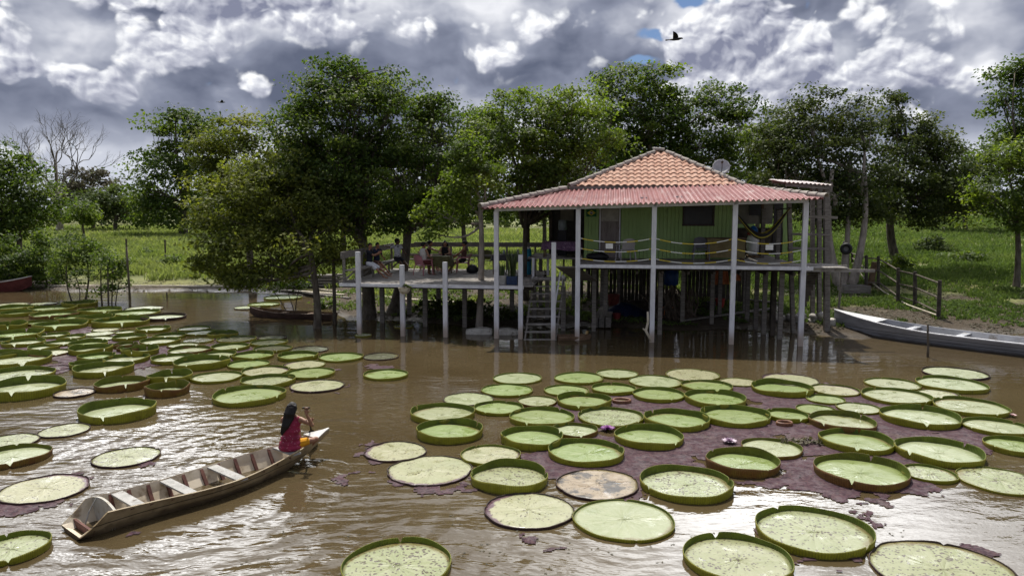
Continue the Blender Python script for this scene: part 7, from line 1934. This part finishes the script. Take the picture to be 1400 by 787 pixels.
rt = root('garden_hose', 'pale pole lying down the bank from the fence to the silver boat', 'pole', gp(1230, 418)); rt.name = 'pole'
ROOTM['pole'] = ROOTM.get('garden_hose', ROOTM.get(rt.name)); q = MB(); q.tube([gp(1188, 390, .25), gp(1208, 404, .18), gp(1240, 421, .15), gp(1284, 436, .12)], .035, 6); q.build('shaft', M['pale_wood'], rt)
# round fan hood on a stake by the tower
c = D(1157, 340, 30.0); fnr = root('wheel', 'black tyre hung on a leaning stake right of the lookout platform', 'tyre', c); Mx = Vector((-.5, -.85, .05)).normalized().to_track_quat('Z', 'Y').to_matrix()
q = MB(); q.lathe([(.10, -.07), (.20, -.085), (.235, -.05), (.24, 0), (.235, .05), (.20, .085), (.10, .07), (.09, 0), (.10, -.07)], c, 24, Mx, False, False); q.build('tyre', M['black'], fnr, smooth=True)
q = MB(); q.lathe([(.02, -.03), (.11, -.04), (.11, .04), (.02, .03)], c, 16, Mx); q.build('hub', plain('hub_grey', (.12, .12, .12), .5), fnr)
q = MB(); p0 = on_ground(1151, 30.2); q.tube([p0 - Vector((0, 0, .3)), D(1154, 330, 30.1)], [.05, .045], 7); o = q.build('stake', M['grey_wood']); o.data.transform(Matrix.Translation(-p0)); o.location = p0; tag(o, 'grey stake carrying the black tyre', 'stake')
# --- clutter stored under the house
def hp(px, py, z=None):
    p = G(px, py, 24, 60); return Vector((p.x, p.y, max(p.z, 0)))
lp = root('plank_stack', 'stack of sawn planks under the house behind the second porch post', 'planks', hp(820, 446))
for k in range(5):
    for j in range(3):
        a = hp(812 + 9 * j, 449); q = MB(); a = a + Vector((0, -.3, .08 + .075 * k)); e_ = a + Vector((.75 - .1 * j, 3.2 + .2 * ((k + j) % 3), .02)); q.bar(a, e_, .20, .055); q.build('plank', M['grey_wood'], lp)
a, b_ = hp(934, 440), hp(1055, 426); plank('board', 'long grey board lying on the mud under the right half of the porch', a + Vector((0, 0, .07)), b_ + Vector((0, 0, .14)), .18, .05, group=BG_)
a, b_ = hp(1018, 413), hp(1062, 421); plank('board', 'short grey board crossing the long one under the porch', a + Vector((0, 0, .15)), b_ + Vector((0, 0, .22)), .18, .05, group=BG_)
a, b_ = hp(1058, 420), hp(1066, 442); plank('board', 'thick dark plank lying towards the water at the right end under the porch', a + Vector((0, 0, .08)), b_ + Vector((0, 0, .08)), .25, .10, group=BG_)
a, b_ = hp(772, 452), hp(800, 444); plank('board', 'grey board at the water edge beside the stairs', a + Vector((0, 0, .06)), b_ + Vector((0, 0, .08)), .3, .06, group=BG_)
M['twig'] = stuffmat('dry_sticks', (.075, .055, .04), (.15, .12, .09), 6, .9, .3)
wp = root('firewood_pile', 'leaning pile of dry sticks under the house behind the middle post', 'firewood', hp(925, 436)); rr = np.random.default_rng(3)
c = hp(922, 437); q = MB()
for k in range(70):
    x = rr.uniform(-.9, .9); a = c + Vector((x, rr.uniform(-.3, .5), .03)); t_ = c + Vector((x * .65 + rr.normal(0, .25), rr.uniform(.3, 1.0), rr.uniform(.7, 1.35))); q.tube(curve(a, t_, 0, 2, k, .08), rr.uniform(.02, .045), 5, cap=False)
q.build('stick_bundle', M['twig'], wp)
def tub(name, label, px, py, r_, h_, col, cat, dz=0.0, handle=True):
    c = hp(px, py) + Vector((0, 0, dz)); rt = root(name, label, cat, c); q = MB(); q.lathe([(r_ * .8, 0), (r_, h_ * .92), (r_ * 1.08, h_ * .94), (r_ * 1.08, h_), (r_ * .92, h_), (r_ * .75, .05)], c, 18, cap1=True); q.build('body', plain('tub_' + str(px), col, .5), rt, smooth=False)
    if handle: q = MB(); q.tube([c + Vector((-r_, 0, h_ * .9)), c + Vector((-r_ * .7, -.02, h_ * 1.35)), c + Vector((r_ * .7, -.02, h_ * 1.35)), c + Vector((r_, 0, h_ * .9))], .012, 5); q.build('handle', M['black'], rt)
tub('bucket', 'red bucket on the mud under the house right of the stick pile', 984, 420, .20, .38, (.30, .030, .022), 'bucket'); tub('bucket', 'dark bucket next to the red bucket under the house', 972, 424, .19, .36, (.05, .045, .04), 'bucket')
tub('bucket', 'small dark red bucket beside the plank stack', 843, 437, .16, .26, (.16, .02, .02), 'bucket'); tub('basket', 'dull red box shaped basket standing behind the plank stack', 839, 418, .26, .5, (.16, .035, .025), 'basket', handle=False)
c = D(917.5, 379, 29.0); rt = root('barrel', 'blue plastic barrel hanging under the floor behind the middle post', 'barrel', c); q = MB(); q.lathe([(.22, -.32), (.29, -.26), (.30, 0), (.29, .26), (.20, .33)], c, 18); q.build('body', plain('blue_barrel', (.012, .045, .16), .4), rt, smooth=True); q = MB(); q.tube([c + Vector((0, 0, .32)), c + Vector((0, 0, .75))], .02, 5); q.build('rope', M['dark_wood'], rt)
for px, lb in ((907.5, 'left one of two orange clay bricks standing beside the middle post'), (917, 'right one of two orange clay bricks standing beside the middle post')):
    c = hp(px, 434); rt = root('clay_block', lb, 'brick', c, .1, 'orange hollow bricks'); q = MB(); q.box(c + Vector((0, 0, .22)), (.20, .18, .44)); q.build('body', stuffmat('clay_' + str(px), (.36, .12, .05), (.46, .18, .08), 8, .9), rt)
    for k in (-1, 1): q = MB(); q.box(c + Vector((k * .05, -.092, .22)), (.05, .006, .34)); q.build('hollow', M['black'], rt)
tp_ = root('tarp_bundle', 'dark blue tarpaulin heap under the house between the second and middle posts', 'tarpaulin', hp(862, 430)); c = hp(862, 432); q = MB(); nn = 22
P = [[c + Vector(((i / nn - .5) * 2.6, (j / 10 - .3) * 1.2, max(.02, .50 * math.exp(-((i / nn - .42) * 3.2) ** 2) * math.sin(math.pi * min(1, j / 10 + .05)) + .05 * math.sin(i * 1.9 + j * 2.3)))) for i in range(nn + 1)] for j in range(11)]
q.sheet(P, .01); q.build('sheet', plain('tarp_blue', (.010, .016, .045), .35), tp_, smooth=True)
# clothes line with orange cloths
cl = root('clothes_line', 'line with orange cloths drying under the floor beside the fourth post', 'laundry', D(985, 378, 30.5)); q = MB(); q.tube([D(966, 366, 30.5), D(985, 369, 30.5), D(1012, 366, 30.5)], .012, 5); q.build('line', M['dark_wood'], cl)
M['orange_cloth'] = stuffmat('orange_cloth', (.30, .085, .03), (.40, .14, .05), 7, .9)
for px, w_, l_ in ((981, .16, .62), (989, .18, .60), (1006, .15, .45)):
    c = D(px, 369, 30.5); q = MB(); P = [[c + Vector(((i / 4 - .5) * w_ * 2 + (.25 * k * l_ / 4) * (-1 if px < 985 else .6), .03 * math.sin(i * 2 + k), -l_ * k / 4)) for i in range(5)] for k in range(5)]; q.grid(P); q.grid([[p + Vector((0, .006, 0)) for p in reversed(r_)] for r_ in P]); q.build('cloth', M['orange_cloth'], cl)
a = hp(1018, 397); t_ = D(1012, 364, a.y - .6); plank('board', 'pale slanting prop under the floor right of the fourth post', a, t_, .13, .13, 'pale_wood', 'prop')
rr = np.random.default_rng(9)
# heap of sacks and stones below the tower
hpq = root('rubble_heap', 'heap of pale sacks and rubble beside the right corner post', 'rubble', hp(1101, 440)); c = hp(1100, 442); q = MB()
for k in range(14):
    p = c + Vector((rr.uniform(-.6, .6), rr.uniform(-.2, .9), rr.uniform(.02, .35))); q.ell(p, (rr.uniform(.15, .28), rr.uniform(.12, .22), rr.uniform(.08, .14)), 9, 6, Euler((rr.uniform(-.4, .4), rr.uniform(-.4, .4), rr.uniform(0, 3))).to_matrix())
o = q.build('sacks', M['concrete'], hpq, smooth=True)
stone('pale concrete slab end on the bank between the tower and the silver boat', 1128, 1140, 452, .45, M['concrete'], 5)
# roof antenna pole behind the roof
# --- birds
def bird(label, px, py, y, span, yaw, up_):
    c = D(px, py, y); rt = root('bird', label, 'bird', c, yaw); Mi = ROOTM[rt.name]; L = lambda a, b2, z: Mi @ Vector((a, b2, z))
    q = MB(); q.tube([L(.42, 0, .03), L(.32, 0, .05), L(.15, 0, .02), L(-.15, 0, 0), L(-.40, 0, -.01)], [.03, .055, .09, .08, .03], 10)
    for sgn, lift in ((1, up_[0]), (-1, up_[1])):
        P = []
        for s_, ch, sw in ((0, .30, 0), (.3, .33, .03), (.6, .28, -.02), (.85, .18, -.12), (1.0, .05, -.25)):
            y_ = s_ * span / 2 * math.cos(lift) * sgn; z_ = s_ * span / 2 * math.sin(lift) + .03
            P.append([L(.12 + sw, y_, z_), L(.12 + sw - ch * .5, y_, z_ + .015), L(.12 + sw - ch, y_, z_ - .005)])
        if sgn < 0: P = P[::-1]
        q.sheet(P, .02)
    q.sheet([[L(-.32, .05, .0), L(-.32, -.05, .0)], [L(-.62, .16, -.02), L(-.62, -.16, -.02)]], .015)
    q.build('body', M['black'], rt)
bird('black vulture gliding against the clouds above the house', 924, 54, 46, .95, R(-12), (R(78), R(52)))
bird('tiny dark bird flying in front of the grey cloud at left', 303, 140, 90, 1.1, R(40), (R(12), R(20)))
